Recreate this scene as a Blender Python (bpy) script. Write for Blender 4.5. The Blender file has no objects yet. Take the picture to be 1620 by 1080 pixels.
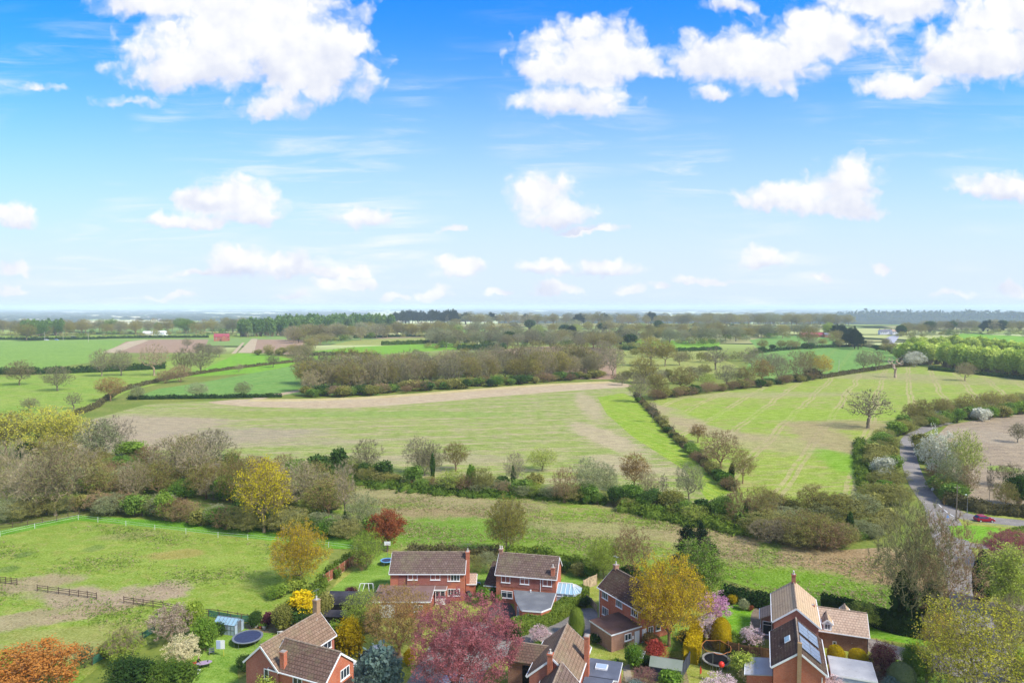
import bpy, math, random
import numpy as np
from mathutils import Vector, Matrix
R = math.radians
scene = bpy.context.scene
COL = scene.collection
rng = np.random.default_rng(7)
random.seed(7)

# ------------------------------------------------------------------ camera
CAM_H = 48.0
F_PX = 1080.0
TH = math.atan(55 / 1080)
ST, CT = math.sin(TH), math.cos(TH)
cam_d = bpy.data.cameras.new("camera")
cam = bpy.data.objects.new("camera", cam_d)
COL.objects.link(cam)
cam_d.lens = 24.0
cam_d.sensor_width = 36.0
cam_d.clip_start = 0.5
cam_d.clip_end = 90000
cam.location = (0, 0, CAM_H)
cam.rotation_euler = (R(90) - TH, 0, 0)
scene.camera = cam


def ray(px, py):
    a = (px - 810) / F_PX
    b = (540 - py) / F_PX
    return a, CT + b * ST, -ST + b * CT


def G(px, py, z=0.0):
    """point of the plane at height z that the photograph shows at this pixel"""
    a, dy, dz = ray(px, py)
    t = (z - CAM_H) / dz
    return Vector((a * t, dy * t, z))


def Zat(px, py, Y):
    a, dy, dz = ray(px, py)
    return CAM_H + dz * Y / dy


def srgb(h, k=1.0):
    h = h.lstrip('#')
    o = []
    for i in (0, 2, 4):
        c = int(h[i:i + 2], 16) / 255
        c = c / 12.92 if c <= 0.04045 else ((c + 0.055) / 1.055) ** 2.4
        o.append(c * k)
    return (o[0], o[1], o[2], 1.0)


# ------------------------------------------------------------------ object helpers
def tag(o, label=None, cat=None, group=None, kind=None):
    if label: o['label'] = label
    if cat: o['category'] = cat
    if group: o['group'] = group
    if kind: o['kind'] = kind
    return o


def link(name, me, parent=None, loc=None, rot=0.0, scale=None):
    o = bpy.data.objects.new(name, me)
    COL.objects.link(o)
    if parent is not None: o.parent = parent
    if loc is not None: o.location = loc
    if rot: o.rotation_euler = (0, 0, rot)
    if scale is not None: o.scale = scale
    return o


def empty(name, loc, rot=0.0):
    return link(name, None, None, loc, rot)


class MB:
    """collects faces of one mesh"""
    def __init__(s):
        s.v = []; s.f = []; s.m = []

    def add(s, vs, fs, m=0):
        o = len(s.v)
        s.v += [tuple(v) for v in vs]
        for f in fs:
            s.f.append(tuple(i + o for i in f)); s.m.append(m)
        return s

    def box(s, x0, y0, z0, x1, y1, z1, m=0):
        vs = [(x0, y0, z0), (x1, y0, z0), (x1, y1, z0), (x0, y1, z0),
              (x0, y0, z1), (x1, y0, z1), (x1, y1, z1), (x0, y1, z1)]
        return s.add(vs, [(0, 3, 2, 1), (4, 5, 6, 7), (0, 1, 5, 4), (1, 2, 6, 5), (2, 3, 7, 6), (3, 0, 4, 7)], m)

    def cbox(s, cx, cy, cz, sx, sy, sz, m=0):
        return s.box(cx - sx / 2, cy - sy / 2, cz - sz / 2, cx + sx / 2, cy + sy / 2, cz + sz / 2, m)

    def tube(s, p, q, r0, r1=None, n=8, m=0, cap=True):
        r1 = r0 if r1 is None else r1
        p = Vector(p); q = Vector(q)
        d = (q - p).normalized()
        a = d.cross(Vector((0, 0, 1)) if abs(d.z) < .9 else Vector((1, 0, 0))).normalized()
        b = d.cross(a)
        vs = []
        for c, r in ((p, r0), (q, r1)):
            for i in range(n):
                t = 2 * math.pi * i / n
                vs.append(c + a * (math.cos(t) * r) + b * (math.sin(t) * r))
        fs = [(i, (i + 1) % n, n + (i + 1) % n, n + i) for i in range(n)]
        if cap: fs += [tuple(range(n))[::-1], tuple(range(n, 2 * n))]
        return s.add(vs, fs, m)

    def beam(s, p, q, w, h, m=0):
        """square bar from p to q, w wide, h tall"""
        p = Vector(p); q = Vector(q)
        d = (q - p).normalized()
        a = d.cross(Vector((0, 0, 1)) if abs(d.z) < .95 else Vector((1, 0, 0))).normalized()
        b = a.cross(d)
        vs = []
        for c in (p, q):
            for i, j in ((-1, -1), (1, -1), (1, 1), (-1, 1)):
                vs.append(c + a * (i * w / 2) + b * (j * h / 2))
        return s.add(vs, [(0, 1, 5, 4), (1, 2, 6, 5), (2, 3, 7, 6), (3, 0, 4, 7), (3, 2, 1, 0), (4, 5, 6, 7)], m)

    def prism(s, poly, z0, z1, m=0):
        n = len(poly)
        vs = [(x, y, z0) for x, y in poly] + [(x, y, z1) for x, y in poly]
        fs = [(i, (i + 1) % n, n + (i + 1) % n, n + i) for i in range(n)] + [tuple(range(n))[::-1], tuple(range(n, 2 * n))]
        return s.add(vs, fs, m)

    def lathe(s, prof, n=12, m=0, c=(0, 0, 0), sx=1.0, sy=1.0):
        vs = []
        for r, z in prof:
            for i in range(n):
                t = 2 * math.pi * i / n
                vs.append((c[0] + r * sx * math.cos(t), c[1] + r * sy * math.sin(t), c[2] + z))
        fs = []
        for k in range(len(prof) - 1):
            for i in range(n):
                j = (i + 1) % n
                fs.append((k * n + i, k * n + j, (k + 1) * n + j, (k + 1) * n + i))
        fs.append(tuple(range(n))[::-1]); fs.append(tuple(range((len(prof) - 1) * n, len(prof) * n)))
        return s.add(vs, fs, m)

    def mesh(s, name, mats, smooth=False):
        me = bpy.data.meshes.new(name)
        me.from_pydata(s.v, [], s.f)
        for m in (mats if isinstance(mats, (list, tuple)) else [mats]): me.materials.append(m)
        if any(s.m): me.polygons.foreach_set('material_index', s.m)
        if smooth: me.polygons.foreach_set('use_smooth', [True] * len(s.f))
        me.update()
        return me

    def build(s, name, mats, parent=None, loc=None, rot=0.0, smooth=False):
        return link(name, s.mesh(name, mats, smooth), parent, loc, rot)


def np_mesh(name, verts, quads, mats, midx=None, tris=None):
    """large mesh from numpy arrays"""
    me = bpy.data.meshes.new(name)
    nq = 0 if quads is None else len(quads)
    nt = 0 if tris is None else len(tris)
    loops = np.concatenate([a.reshape(-1) for a in (quads, tris) if a is not None and len(a)]).astype(np.int32)
    me.vertices.add(len(verts)); me.loops.add(len(loops)); me.polygons.add(nq + nt)
    me.vertices.foreach_set('co', np.asarray(verts, np.float32).reshape(-1))
    me.loops.foreach_set('vertex_index', loops)
    st = np.concatenate([np.arange(nq) * 4, nq * 4 + np.arange(nt) * 3]).astype(np.int32)
    me.polygons.foreach_set('loop_start', st)
    if midx is not None: me.polygons.foreach_set('material_index', np.asarray(midx, np.int32))
    for m in mats: me.materials.append(m)
    me.update(calc_edges=True)
    me.validate()
    return me


# ------------------------------------------------------------------ node helpers
class NT:
    def __init__(s, nt):
        s.nt = nt; s.N = nt.nodes; s.L = nt.links

    def new(s, t, **kw):
        n = s.N.new(t)
        for k, v in kw.items(): setattr(n, k, v)
        return n

    def put(s, sock, v):
        if v is None: return
        if isinstance(v, bpy.types.NodeSocket): s.L.new(v, sock)
        else: sock.default_value = v

    def math(s, op, a, b=None, c=None, clamp=False):
        n = s.new('ShaderNodeMath', operation=op); n.use_clamp = clamp
        for i, v in enumerate((a, b, c)): s.put(n.inputs[i], v)
        return n.outputs[0]

    def vec(s, op, a, b=None):
        n = s.new('ShaderNodeVectorMath', operation=op)
        s.put(n.inputs[0], a); s.put(n.inputs[1], b)
        return n.outputs['Value'] if op in ('LENGTH', 'DOT_PRODUCT', 'DISTANCE') else n.outputs[0]

    def noise(s, v, scale, detail=3, rough=.55, dist=0.0):
        n = s.new('ShaderNodeTexNoise')
        s.put(n.inputs['Vector'], v); n.inputs['Scale'].default_value = scale
        n.inputs['Detail'].default_value = detail; n.inputs['Roughness'].default_value = rough
        n.inputs['Distortion'].default_value = dist
        return n.outputs['Fac']

    def mix(s, f, a, b, blend='MIX'):
        n = s.new('ShaderNodeMix', data_type='RGBA', blend_type=blend)
        s.put(n.inputs[0], f); s.put(n.inputs[6], a); s.put(n.inputs[7], b)
        return n.outputs[2]

    def step(s, v, e0, e1, o0=0.0, o1=1.0):
        n = s.new('ShaderNodeMapRange', interpolation_type='SMOOTHSTEP')
        s.put(n.inputs[0], v)
        for i, x in enumerate((e0, e1, o0, o1)): s.put(n.inputs[i + 1], x)
        return n.outputs[0]

    def scl(s, v, k):
        return s.vec('MULTIPLY', v, k)


def new_mat(name):
    m = bpy.data.materials.new(name); m.use_nodes = True
    m.node_tree.nodes.clear()
    t = NT(m.node_tree)
    t.out = t.new('ShaderNodeOutputMaterial')
    return m, t


def bsdf(t, col, rough=.8, spec=.2, metal=0.0, normal=None, **kw):
    b = t.new('ShaderNodeBsdfPrincipled')
    t.put(b.inputs['Base Color'], col); t.put(b.inputs['Roughness'], rough)
    b.inputs['Specular IOR Level'].default_value = spec; b.inputs['Metallic'].default_value = metal
    for k, v in kw.items(): t.put(b.inputs[k], v)
    if normal is not None: t.L.new(normal, b.inputs['Normal'])
    t.L.new(b.outputs[0], t.out.inputs[0])
    return b


def bump(t, h, strength=.5, dist=.1):
    n = t.new('ShaderNodeBump'); n.inputs['Strength'].default_value = strength; n.inputs['Distance'].default_value = dist
    t.L.new(h, n.inputs['Height'])
    return n.outputs[0]


MATS = {}


def plain(name, hexa, rough=.6, k=.8, var=.12, scale=3.0, spec=.3, metal=0.0):
    """paint, timber, plastic and the like: one colour with wear"""
    if name in MATS: return MATS[name]
    m, t = new_mat(name)
    co = t.new('ShaderNodeTexCoord').outputs['Object']
    n = t.noise(co, scale, 5, .65)
    c = srgb(hexa, k)
    lo = tuple(x * (1 - var * 1.6) for x in c[:3]) + (1,)
    hi = tuple(min(1, x * (1 + var)) for x in c[:3]) + (1,)
    bsdf(t, t.mix(t.step(n, .3, .7), lo, hi), rough, spec, metal)
    MATS[name] = m
    return m


# ------------------------------------------------------------------ sky
def build_world(sun_el, sun_rot):
    w = bpy.data.worlds.new("World"); scene.world = w; w.use_nodes = True
    t = NT(w.node_tree); t.N.clear()
    out = t.new('ShaderNodeOutputWorld'); bg = t.new('ShaderNodeBackground')
    bg.inputs['Strength'].default_value = SKY_STR
    sky = t.new('ShaderNodeTexSky', sky_type='NISHITA')
    sky.sun_disc = False; sky.sun_elevation = sun_el; sky.sun_rotation = sun_rot
    sky.altitude = 100; sky.air_density = 1.0; sky.dust_density = .6; sky.ozone_density = 2.5
    hsv = t.new('ShaderNodeHueSaturation'); hsv.inputs['Saturation'].default_value = 1.25
    hsv.inputs['Hue'].default_value = .488
    hsv.inputs['Value'].default_value = 1.0
    t.L.new(sky.outputs[0], hsv.inputs['Color'])
    skyc = t.mix(1.0, hsv.outputs[0], (.22, .82, 1.48, 1), 'MULTIPLY')
    d = t.new('ShaderNodeTexCoord').outputs['Generated']
    sep = t.new('ShaderNodeSeparateXYZ'); t.L.new(d, sep.inputs[0])
    y = t.math('MAXIMUM', sep.outputs[1], .06)
    u = t.math('DIVIDE', sep.outputs[0], y); v = t.math('DIVIDE', sep.outputs[2], y)
    cmb = t.new('ShaderNodeCombineXYZ'); t.L.new(u, cmb.inputs[0]); t.L.new(v, cmb.inputs[1])
    uv = cmb.outputs[0]
    # warp
    nz = t.new('ShaderNodeTexNoise'); nz.inputs['Scale'].default_value = 22; nz.inputs['Detail'].default_value = 3
    nz.inputs['Roughness'].default_value = .6
    t.L.new(uv, nz.inputs['Vector'])
    wv = t.vec('SUBTRACT', nz.outputs['Color'], (.5, .5, .5))
    uvw = t.vec('ADD', uv, t.scl(wv, (.055, .04, 0)))
    blobs = CLOUDS
    D = None; SW = None; SY = None
    for (cx, cy, rx, ry, off) in blobs:
        a, dy, dz = ray(cx, cy)
        q = t.vec('SUBTRACT', uvw, (a / dy, dz / dy, 0))
        q0 = t.vec('MULTIPLY', q, (F_PX / rx, F_PX / ry, 0))
        q = t.vec('MAXIMUM', q0, t.vec('MULTIPLY', q0, (1, -1.8, 1)))
        # |x| needs no care: LENGTH squares it
        l = t.vec('LENGTH', q)
        if off: l = t.math('ADD', l, off)
        D = l if D is None else t.math('SMOOTH_MIN', D, l, .22)
        if ry > 19:      # how high in its cloud this direction looks: tops bright, bases grey
            w_ = t.math('MAXIMUM', t.math('SUBTRACT', 1.25, l), 0.0)
            yy = t.vec('DOT_PRODUCT', q0, (0, 1, 0))
            SW = t.math('ADD', w_, .02) if SW is None else t.math('ADD', SW, w_)
            SY = t.math('MULTIPLY', w_, yy) if SY is None else t.math('MULTIPLY_ADD', w_, yy, SY)
    ybar = t.math('DIVIDE', SY, SW)
    f0 = t.noise(uv, 17, 6, .52)
    vor = t.new('ShaderNodeTexVoronoi', feature='SMOOTH_F1'); vor.inputs['Scale'].default_value = 34; vor.inputs['Smoothness'].default_value = .6
    vor.inputs['Detail'].default_value = 2.0; vor.inputs['Roughness'].default_value = .5
    t.L.new(uvw, vor.inputs['Vector'])
    puff = t.math('SUBTRACT', .85, vor.outputs['Distance'])
    f1 = t.math('ADD', t.math('MULTIPLY', f0, .62), t.math('MULTIPLY', puff, .45))
    sh = t.vec('ADD', uv, (.009, .013, 0))
    f2 = t.noise(sh, 17, 4, .52)
    f3 = t.noise(uv, 9, 2, .5)
    Fd = t.math('SUBTRACT', 1.0, D)
    Fn = t.math('ADD', Fd, t.math('MULTIPLY', t.math('SUBTRACT', f1, .5), 1.25))
    dens = t.step(Fn, -.36, .24)
    # wisps of high cloud and the pale lower sky
    wc = t.scl(uv, (3.0, 26, 1))
    ws = t.noise(wc, 1.6, 7, .62, .6)
    wm = t.noise(uv, 4.0, 2, .5)
    wisp = t.math('MULTIPLY', t.step(ws, .43, .76), t.step(wm, .42, .68))
    wisp = t.math('MULTIPLY', wisp, t.step(v, .47, .25))
    veil = t.step(v, .50, .02)
    veil = t.math('MULTIPLY', t.math('POWER', veil, 1.55), .95)
    base = t.mix(veil, skyc, VEIL_COL)
    base = t.mix(t.math('MULTIPLY', wisp, .85), base, CLOUD_HI)
    # relief: side toward the sun bright, far side and thick bases greyer
    rel = t.math('SUBTRACT', f0, f2)
    high = t.step(t.math('ADD', ybar, t.math('MULTIPLY', t.math('SUBTRACT', f3, .5), 1.2)), -.42, .22)
    lit = t.math('ADD', t.math('MULTIPLY', rel, 1.8), t.math('ADD', .18, t.math('ADD', t.math('MULTIPLY', high, .62), t.math('MULTIPLY', puff, .28))), clamp=True)
    ccol = t.mix(lit, CLOUD_LO, CLOUD_HI)
    t.L.new(t.mix(dens, base, ccol), bg.inputs['Color'])
    # sky behind and overhead: unseen cumulus added over the blue for whiter fill light
    bg2 = t.new('ShaderNodeBackground'); bg2.inputs['Strength'].default_value = SKY_STR
    zz = t.math('MAXIMUM', sep.outputs[2], .12)
    pl = t.vec('SCALE', d); pl.node.inputs['Scale'].default_value = 1.0
    t.L.new(t.math('DIVIDE', 1.0, zz), pl.node.inputs['Scale'])
    g1 = t.noise(pl, 1.1, 3, .55)
    t.L.new(t.mix(t.math('MULTIPLY', t.step(g1, .42, .60), .95), t.mix(t.step(sep.outputs[2], .5, 0.0, 0, .8), skyc, VEIL_COL), CLOUD_HI), bg2.inputs['Color'])
    ax = t.math('ABSOLUTE', sep.outputs[0])
    inside = t.math('MULTIPLY', t.math('GREATER_THAN', sep.outputs[1], t.math('MULTIPLY', ax, .8)), t.math('LESS_THAN', sep.outputs[2], t.math('MULTIPLY', sep.outputs[1], .66)))
    inside = t.math('MULTIPLY', inside, t.math('GREATER_THAN', sep.outputs[2], -.01))
    ms = t.new('ShaderNodeMixShader'); t.L.new(inside, ms.inputs[0])
    t.L.new(bg2.outputs[0], ms.inputs[1]); t.L.new(bg.outputs[0], ms.inputs[2])
    t.L.new(ms.outputs[0], out.inputs[0])


CLOUDS = [  # pixel centre, radii, thinness
    (250, 5, 140, 60, .15), (400, 50, 165, 120, -.08), (485, 115, 110, 92, -.05), (320, 112, 150, 66, 0), (545, 75, 60, 50, .1), (440, 168, 85, 48, .2),
    (200, 165, 110, 26, .55), (60, 140, 120, 24, .6),
    (930, 105, 112, 72, -.06), (905, 165, 105, 36, .05), (860, 112, 66, 40, .1), (1000, 105, 62, 45, .1), (925, 50, 40, 28, .2),
    (1130, 100, 85, 58, .05), (1220, 105, 100, 66, 0), (1310, 60, 120, 62, 0), (1420, 10, 170, 50, .1), (1560, 95, 140, 72, -.05), (1440, 140, 110, 34, .15), (1610, 30, 130, 70, .1), (1130, 152, 50, 20, .35),(1160, 8, 60, 26, .3),
    (370, 325, 84, 46, -.04), (320, 318, 46, 30, 0), (300, 352, 100, 20, .1), (395, 345, 60, 26, 0),
    (858, 318, 56, 52, 0), (885, 345, 66, 34, 0), (920, 366, 100, 16, .25),
    (1335, 300, 74, 50, -.05), (1250, 318, 105, 30, 0), (1330, 330, 75, 26, 0),
    (22, 345, 40, 26, 0), (1575, 303, 85, 28, .05), (1600, 310, 60, 26, .1),
    (375, 425, 62, 38, 0), (455, 428, 66, 30, 0), (535, 432, 66, 16, 0), (550, 451, 70, 13, .05), (320, 432, 55, 14, .1),
    (728, 426, 48, 24, .05), (870, 427, 52, 21, 0), (955, 430, 58, 21, 0), (1210, 410, 52, 24, 0), (690, 466, 36, 18, .05), (868, 460, 45, 15, 0),
    (1395, 428, 28, 16, .1), (1120, 444, 55, 12, .1), (578, 342, 66, 34, .22), (722, 362, 42, 14, .25), (18, 462, 42, 14, .1), (25, 432, 50, 18, .2),
    (1300, 440, 36, 12, .25), (1495, 466, 40, 13, .15), (1600, 462, 40, 16, .1), (465, 468, 46, 12, .15), (270, 470, 60, 9, .2), (1000, 460, 50, 12, .3), (620, 472, 40, 8, .2), (795, 462, 26, 8, .1),(1050,455,30,10,.2),
]
# ------------------------------------------------------------------ light
SKY_STR = 0.10
CLOUD_HI = (5.2, 5.2, 5.2, 1)
CLOUD_LO = (3.55, 3.8, 4.6, 1)
VEIL_COL = (3.85, 4.35, 5.2, 1)
SUN_EL, SUN_AZ = R(46), R(122)       # azimuth clockwise from the view direction (+Y): light from the right
build_world(SUN_EL, SUN_AZ)
sd = Vector((math.sin(SUN_AZ) * math.cos(SUN_EL), math.cos(SUN_AZ) * math.cos(SUN_EL), math.sin(SUN_EL)))
sl = bpy.data.lights.new("sun", 'SUN'); sl.energy = 3.0; sl.angle = R(9); sl.color = (1.0, .95, .86)
so = bpy.data.objects.new("sun", sl); COL.objects.link(so)
so.rotation_euler = sd.to_track_quat('Z', 'Y').to_euler(); so.location = (60, -40, 120)
vs = scene.view_settings
scene.display_settings.display_device = 'sRGB'
vs.view_transform = 'Standard'; vs.look = 'None'; vs.exposure = 1.02; vs.gamma = 1.0
scene.cycles.max_bounces = 6; scene.cycles.diffuse_bounces = 3; scene.cycles.transparent_max_bounces = 8
scene.cycles.volume_bounces = 2; scene.cycles.use_denoising = True

# ------------------------------------------------------------------ materials
def mat_leaf(name, ha, hb, k=.68, trans=.3, sc=.55):
    m, t = new_mat(name)
    pos = t.new('ShaderNodeNewGeometry').outputs['Position']
    rnd = t.new('ShaderNodeObjectInfo').outputs['Random']
    n = t.noise(pos, sc, 3, .6)
    n2 = t.noise(pos, 4.5, 2, .6)
    f = t.math('ADD', t.math('MULTIPLY', n, .8), t.math('ADD', t.math('MULTIPLY', rnd, .35), t.math('MULTIPLY', n2, .45)))
    c = t.mix(t.step(f, .45, 1.15), srgb(ha, k), srgb(hb, k))
    df = t.new('ShaderNodeBsdfDiffuse'); tr = t.new('ShaderNodeBsdfTranslucent')
    t.L.new(c, df.inputs[0]); t.L.new(c, tr.inputs[0])
    mx = t.new('ShaderNodeMixShader'); mx.inputs[0].default_value = trans
    t.L.new(df.outputs[0], mx.inputs[1]); t.L.new(tr.outputs[0], mx.inputs[2])
    t.L.new(mx.outputs[0], t.out.inputs[0])
    MATS[name] = m
    return m


K = .62
L_ = lambda n, a, b, **kw: mat_leaf('leaf_' + n, a, b, **kw)
L_('green', '628c34', '9cb856'); L_('dark', '2e4a24', '55703a'); L_('ivy', '40602e', '6c8a44')
L_('lime', '9cb83e', 'ccd864', k=.75); L_('spring', '6f9a34', 'a8c352'); L_('poplar', '7d9f38', 'b6c656')
L_('gold', 'c2a526', 'e8cc3a', k=.8); L_('yellow', 'd2b617', 'ffe02a', k=.85); L_('olive', '8a8c42', 'b6b064', k=.76)
L_('palegreen', '9aa46c', 'c3c795'); L_('orange', 'bf7636', 'dfa052', k=.75); L_('copper', '9c5634', 'c57b52', k=.7)
L_('bronze', 'a08446', 'c4a660'); L_('amber', '9c9440', 'c6bc58'); L_('yellowgreen', 'b4b03c', 'dcd454', k=.8); L_('twig', '8e9052', 'b6b674', k=.76); L_('oak_yellow', 'c0b024', 'e6d634', k=.82)
L_('purple', 'a8595e', 'd0888a', k=.75); L_('limerow', 'a8c04c', 'd4de74', k=.95); L_('maroon', '5c3238', '8a525c', k=.7); L_('pink', 'd993bd', 'f4cbe0', k=.9)
L_('palepink', 'e3c3c4', 'fbe9e8', k=.9); L_('white', 'cfd0b4', 'f4f2e2', k=.9); L_('cream', 'd9c77a', 'f6ecc0', k=.85)
L_('fadedpink', 'b9a184', 'dcc8b2', k=.7)
L_('spruce', '5f7f74', 'a9bdb0', k=.65); L_('conifer', '24382a', '41583a'); L_('conifer_gold', 'b39a1a', 'ecd028', k=.75)
L_('farpoplar', '6a9048', '94b060'); L_('red', 'a64038', 'd86a58', k=.75); L_('topiary', '708c36', '9fb04a'); L_('topiary_grey', '6a8052', '9aa878')
L_('hedge', '50702c', '8aa040'); L_('hedge_dark', '33502a', '587438'); L_('hedge_brown', '6a6440', '8f8a5c')
L_('flower_orange', 'e08a2a', 'ffb74a', k=.85)


def mat_bark(name, ha, hb, k=.75):
    m, t = new_mat(name)
    pos = t.new('ShaderNodeNewGeometry').outputs['Position']
    rnd = t.new('ShaderNodeObjectInfo').outputs['Random']
    n = t.noise(t.scl(pos, (1, 1, .4)), 2.2, 4, .65)
    f = t.math('ADD', n, t.math('MULTIPLY', t.math('SUBTRACT', rnd, .5), .4))
    bsdf(t, t.mix(t.step(f, .3, .75), srgb(ha, k), srgb(hb, k)), .9, .1)
    MATS[name] = m
    return m


mat_bark('bark_grey', '7a705c', 'ad9f86'); mat_bark('bark_brown', '8a7a5c', 'b8a482'); mat_bark('bark_pale', '93866a', 'bbab88')
mat_bark('bark_dark', '463c30', '6f6250'); mat_bark('bark_warm', '876a4c', 'b39470'); mat_bark('bark_green', '76734e', 'a4a070')
mat_bark('bark_dead', 'b0967c', 'd0b9a0', k=.7); mat_bark('bark_plum', '6e4a4a', '9a6a68')
mat_bark('bark_mauve', '7f7660', 'a99e82')


def mat_field(name, cols, scale=.06, fine=1.2, k=.77, patches=(), stripes=None, bumpy=.35, contrast=1.0, streak=None, tram=None, mott=.2):
    """grass, crop or soil: broad patches, fine grain, worn places with a shape of their own"""
    m, t = new_mat(name)
    pos = t.new('ShaderNodeNewGeometry').outputs['Position']
    a, b, c = [srgb(x, k) for x in cols[:3]]
    n1 = t.noise(pos, scale, 5, .6)
    n2 = t.noise(pos, fine * 2.0, 6, .74)
    n3 = t.noise(pos, scale * 6, 4, .65)
    base = t.mix(t.step(n1, .5 - .18 / contrast, .5 + .18 / contrast), a, b)
    f3 = t.math('MULTIPLY', t.step(n3, .50, .68), .75)
    base = t.mix(f3, base, c)
    if streak:
        ang, sx, sy, hexa, amt = streak
        vr = t.new('ShaderNodeVectorRotate', rotation_type='Z_AXIS'); t.L.new(pos, vr.inputs[0]); vr.inputs['Angle'].default_value = ang
        ns = t.noise(t.scl(vr.outputs[0], (sx, sy, 1)), 1.0, 5, .65)
        base = t.mix(t.math('MULTIPLY', t.step(ns, .47, .64), amt), base, srgb(hexa, k))
    if stripes:
        ang, period, hexa, amt = stripes
        wv = t.new('ShaderNodeTexWave'); wv.inputs['Scale'].default_value = 1.0
        vr = t.new('ShaderNodeVectorRotate', rotation_type='Z_AXIS'); t.L.new(pos, vr.inputs[0]); vr.inputs['Angle'].default_value = ang
        t.L.new(t.scl(vr.outputs[0], (1 / period / 3.2, 0, 0)), wv.inputs[0])
        wv.inputs['Distortion'].default_value = .25; wv.inputs['Detail'].default_value = 2
        base = t.mix(t.math('MULTIPLY', t.step(wv.outputs['Fac'], .3, .8), amt), base, srgb(hexa, k))
    if tram:
        ang, period, wd, hexa, amt = tram
        vr = t.new('ShaderNodeVectorRotate', rotation_type='Z_AXIS'); t.L.new(pos, vr.inputs[0]); vr.inputs['Angle'].default_value = ang
        sx_ = t.new('ShaderNodeSeparateXYZ'); t.L.new(vr.outputs[0], sx_.inputs[0])
        xx = t.math('ADD', sx_.outputs[0], t.math('MULTIPLY', t.noise(pos, .02, 2), 7.0))
        fr_ = t.math('FRACT', t.math('DIVIDE', xx, period))
        ln = t.math('MAXIMUM', t.math('LESS_THAN', t.math('ABSOLUTE', t.math('SUBTRACT', fr_, .45)), wd / period / 2), t.math('LESS_THAN', t.math('ABSOLUTE', t.math('SUBTRACT', fr_, .45 + 1.9 / period)), wd / period / 2))
        ln = t.math('MULTIPLY', ln, t.step(n3, .32, .50))
        base = t.mix(t.math('MULTIPLY', ln, amt), base, srgb(hexa, k))
    if patches:
        wn = t.new('ShaderNodeTexNoise'); wn.inputs['Scale'].default_value = .12; wn.inputs['Detail'].default_value = 6
        wn.inputs['Roughness'].default_value = .68
        t.L.new(pos, wn.inputs['Vector'])
        wv = t.vec('SUBTRACT', wn.outputs['Color'], (.5, .5, .5))
        for (px, py, rx, ry, ang, hexa, amt, warp) in patches:
            p = G(px, py)
            q = t.vec('ADD', t.vec('SUBTRACT', pos, (p.x, p.y, 0)), t.scl(wv, (warp, warp, 0)))
            vr = t.new('ShaderNodeVectorRotate', rotation_type='Z_AXIS'); t.L.new(q, vr.inputs[0]); vr.inputs['Angle'].default_value = -ang
            l = t.vec('LENGTH', t.scl(vr.outputs[0], (1 / rx, 1 / ry, 0)))
            f = t.math('MULTIPLY', t.step(t.math('ADD', l, t.math('MULTIPLY', t.math('SUBTRACT', n3, .5), 1.1)), 1.12, .62), amt)
            base = t.mix(f, base, srgb(hexa, k))
    n5 = t.noise(t.scl(pos, (.7, 1.3, 1)), .32, 5, .7)
    base = t.mix(t.step(n5, .36, .64), t.mix(mott, base, (0, 0, 0, 1)), t.mix(mott * .5, base, srgb('fff0c0', k)))
    base = t.mix(t.step(n2, .30, .70), t.mix(.34, base, (0, 0, 0, 1)), t.mix(.14, base, srgb('fff6d0', k)))
    hs = t.new('ShaderNodeHueSaturation'); hs.inputs['Saturation'].default_value = 1.17; t.L.new(base, hs.inputs['Color']); base = hs.outputs[0]
    bsdf(t, base, .95, .05, normal=bump(t, t.math('ADD', n2, t.math('MULTIPLY', n3, .8)), bumpy, .5))
    MATS[name] = m
    return m


# ------------------------------------------------------------------ ground
def catmull(pts, n=8, closed=False):
    P = [Vector((p[0], p[1])) for p in pts]
    out = []
    m = len(P)
    for i in range(m if closed else m - 1):
        p0 = P[(i - 1) % m] if closed or i > 0 else P[0]
        p1 = P[i]; p2 = P[(i + 1) % m]
        p3 = P[(i + 2) % m] if closed or i + 2 < m else P[-1]
        for k in range(n):
            s = k / n
            out.append(.5 * ((2 * p1) + (p2 - p0) * s + (2 * p0 - 5 * p1 + 4 * p2 - p3) * s * s + (3 * p1 - p0 - 3 * p2 + p3) * s ** 3))
    if not closed: out.append(P[-1])
    return out


_layer = [0]


def sheet(name, pix, mat, z=None, smooth=True, world=False):
    """a field or lawn as a sheet lying on the ground"""
    if z is None:
        _layer[0] += 1; z = .012 + .0012 * _layer[0]
    P = [Vector((p[0], p[1])) if world else G(*p).xy for p in pix]
    if smooth: P = catmull(P, 5, True)
    me = bpy.data.meshes.new(name)
    from mathutils.geometry import tessellate_polygon
    tri = tessellate_polygon([[Vector((p.x, p.y, 0)) for p in P]])
    fs = []
    for a, b, c in tri:
        q = (P[b] - P[a]).cross(P[c] - P[a])
        fs.append((a, b, c) if q > 0 else (a, c, b))
    me.from_pydata([(p.x, p.y, z) for p in P], [], fs)
    me.materials.append(mat); me.update()
    return tag(link(name, me), kind='structure')


def ribbon(name, pix, width, mat, z=None, world=False, kind='structure'):
    if z is None:
        _layer[0] += 1; z = .012 + .0012 * _layer[0]
    P = [Vector((p[0], p[1])) if world else G(p[0], p[1]).xy for p in pix]
    W = [p[2] if len(p) > 2 else width for p in pix]
    C = catmull(P, 8)
    Wd = np.interp(np.linspace(0, len(pix) - 1, len(C)), range(len(pix)), W)
    V = []; Fq = []
    for i, c in enumerate(C):
        d = (C[min(i + 1, len(C) - 1)] - C[max(i - 1, 0)]).normalized()
        n = Vector((-d.y, d.x)) * (Wd[i] / 2)
        V += [(c.x + n.x, c.y + n.y, z), (c.x - n.x, c.y - n.y, z)]
        if i: Fq.append((2 * i - 2, 2 * i - 1, 2 * i + 1, 2 * i))
    me = bpy.data.meshes.new(name); me.from_pydata(V, [], Fq); me.materials.append(mat); me.update()
    return tag(link(name, me), kind=kind)


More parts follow.
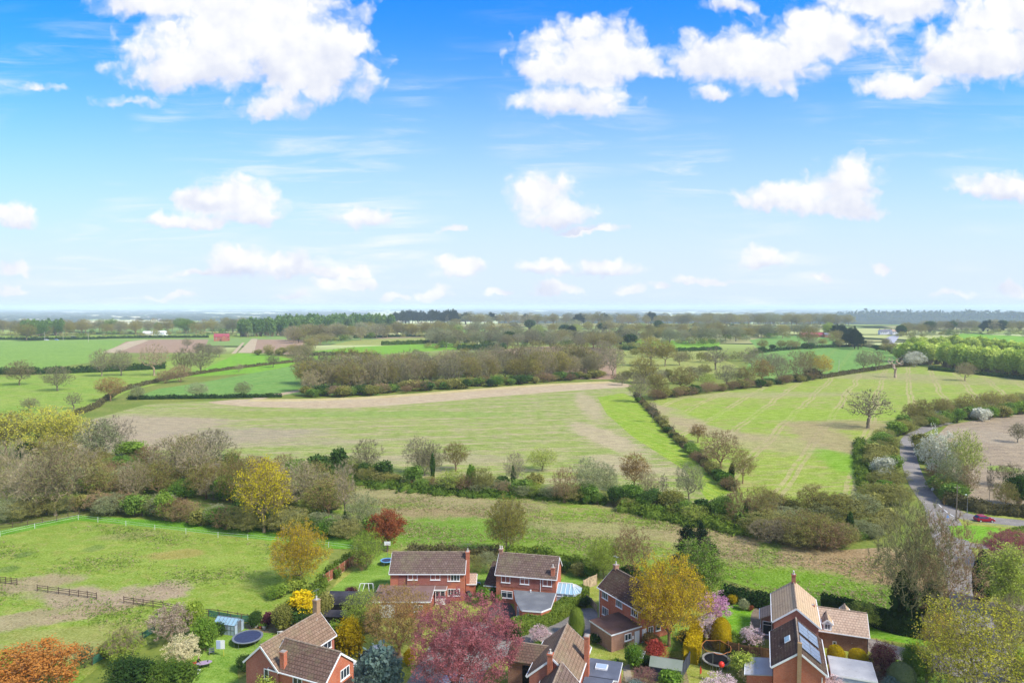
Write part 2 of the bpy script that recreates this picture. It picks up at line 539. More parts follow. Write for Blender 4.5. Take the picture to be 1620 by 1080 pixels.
def terrain_z(x, y):
    """a level plateau that falls to a wide plain beyond the last woods"""
    d = math.hypot(x * .75, y)
    s = min(1, max(0, (d - 1750) / 2300)); s = s * s * (3 - 2 * s)
    return -55 * s


def build_ground():
    m, t = new_mat('ground_grass')
    pos = t.new('ShaderNodeNewGeometry').outputs['Position']
    vo = t.new('ShaderNodeTexVoronoi'); vo.inputs['Scale'].default_value = 1.0
    t.L.new(t.scl(pos, (1 / 420, 1 / 330, 0)), vo.inputs['Vector'])
    ed = t.new('ShaderNodeTexVoronoi', feature='DISTANCE_TO_EDGE'); ed.inputs['Scale'].default_value = 1.0
    t.L.new(t.scl(pos, (1 / 420, 1 / 330, 0)), ed.inputs['Vector'])
    cr = t.new('ShaderNodeValToRGB')
    els = cr.color_ramp.elements
    cs = ['9fb070', 'd9cf9a', 'c0c47c', 'e6d8a8', 'a9bb70', 'c8b890', 'eee4b8', 'a4b478']
    els[0].color = srgb(cs[0], 1.0); els[1].color = srgb(cs[-1], 1.0); els[1].position = 1
    for i, c in enumerate(cs[1:-1]):
        e = els.new((i + 1) / (len(cs) - 1)); e.color = srgb(c, 1.0)
    cr.color_ramp.interpolation = 'CONSTANT'
    sp = t.new('ShaderNodeSeparateColor'); t.L.new(vo.outputs['Color'], sp.inputs[0])
    t.L.new(sp.outputs[0], cr.inputs[0])
    n = t.noise(pos, .05, 5, .6); n2 = t.noise(pos, .9, 4, .6)
    near = t.mix(t.step(n, .35, .65), srgb('86983f', .6), srgb('a3a655', .6))
    near = t.mix(t.step(n2, .4, .75), near, srgb('6d8436', .6))
    sy = t.new('ShaderNodeSeparateXYZ'); t.L.new(pos, sy.inputs[0])
    far = t.mix(t.step(ed.outputs[0], .05, .02), cr.outputs[0], srgb('4e5a34', .6))
    n4 = t.noise(t.scl(pos, (1, .8, 0)), .0012, 6, .62)
    far = t.mix(t.math('MULTIPLY', t.step(n4, .57, .62), .8), far, srgb('5a6a48', .7))
    far = t.mix(t.step(sy.outputs[1], 4500, 2200), far, t.mix(1.0, far, (.52, .6, .42, 1), 'MULTIPLY'))  # haze paleness put into the colour: fields brighten with distance
    bsdf(t, t.mix(t.step(sy.outputs[1], 650, 900), near, far), .95, .05)
    ys = [-300, -60, 0, 60, 120, 200, 320, 500, 800, 1200, 1500] + list(range(1750, 4200, 150)) + [4600, 5500, 7000, 9000, 12000, 16000, 22000, 30000, 42000]
    xs = [-42000, -30000, -20000, -12000, -8000, -5500] + list(range(-4200, 4201, 300)) + [5500, 8000, 12000, 20000, 30000, 42000]
    V = [(x, y, terrain_z(x, y)) for y in ys for x in xs]
    nx = len(xs)
    Fq = [(j * nx + i, j * nx + i + 1, (j + 1) * nx + i + 1, (j + 1) * nx + i) for j in range(len(ys) - 1) for i in range(nx - 1)]
    me = bpy.data.meshes.new('ground'); me.from_pydata(V, [], Fq); me.materials.append(m)
    me.polygons.foreach_set('use_smooth', [True] * len(Fq)); me.update()
    tag(link('ground', me), kind='structure')


build_ground()

SOIL = 'b9a18e'; STRAW = 'c8b78c'
F_ = mat_field
F_('m_paddock', ['82a23c', '90aa46', '9ea456'], .05, 1.4, mott=.12, k=.75, patches=[
    (15, 985, 9, 4, .6, 'b39c84', .75, 8), (130, 945, 10, 4.5, -.2, 'b59f88', .9, 6), (165, 962, 10, 2.6, .55, 'b39c82', .9, 6), (225, 940, 7, 4, .2, 'b59f88', .85, 6),
    (268, 930, 4, 3.5, 0, 'b59f88', .8, 4), (45, 925, 9, 4, .3, 'b29a82', .8, 6), (130, 1000, 14, 3.5, .2, 'a79a64', .45, 8), (90, 1030, 14, 3.5, .1, 'ac9a70', .45, 8),
    (150, 868, 2.5, 2, 0, '5f8030', .7, 5), (35, 878, 2.2, 2, 0, '55782c', .7, 4), (12, 900, 2, 2, 0, '55782c', .7, 3), (200, 848, 7, 3, .3, '9a8f62', .5, 4), (275, 877, 6, 3, .2, 'b0955c', .6, 4)],
   streak=(.3, .25, .8, 'b4b45e', .35))
F_('m_strip', ['58a01c', '6aae2a', '4c8e1c'], .08, 1.5)
F_('m_meadow', ['86ac3a', '98b04a', 'b0a868'], .09, 1.1, contrast=1.8, mott=.14, streak=(.35, .16, .6, 'c2ac80', .7), bumpy=.9, patches=[
    (640, 782, 26, 9, .15, 'b6a47e', .75, 12), (760, 798, 20, 6, -.1, 'b8a480', .75, 10), (690, 812, 18, 5, -.1, 'b29a76', .85, 8),
    (720, 840, 26, 11, 0, '74a632', .85, 12), (880, 870, 20, 8, -.1, '85aa3a', .8, 10), (960, 838, 22, 6, -.2, 'b4a878', .7, 8),
    (1300, 880, 24, 16, -.35, 'bfa281', .92, 12), (1180, 855, 20, 12, -.3, 'b9a67c', .85, 10), (1390, 915, 14, 14, -.4, 'bb9c78', .9, 8), (1060, 805, 22, 7, -.35, 'b7a67c', .8, 8),
    (1160, 905, 22, 7, -.2, '86ac36', .9, 8), (1300, 928, 20, 6, -.35, '78a62c', .92, 6), (1215, 870, 3, 9, -.5, '86a840', .8, 5), (1400, 960, 14, 6, -.4, '6c9c2a', .9, 6)])
F_('m_bigfield', ['8ca44a', '9aaa58', 'aca678'], .035, .9, contrast=1.6, tram=(1.35, 14, 1.1, 'c4b490', .7), streak=(.1, .06, .4, 'b8a888', .75), patches=[
    (220, 672, 40, 34, .1, 'b8a68e', .92, 26), (330, 690, 48, 18, .2, 'b09f8c', .8, 20), (200, 700, 30, 18, 0, 'b8a68e', .85, 16), (430, 700, 50, 9, .1, 'b3a48a', .55, 18),
    (930, 640, 6, 55, -.02, 'c4b294', .75, 9), (952, 690, 8, 36, .25, 'c6b496', .85, 10), (982, 735, 10, 16, .3, 'c6b496', .75, 9), (690, 725, 26, 9, 0, 'b5a78a', .6, 12), (1060, 745, 8, 6, -.3, 'c6b496', .6, 7),
    (620, 655, 70, 10, 0, '86a84a', .7, 16), (350, 655, 40, 12, 0, '93a44c', .6, 14)])
F_('m_margin', ['90b434', '9eba3e', 'aab454'], .06, 1.1, contrast=1.6, tram=(-.35, 3.2, .9, '74a82c', .7), streak=(-.35, .6, .08, 'b4b060', .5))
F_('m_track', ['d2bc9e', 'd8c4a8', 'c8b094'], .05, 1.0, stripes=(1.2, 5.0, 'b8a088', .3))
F_('m_straw', ['d8c490', 'e2d2a4', 'c8b47e'], .1, 1.0)
F_('m_crop', ['5f9a40', '6ca34a', '7cab52'], .03, .8, tram=(.5, 18, 1.0, '8aa850', .7), streak=(1.2, .15, .03, '86b052', .3))
F_('m_crop_pale', ['7aa944', '88b24e', '6c9e3c'], .03, .8, tram=(1.5, 20, 1.2, '5f9038', .7), streak=(0, .012, .12, '94b860', .4))
F_('m_bright', ['74b42e', '82ba38', '68a62c'], .04, .8)
F_('m_pasture', ['83aa3a', '95b046', '70a036'], .03, .7, contrast=1.4, streak=(.3, .03, .12, 'a0ac5c', .5))
F_('m_olive', ['9aa653', 'a9ac60', '8a9c4a'], .03, .7)
F_('m_plough', ['a88674', 'b39382', '9c7868'], .04, .8, stripes=(1.05, 9.0, 'bd9f8c', .5))
F_('m_plough_pale', ['b79c84', 'c0a68e', 'a98e76'], .03, .8)
F_('m_dirt_track', ['cdb89c', 'd6c3aa', 'bba688'], .1, 1.0)
F_('m_rightfield', ['8fae3c', '9cb248', 'a8a65c'], .03, .9, contrast=1.4, tram=(.52, 15, 1.2, 'c8b48c', .6), streak=(-.25, .07, .35, 'b4a578', .6), patches=[
    (1060, 655, 9, 42, .1, 'b8a585', .8, 12), (1110, 680, 10, 30, .65, 'b8a585', .7, 10), (1180, 625, 80, 12, .1, 'b5a782', .5, 24), (1300, 690, 11, 40, -.12, 'ad9c74', .85, 9), (1340, 672, 22, 14, 0, 'ab9a72', .8, 9),
    (1220, 700, 18, 24, .6, 'b3a37d', .6, 14), (1400, 595, 50, 28, 0, 'ab9f78', .6, 24), (1550, 603, 60, 26, 0, 'a8a070', .5, 24), (1345, 735, 8, 26, -.1, '77b022', .8, 6), (1240, 655, 60, 20, 0, '93b63a', .6, 20)])
F_('m_brownfield', ['a4917e', 'b39f8a', '958270'], .05, .8, contrast=1.3, streak=(.1, .1, .3, '8a7b72', .4), patches=[(1590, 742, 5, 5, 0, '86a83e', .9, 3), (1560, 690, 16, 20, 0, 'b8a894', .6, 10)])
F_('m_lawn', ['6e9e32', '7ca83c', '8aac48'], .15, 2.2, bumpy=.25, streak=(.5, .6, 1.4, '97b64a', .35))
F_('m_lawn_dry', ['8ea23c', 'a0a84c', 'b0a85c'], .15, 2.2, bumpy=.25)
F_('m_lawn_mown', ['68aa24', '74b22c', '5f9e22'], .15, 2.0, bumpy=.2, stripes=(1.1, .9, '86ba34', .6))
F_('m_bed', ['7c6a50', '92805f', '8a8a4c'], .3, 2.0)
F_('m_asphalt', ['a29c9d', 'b0aaab', '948f90'], .2, 4.0, k=.62, bumpy=.15)
F_('m_drive', ['77737a', '88848a', '69656c'], .25, 4.0, k=.36, bumpy=.15)
F_('m_paving', ['c9b9a4', 'd4c6b4', 'b8a894'], .4, 3.0, k=.6, bumpy=.15)
F_('m_gravel', ['a08c7c', 'b4a08e', '8c7868'], .4, 3.0, k=.55, bumpy=.3)

M = MATS
# far fields first, nearer ones over them
S = sheet
S('field', [(-260, 542), (0, 540), (120, 538), (215, 538), (205, 545), (170, 553), (150, 572), (60, 585), (-260, 590)], M['m_crop_pale'], smooth=False)
S('field', [(-260, 534), (0, 531), (220, 529), (420, 529), (420, 534), (200, 536), (-260, 540)], M['m_pasture'], smooth=False)
S('field', [(200, 540), (240, 537), (330, 537), (325, 548), (310, 558), (165, 558)], M['m_plough'], smooth=False)
S('track', [(160, 558), (205, 540), (228, 537), (236, 538), (205, 550), (185, 558)], M['m_dirt_track'], smooth=False)
S('field', [(404, 537), (482, 537), (483, 562), (398, 557)], M['m_plough'], smooth=False)
S('track', [(376, 558), (398, 536), (407, 536), (402, 558)], M['m_dirt_track'], smooth=False)
S('track', [(364, 561), (383, 542), (387, 542), (371, 561)], M['m_dirt_track'], smooth=False)
S('field', [(-300, 605), (0, 596), (160, 588), (300, 566), (380, 558), (420, 560), (470, 572), (300, 596), (205, 618), (130, 655), (60, 690), (-300, 690)], M['m_pasture'], smooth=False)
S('field', [(300, 596), (330, 580), (378, 558), (430, 562), (500, 575), (470, 580), (400, 590)], M['m_bright'], smooth=False)
S('field', [(215, 628), (250, 615), (330, 603), (470, 577), (560, 560), (600, 580), (600, 625), (470, 624), (340, 629)], M['m_crop'], smooth=False)
S('field', [(490, 556), (560, 549), (640, 545), (730, 542), (770, 547), (760, 552), (640, 557), (560, 566), (480, 572)], M['m_bright'], smooth=False)
S('field', [(520, 546), (560, 538), (700, 533), (760, 532), (740, 541), (610, 546)], M['m_olive'], smooth=False)
S('field', [(580, 534), (640, 529), (720, 528), (710, 532), (600, 536)], M['m_plough_pale'], smooth=False)
S('field', [(680, 527), (770, 518), (800, 518), (790, 526), (720, 532)], M['m_bright'], smooth=False)
S('field', [(770, 556), (830, 549), (900, 547), (985, 552), (1000, 575), (970, 600), (900, 600), (800, 580)], M['m_plough'], smooth=False)
S('field', [(975, 545), (1000, 536), (1140, 541), (1135, 552), (1060, 556)], M['m_bright'], smooth=False)
S('field', [(975, 556), (1110, 552), (1180, 585), (1120, 592), (1030, 610), (975, 606)], M['m_olive'], smooth=False)
S('field', [(1185, 538), (1230, 531), (1320, 528), (1335, 545), (1200, 552)], M['m_crop'], smooth=False)
S('field', [(1190, 560), (1250, 552), (1360, 547), (1410, 556), (1440, 572), (1410, 581), (1310, 592), (1220, 604), (1180, 585)], M['m_crop'], smooth=False)
S('field', [(1500, 540), (1520, 527), (1640, 533), (1800, 545), (1800, 572), (1620, 556), (1540, 548)], M['m_bright'], smooth=False)
S('field', [(1035, 632), (1110, 624), (1250, 606), (1420, 582), (1460, 577), (1640, 602), (1800, 612), (1800, 640), (1620, 632), (1450, 668), (1395, 690), (1378, 740), (1375, 790), (1300, 830), (1190, 800), (1165, 775), (1090, 700), (1020, 645)], M['m_rightfield'], smooth=False)
S('field', [(60, 700), (150, 662), (230, 640), (330, 634), (500, 645), (700, 628), (880, 612), (985, 610), (1010, 628), (1030, 650), (1165, 778), (1120, 800), (960, 775), (800, 775), (480, 748), (280, 740), (60, 760)], M['m_bigfield'], smooth=False)
S('field', [(945, 628), (985, 622), (1012, 632), (1060, 685), (1162, 778), (1120, 792), (1085, 745), (1000, 690), (960, 655)], M['m_margin'], smooth=False)
S('track', [(330, 636), (400, 631), (480, 632), (640, 626), (850, 610), (960, 604), (1000, 611), (930, 616), (800, 626), (680, 636.5), (560, 644.5), (460, 645), (380, 642)], M['m_track'], smooth=True)
S('track', [(398, 630), (440, 622), (478, 615.5), (478, 619), (450, 624.5), (410, 632)], M['m_dirt_track'], smooth=False)
ribbon('field_margin', [(395, 633), (480, 632.5), (560, 630), (650, 624.5), (760, 616), (860, 609), (930, 605.5), (968, 604)], 9.0, M['m_straw'])
S('field', [(1470, 700), (1500, 672), (1560, 662), (1640, 652), (1800, 650), (1800, 815), (1600, 806), (1520, 792), (1478, 760)], M['m_brownfield'], smooth=False)
S('meadow', [(300, 770), (480, 752), (640, 762), (800, 778), (960, 790), (1120, 815), (1200, 835), (1330, 870), (1480, 860), (1500, 900), (1500, 985), (1420, 990), (1330, 975), (1220, 940), (1140, 915), (1000, 905), (880, 890), (760, 885), (640, 885), (540, 860), (300, 830)], M['m_meadow'], smooth=False)
S('paddock', [(-160, 880), (0, 846), (124, 821), (250, 834), (400, 851), (520, 865), (520, 905), (450, 960), (400, 985), (320, 975), (250, 1010), (150, 1060), (40, 1150), (-160, 1150)], M['m_paddock'], smooth=False)
S('grass_strip', [(-160, 872), (0, 839), (124, 815), (180, 818), (400, 834), (560, 853), (566, 868), (520, 868), (400, 852), (250, 835), (124, 823), (0, 848), (-160, 884)], M['m_strip'], smooth=False)
# ------------------------------------------------------------------ plants
def rand_unit(r, n):
    v = r.normal(size=(n, 3)); return v / np.linalg.norm(v, axis=1, keepdims=True)


def leaf_quads(r, c, size, up=.0, aspect=.6):
    """c: (n,3) centres; returns verts (4n,3), quads (n,4)"""
    n = len(c)
    a = rand_unit(r, n); b = rand_unit(r, n)
    if up: a[:, 2] *= (1 - up); a /= np.linalg.norm(a, axis=1, keepdims=True) + 1e-9
    b = np.cross(a, b); b /= np.linalg.norm(b, axis=1, keepdims=True) + 1e-9
    s = (size * (.6 + .8 * r.random(n)))[:, None] if np.ndim(size) == 0 else size[:, None]
    a = a * s; b = b * s * aspect
    v = np.stack([c - a, c - b * .9, c + a, c + b * .9], 1).reshape(-1, 3)
    return v, np.arange(4 * n).reshape(n, 4)


def skeleton(seed, n, trunk_h, cz, rx, rz, shell=.45, bf=.25, stems=1, top_flat=0.0, up_bias=0.0, cone=0.0, seg=.05, jit=.012):
    """branching grown outward to points spread through the crown"""
    r = np.random.default_rng(seed)
    N = [np.array([0., 0., 0.])]; par = [-1]; pl = [0.0]
    roots = []
    for s in range(stems):
        prev = 0
        th = trunk_h * (1 if stems == 1 else .6 + .6 * r.random())
        d = np.array([0, 0, 1.]) + (r.normal(size=3) * (.03 if stems == 1 else .28)) * np.array([1, 1, 0])
        k = max(3, int(th / .04))
        for i in range(1, k + 1):
            N.append(N[prev] + d / np.linalg.norm(d) * th / k + r.normal(size=3) * np.array([.004, .004, 0])); par.append(prev); pl.append(pl[prev] + th / k * .2)
            prev = len(N) - 1
        roots.append(prev)
    u = rand_unit(r, n * 2)
    rad = r.random(n * 2) ** shell
    P = u * rad[:, None]
    P[:, 2] = np.where(P[:, 2] < 0, P[:, 2] * .75, P[:, 2])
    # lumpy outline
    ph = r.random(6) * 6.28
    az = np.arctan2(P[:, 1], P[:, 0])
    lump = 1 + .14 * np.sin(3 * az + ph[0]) * np.cos(4 * P[:, 2] + ph[1]) + .1 * np.sin(5 * az + ph[2] + 3 * P[:, 2])
    P *= lump[:, None]
    if cone: P[:, :2] *= np.clip(1 - cone * (P[:, 2:3] + .2), .12, 1.3)
    P = P * np.array([rx, rx, rz]) + np.array([0, 0, cz])
    P = P[P[:, 2] > trunk_h * .55][:n]
    base = np.array([0, 0, trunk_h])
    order = np.argsort(np.linalg.norm(P - base, axis=1) * (1 + .25 * r.random(len(P))))
    tips = []
    NA = np.zeros((len(N) + n * 12, 3)); cnt = len(N)
    NA[:cnt] = N
    PL = np.zeros(len(NA)); PL[:cnt] = pl
    lo = roots[0] - 3 if stems == 1 else 1
    blocked = np.zeros(len(NA)); blocked[:max(1, int(cnt * .55)) if stems == 1 else 1] = .6
    for k in order:
        p = P[k]
        dv = p - NA[:cnt]
        dist = np.linalg.norm(dv, axis=1)
        down = np.clip(-dv[:, 2] / (dist + 1e-6) - .05, 0, 1)
        cost = dist * (1 + .9 * down) + bf * PL[:cnt] + blocked[:cnt]
        j = int(np.argmin(cost))
        a = NA[j].copy(); L = dist[j]
        m = max(1, int(L / seg)); prev = j
        bow = np.array([0, 0, up_bias * L]) + r.normal(size=3) * L * .06
        for i in range(1, m + 1):
            s = i / m
            q = a + (p - a) * s + bow * (4 * s * (1 - s)) + (r.normal(size=3) * jit if i < m else 0)
            NA[cnt] = q; par.append(prev); PL[cnt] = PL[prev] + L / m; prev = cnt; cnt += 1
        tips.append(prev)
    NA = NA[:cnt]; par = np.array(par)
    w = np.zeros(cnt); w[tips] = 1
    for i in range(cnt - 1, 0, -1): w[par[i]] += w[i]
    return NA, par, w, np.array(tips), r


def segs_mesh(A, B, ra, rb, sides):
    n = len(A)
    d = B - A; L = np.linalg.norm(d, axis=1, keepdims=True) + 1e-9; d = d / L
    ref = np.where(np.abs(d[:, 2:3]) < .9, np.array([[0, 0, 1.]]), np.array([[1., 0, 0]]))
    a = np.cross(d, ref); a /= np.linalg.norm(a, axis=1, keepdims=True); b = np.cross(d, a)
    V = np.zeros((n, 2 * sides, 3))
    for i in range(sides):
        t = 2 * math.pi * i / sides
        o = a * math.cos(t) + b * math.sin(t)
        V[:, i] = A + o * ra[:, None]; V[:, sides + i] = B + d * rb[:, None] * .4 + o * rb[:, None]
    base = (np.arange(n) * 2 * sides)[:, None]
    Q = []
    for i in range(sides):
        j = (i + 1) % sides
        Q.append(np.concatenate([base + i, base + j, base + sides + j, base + sides + i], 1))
    return V.reshape(-1, 3), np.stack(Q, 1).reshape(-1, 4)


class Proto: pass
PROTO = {}


def join(parts):
    V = []; Q = []; I = []; o = 0
    for v, q, m in parts:
        if len(v) == 0: continue
        V.append(v); Q.append(q + o); I.append(np.full(len(q), m)); o += len(v)
    return np.concatenate(V), np.concatenate(Q), np.concatenate(I)


def finish(key, trunk_parts, crown_parts, width):
    """three meshes of one plant: trunk, crown, and both in one for copies too small to show parts"""
    p = Proto(); p.w = width
    if trunk_parts:
        v, q, i = join([(a, b, 0) for a, b in trunk_parts]); p.trunk = np_mesh(key + '_trunk', v, q, [MATS['bark_grey']], i)
        tv = (v, q)
    else: p.trunk = None
    v, q, i = join(crown_parts); p.crown = np_mesh(key + '_crown', v, q, [MATS['bark_grey'], MATS['leaf_green']], i)
    allp = ([(tv[0], tv[1], 0)] if trunk_parts else []) + [(v[:0], q[:0], 0)]
    V = np.concatenate([a for a, _, _ in allp[:1]] + [v]) if trunk_parts else v
    Q = np.concatenate([tv[1], q + len(tv[0])]) if trunk_parts else q
    I = np.concatenate([np.zeros(len(tv[1])), i]) if trunk_parts else i
    p.whole = np_mesh(key + '_whole', V, Q, [MATS['bark_grey'], MATS['leaf_green']], I)
    PROTO[key] = p


def make_tree(key, seed, n, trunk_h, cz, rx, rz, r0=.022, leaves=0, lsize=.014, lspread=.03, twigs=5, tw_len=.055, tw_r=.0022, thr=.0045, droop=0.0, leaf_aspect=.6, **kw):
    NA, par, w, tips, r = skeleton(seed, n, trunk_h, cz, rx, rz, **kw)
    ex = .5
    rad = r0 * (w / w.max()) ** ex
    i = np.arange(1, len(NA)); A = NA[par[1:]]; B = NA[1:]
    ra = np.minimum(rad[par[1:]], rad[1:] * 1.5); rb = rad[1:]
    # trunk flare
    fl = np.clip(1 - A[:, 2] / .06, 0, 1) * .5 + 1; ra = ra * fl
    big = rb > thr
    tv, tq = segs_mesh(A[big], B[big], ra[big], rb[big], 6)
    sv, sq = segs_mesh(A[~big], B[~big], ra[~big], np.maximum(rb[~big], tw_r), 3)
    crown = [(sv, sq, 0)]
    T = NA[tips]
    # fine twigs
    ext = np.where(w[1:] <= 4)[0] + 1
    src = NA[r.choice(ext, len(tips) * twigs)]
    out = src - np.array([0, 0, cz - rz * .3]); out /= np.linalg.norm(out, axis=1, keepdims=True) + 1e-9
    dd = out * .8 + rand_unit(r, len(src)) * .8 + np.array([0, 0, .25 - droop]); dd /= np.linalg.norm(dd, axis=1, keepdims=True)
    E = src + dd * (tw_len * (.5 + r.random(len(src))))[:, None]
    side = np.cross(dd, rand_unit(r, len(src))); side /= np.linalg.norm(side, axis=1, keepdims=True)
    tv2 = np.stack([src - side * tw_r, src + side * tw_r, E + side * tw_r * .4, E - side * tw_r * .4], 1).reshape(-1, 3)
    crown.append((tv2, np.arange(len(tv2)).reshape(-1, 4), 0))
    if leaves:
        pick = np.concatenate([T, E[r.choice(len(E), min(len(E), len(T) * 2))]])
        k = max(1, int(leaves * len(T) / len(pick)))
        c = np.repeat(pick, k, 0)
        # uneven: some twigs carry more, some none
        dens = np.repeat(r.random(len(pick)) ** .6, k)
        keep = r.random(len(c)) < dens * 1.25
        c = c[keep]
        c = c + r.normal(size=c.shape) * lspread * np.array([1, 1, .75]) - np.array([0, 0, droop * .05])
        lv, lq = leaf_quads(r, c, lsize, 0, leaf_aspect)
        crown.append((lv, lq, 1))
    finish(key, [(tv, tq)], crown, 2 * rx)


def lump_points(r, n, rx, rz, cz, lumps, lr, bottom=0.0, shape=None):
    """leaf positions on the skins of many clumps that fill an uneven crown"""
    u = rand_unit(r, lumps)
    u[:, 2] = np.where(u[:, 2] < -.5, -u[:, 2], u[:, 2])
    C = u * (r.random(lumps) ** .4 * (1 - lr * .8))[:, None]
    if shape is not None: C[:, :2] *= shape(C[:, 2])[:, None]
    LR = lr * (.6 + .8 * r.random(lumps))
    k = r.choice(lumps, n, p=LR ** 2 / (LR ** 2).sum())
    fz = np.where(r.random(n) < .22, 1.08 + .42 * r.random(n), .70 + .34 * r.random(n))
    P = C[k] + rand_unit(r, n) * (LR[k] * fz)[:, None]
    P = P * np.array([rx, rx, rz]) + np.array([0, 0, cz])
    return P[P[:, 2] > bottom]


def make_bush(key, seed, n=5200, lumps=26, lr=.42, rx=.5, rz=.52, cz=.48, lsize=.028, stem=True, shape=None, aspect=.6, bottom=.0, core=.74):
    r = np.random.default_rng(seed)
    P = lump_points(r, n, rx, rz, cz, lumps, lr, bottom, shape)
    lv, lq = leaf_quads(r, P, lsize, 0, aspect)
    crown = [(lv, lq, 1)]
    # inner boughs
    k = 60
    E = P[r.choice(len(P), k)] * .92; A = np.stack([r.normal(size=k) * .03, r.normal(size=k) * .03, np.full(k, 0.0)], 1)
    sv, sq = segs_mesh(A, E, np.full(k, .012), np.full(k, .004), 4)
    # a leafy heart so that the middle is not hollow
    h = lump_points(r, n // 4, rx * core, rz * core, cz, 10, .5, bottom, shape)
    hv, hq = leaf_quads(r, h, lsize * 2.6, 0, .8)
    crown.append((hv, hq, 1))
    finish(key, [(sv, sq)] if stem else [], crown, 2 * rx)


def make_clipped(key, seed, prof, n=7000, lsize=.02, sx=1.0):
    """clipped evergreen: leaves standing in a close skin on a turned profile; prof [(r,z)]"""
    r = np.random.default_rng(seed)
    pr = np.array(prof)
    seglen = np.linalg.norm(np.diff(pr, axis=0), axis=1) * (pr[1:, 0] + pr[:-1, 0] + .05)
    k = r.choice(len(seglen), n, p=seglen / seglen.sum())
    s = r.random(n)
    rr = pr[k, 0] * (1 - s) + pr[k + 1, 0] * s; z = pr[k, 1] * (1 - s) + pr[k + 1, 1] * s
    az = r.random(n) * 6.283
    bumpy = 1 + .05 * np.sin(az * 3 + z * 9) + .04 * np.sin(az * 7 - z * 17) + .035 * r.normal(size=n)
    P = np.stack([np.cos(az) * rr * bumpy, np.sin(az) * rr * bumpy, z + r.normal(size=n) * .008], 1)
    lv, lq = leaf_quads(r, P, lsize, 0, .6)
    b = MB(); b.lathe([(max(.004, a * .93), zz * .985) for a, zz in prof], 20, 1)
    cv = np.array(b.v); cf = np.array([f for f in b.f if len(f) == 4])
    tv, tq = segs_mesh(np.array([[0, 0, 0.]]), np.array([[0, 0, .5]]), np.array([.05]), np.array([.03]), 8)
    finish(key, [(tv, tq)], [(lv, lq, 1), (cv, cf, 1)], 2 * pr[:, 0].max())


# bare trees
make_tree('bare_a', 1, 700, .15, .57, .50, .45, twigs=6, r0=.024, leaves=7, lsize=.010, lspread=.03)
make_tree('bare_b', 2, 640, .18, .58, .42, .43, twigs=6, r0=.022, leaves=7, lsize=.010, lspread=.03)
make_tree('bare_c', 3, 600, .12, .56, .38, .45, twigs=7, r0=.018, up_bias=.06, shell=.5, leaves=7, lsize=.010, lspread=.03)
make_tree('bare_thin', 4, 260, .34, .66, .20, .36, twigs=7, r0=.014, up_bias=.1)
make_tree('bare_oak', 5, 420, .24, .60, .52, .40, twigs=5, r0=.034, bf=.12, jit=.02, tw_r=.003)
make_tree('stems_a', 6, 520, .10, .55, .42, .46, twigs=9, tw_len=.075, r0=.013, stems=7, up_bias=.05, bf=.5, leaves=4, lsize=.010, lspread=.03)
make_tree('stems_b', 7, 460, .08, .50, .50, .48, twigs=10, tw_len=.075, r0=.011, stems=9, up_bias=.04, bf=.5, leaves=4, lsize=.010, lspread=.03)
make_tree('stag', 8, 30, .40, .70, .30, .30, twigs=1, r0=.034, jit=.03, bf=.05, thr=.001, tw_len=.05, tw_r=.004)
# trees in bud: open crowns with a haze of small leaves
make_tree('bud_a', 11, 560, .20, .60, .46, .42, twigs=4, leaves=16, lsize=.0115, lspread=.03, r0=.024)
make_tree('bud_b', 12, 520, .26, .62, .38, .40, twigs=4, leaves=15, lsize=.0115, lspread=.028, r0=.020)
make_tree('bud_c', 13, 520, .10, .55, .45, .46, twigs=4, leaves=18, lsize=.012, lspread=.03, r0=.012, stems=5, up_bias=.05, bf=.4)
make_tree('bud_wide', 14, 640, .18, .56, .56, .42, twigs=4, leaves=17, lsize=.012, lspread=.03, r0=.03)
# full leaf
make_tree('leafy_a', 21, 420, .16, .58, .44, .44, twigs=3, leaves=36, lsize=.016, lspread=.036, r0=.024)
make_tree('leafy_b', 22, 400, .22, .60, .38, .42, twigs=3, leaves=36, lsize=.016, lspread=.036, r0=.022)
make_tree('blossom', 23, 460, .16, .58, .48, .44, twigs=4, leaves=26, lsize=.015, lspread=.02, r0=.018, stems=2)
make_tree('plum', 24, 1500, .18, .57, .56, .45, twigs=4, leaves=44, lsize=.0068, lspread=.017, tw_r=.0013, tw_len=.04, r0=.02, stems=3, thr=.003)
make_tree('fine_bud', 25, 1300, .16, .56, .50, .45, twigs=5, leaves=24, lsize=.0085, lspread=.020, tw_r=.0014, tw_len=.045, r0=.020, thr=.0035)
make_tree('airy_bud', 20, 1150, .16, .56, .50, .45, twigs=5, leaves=17, lsize=.009, lspread=.020, tw_r=.0014, tw_len=.045, r0=.022, thr=.0035, jit=.014)
make_tree('fine_bare', 26, 1250, .10, .55, .42, .47, twigs=8, leaves=4, lsize=.0065, lspread=.018, tw_r=.0012, tw_len=.05, r0=.018, stems=3, up_bias=.06, thr=.003)
make_tree('weeping', 27, 420, .28, .62, .46, .36, twigs=9, leaves=30, lsize=.014, lspread=.025, tw_len=.12, droop=1.5, r0=.02)
make_tree('birch', 28, 520, .18, .56, .28, .46, twigs=5, leaves=40, lsize=.011, lspread=.03, tw_len=.08, droop=.7, r0=.015, up_bias=.08)
make_tree('pine', 29, 190, .16, .58, .40, .42, twigs=2, leaves=120, lsize=.02, lspread=.030, r0=.026, leaf_aspect=.25, cone=.35)
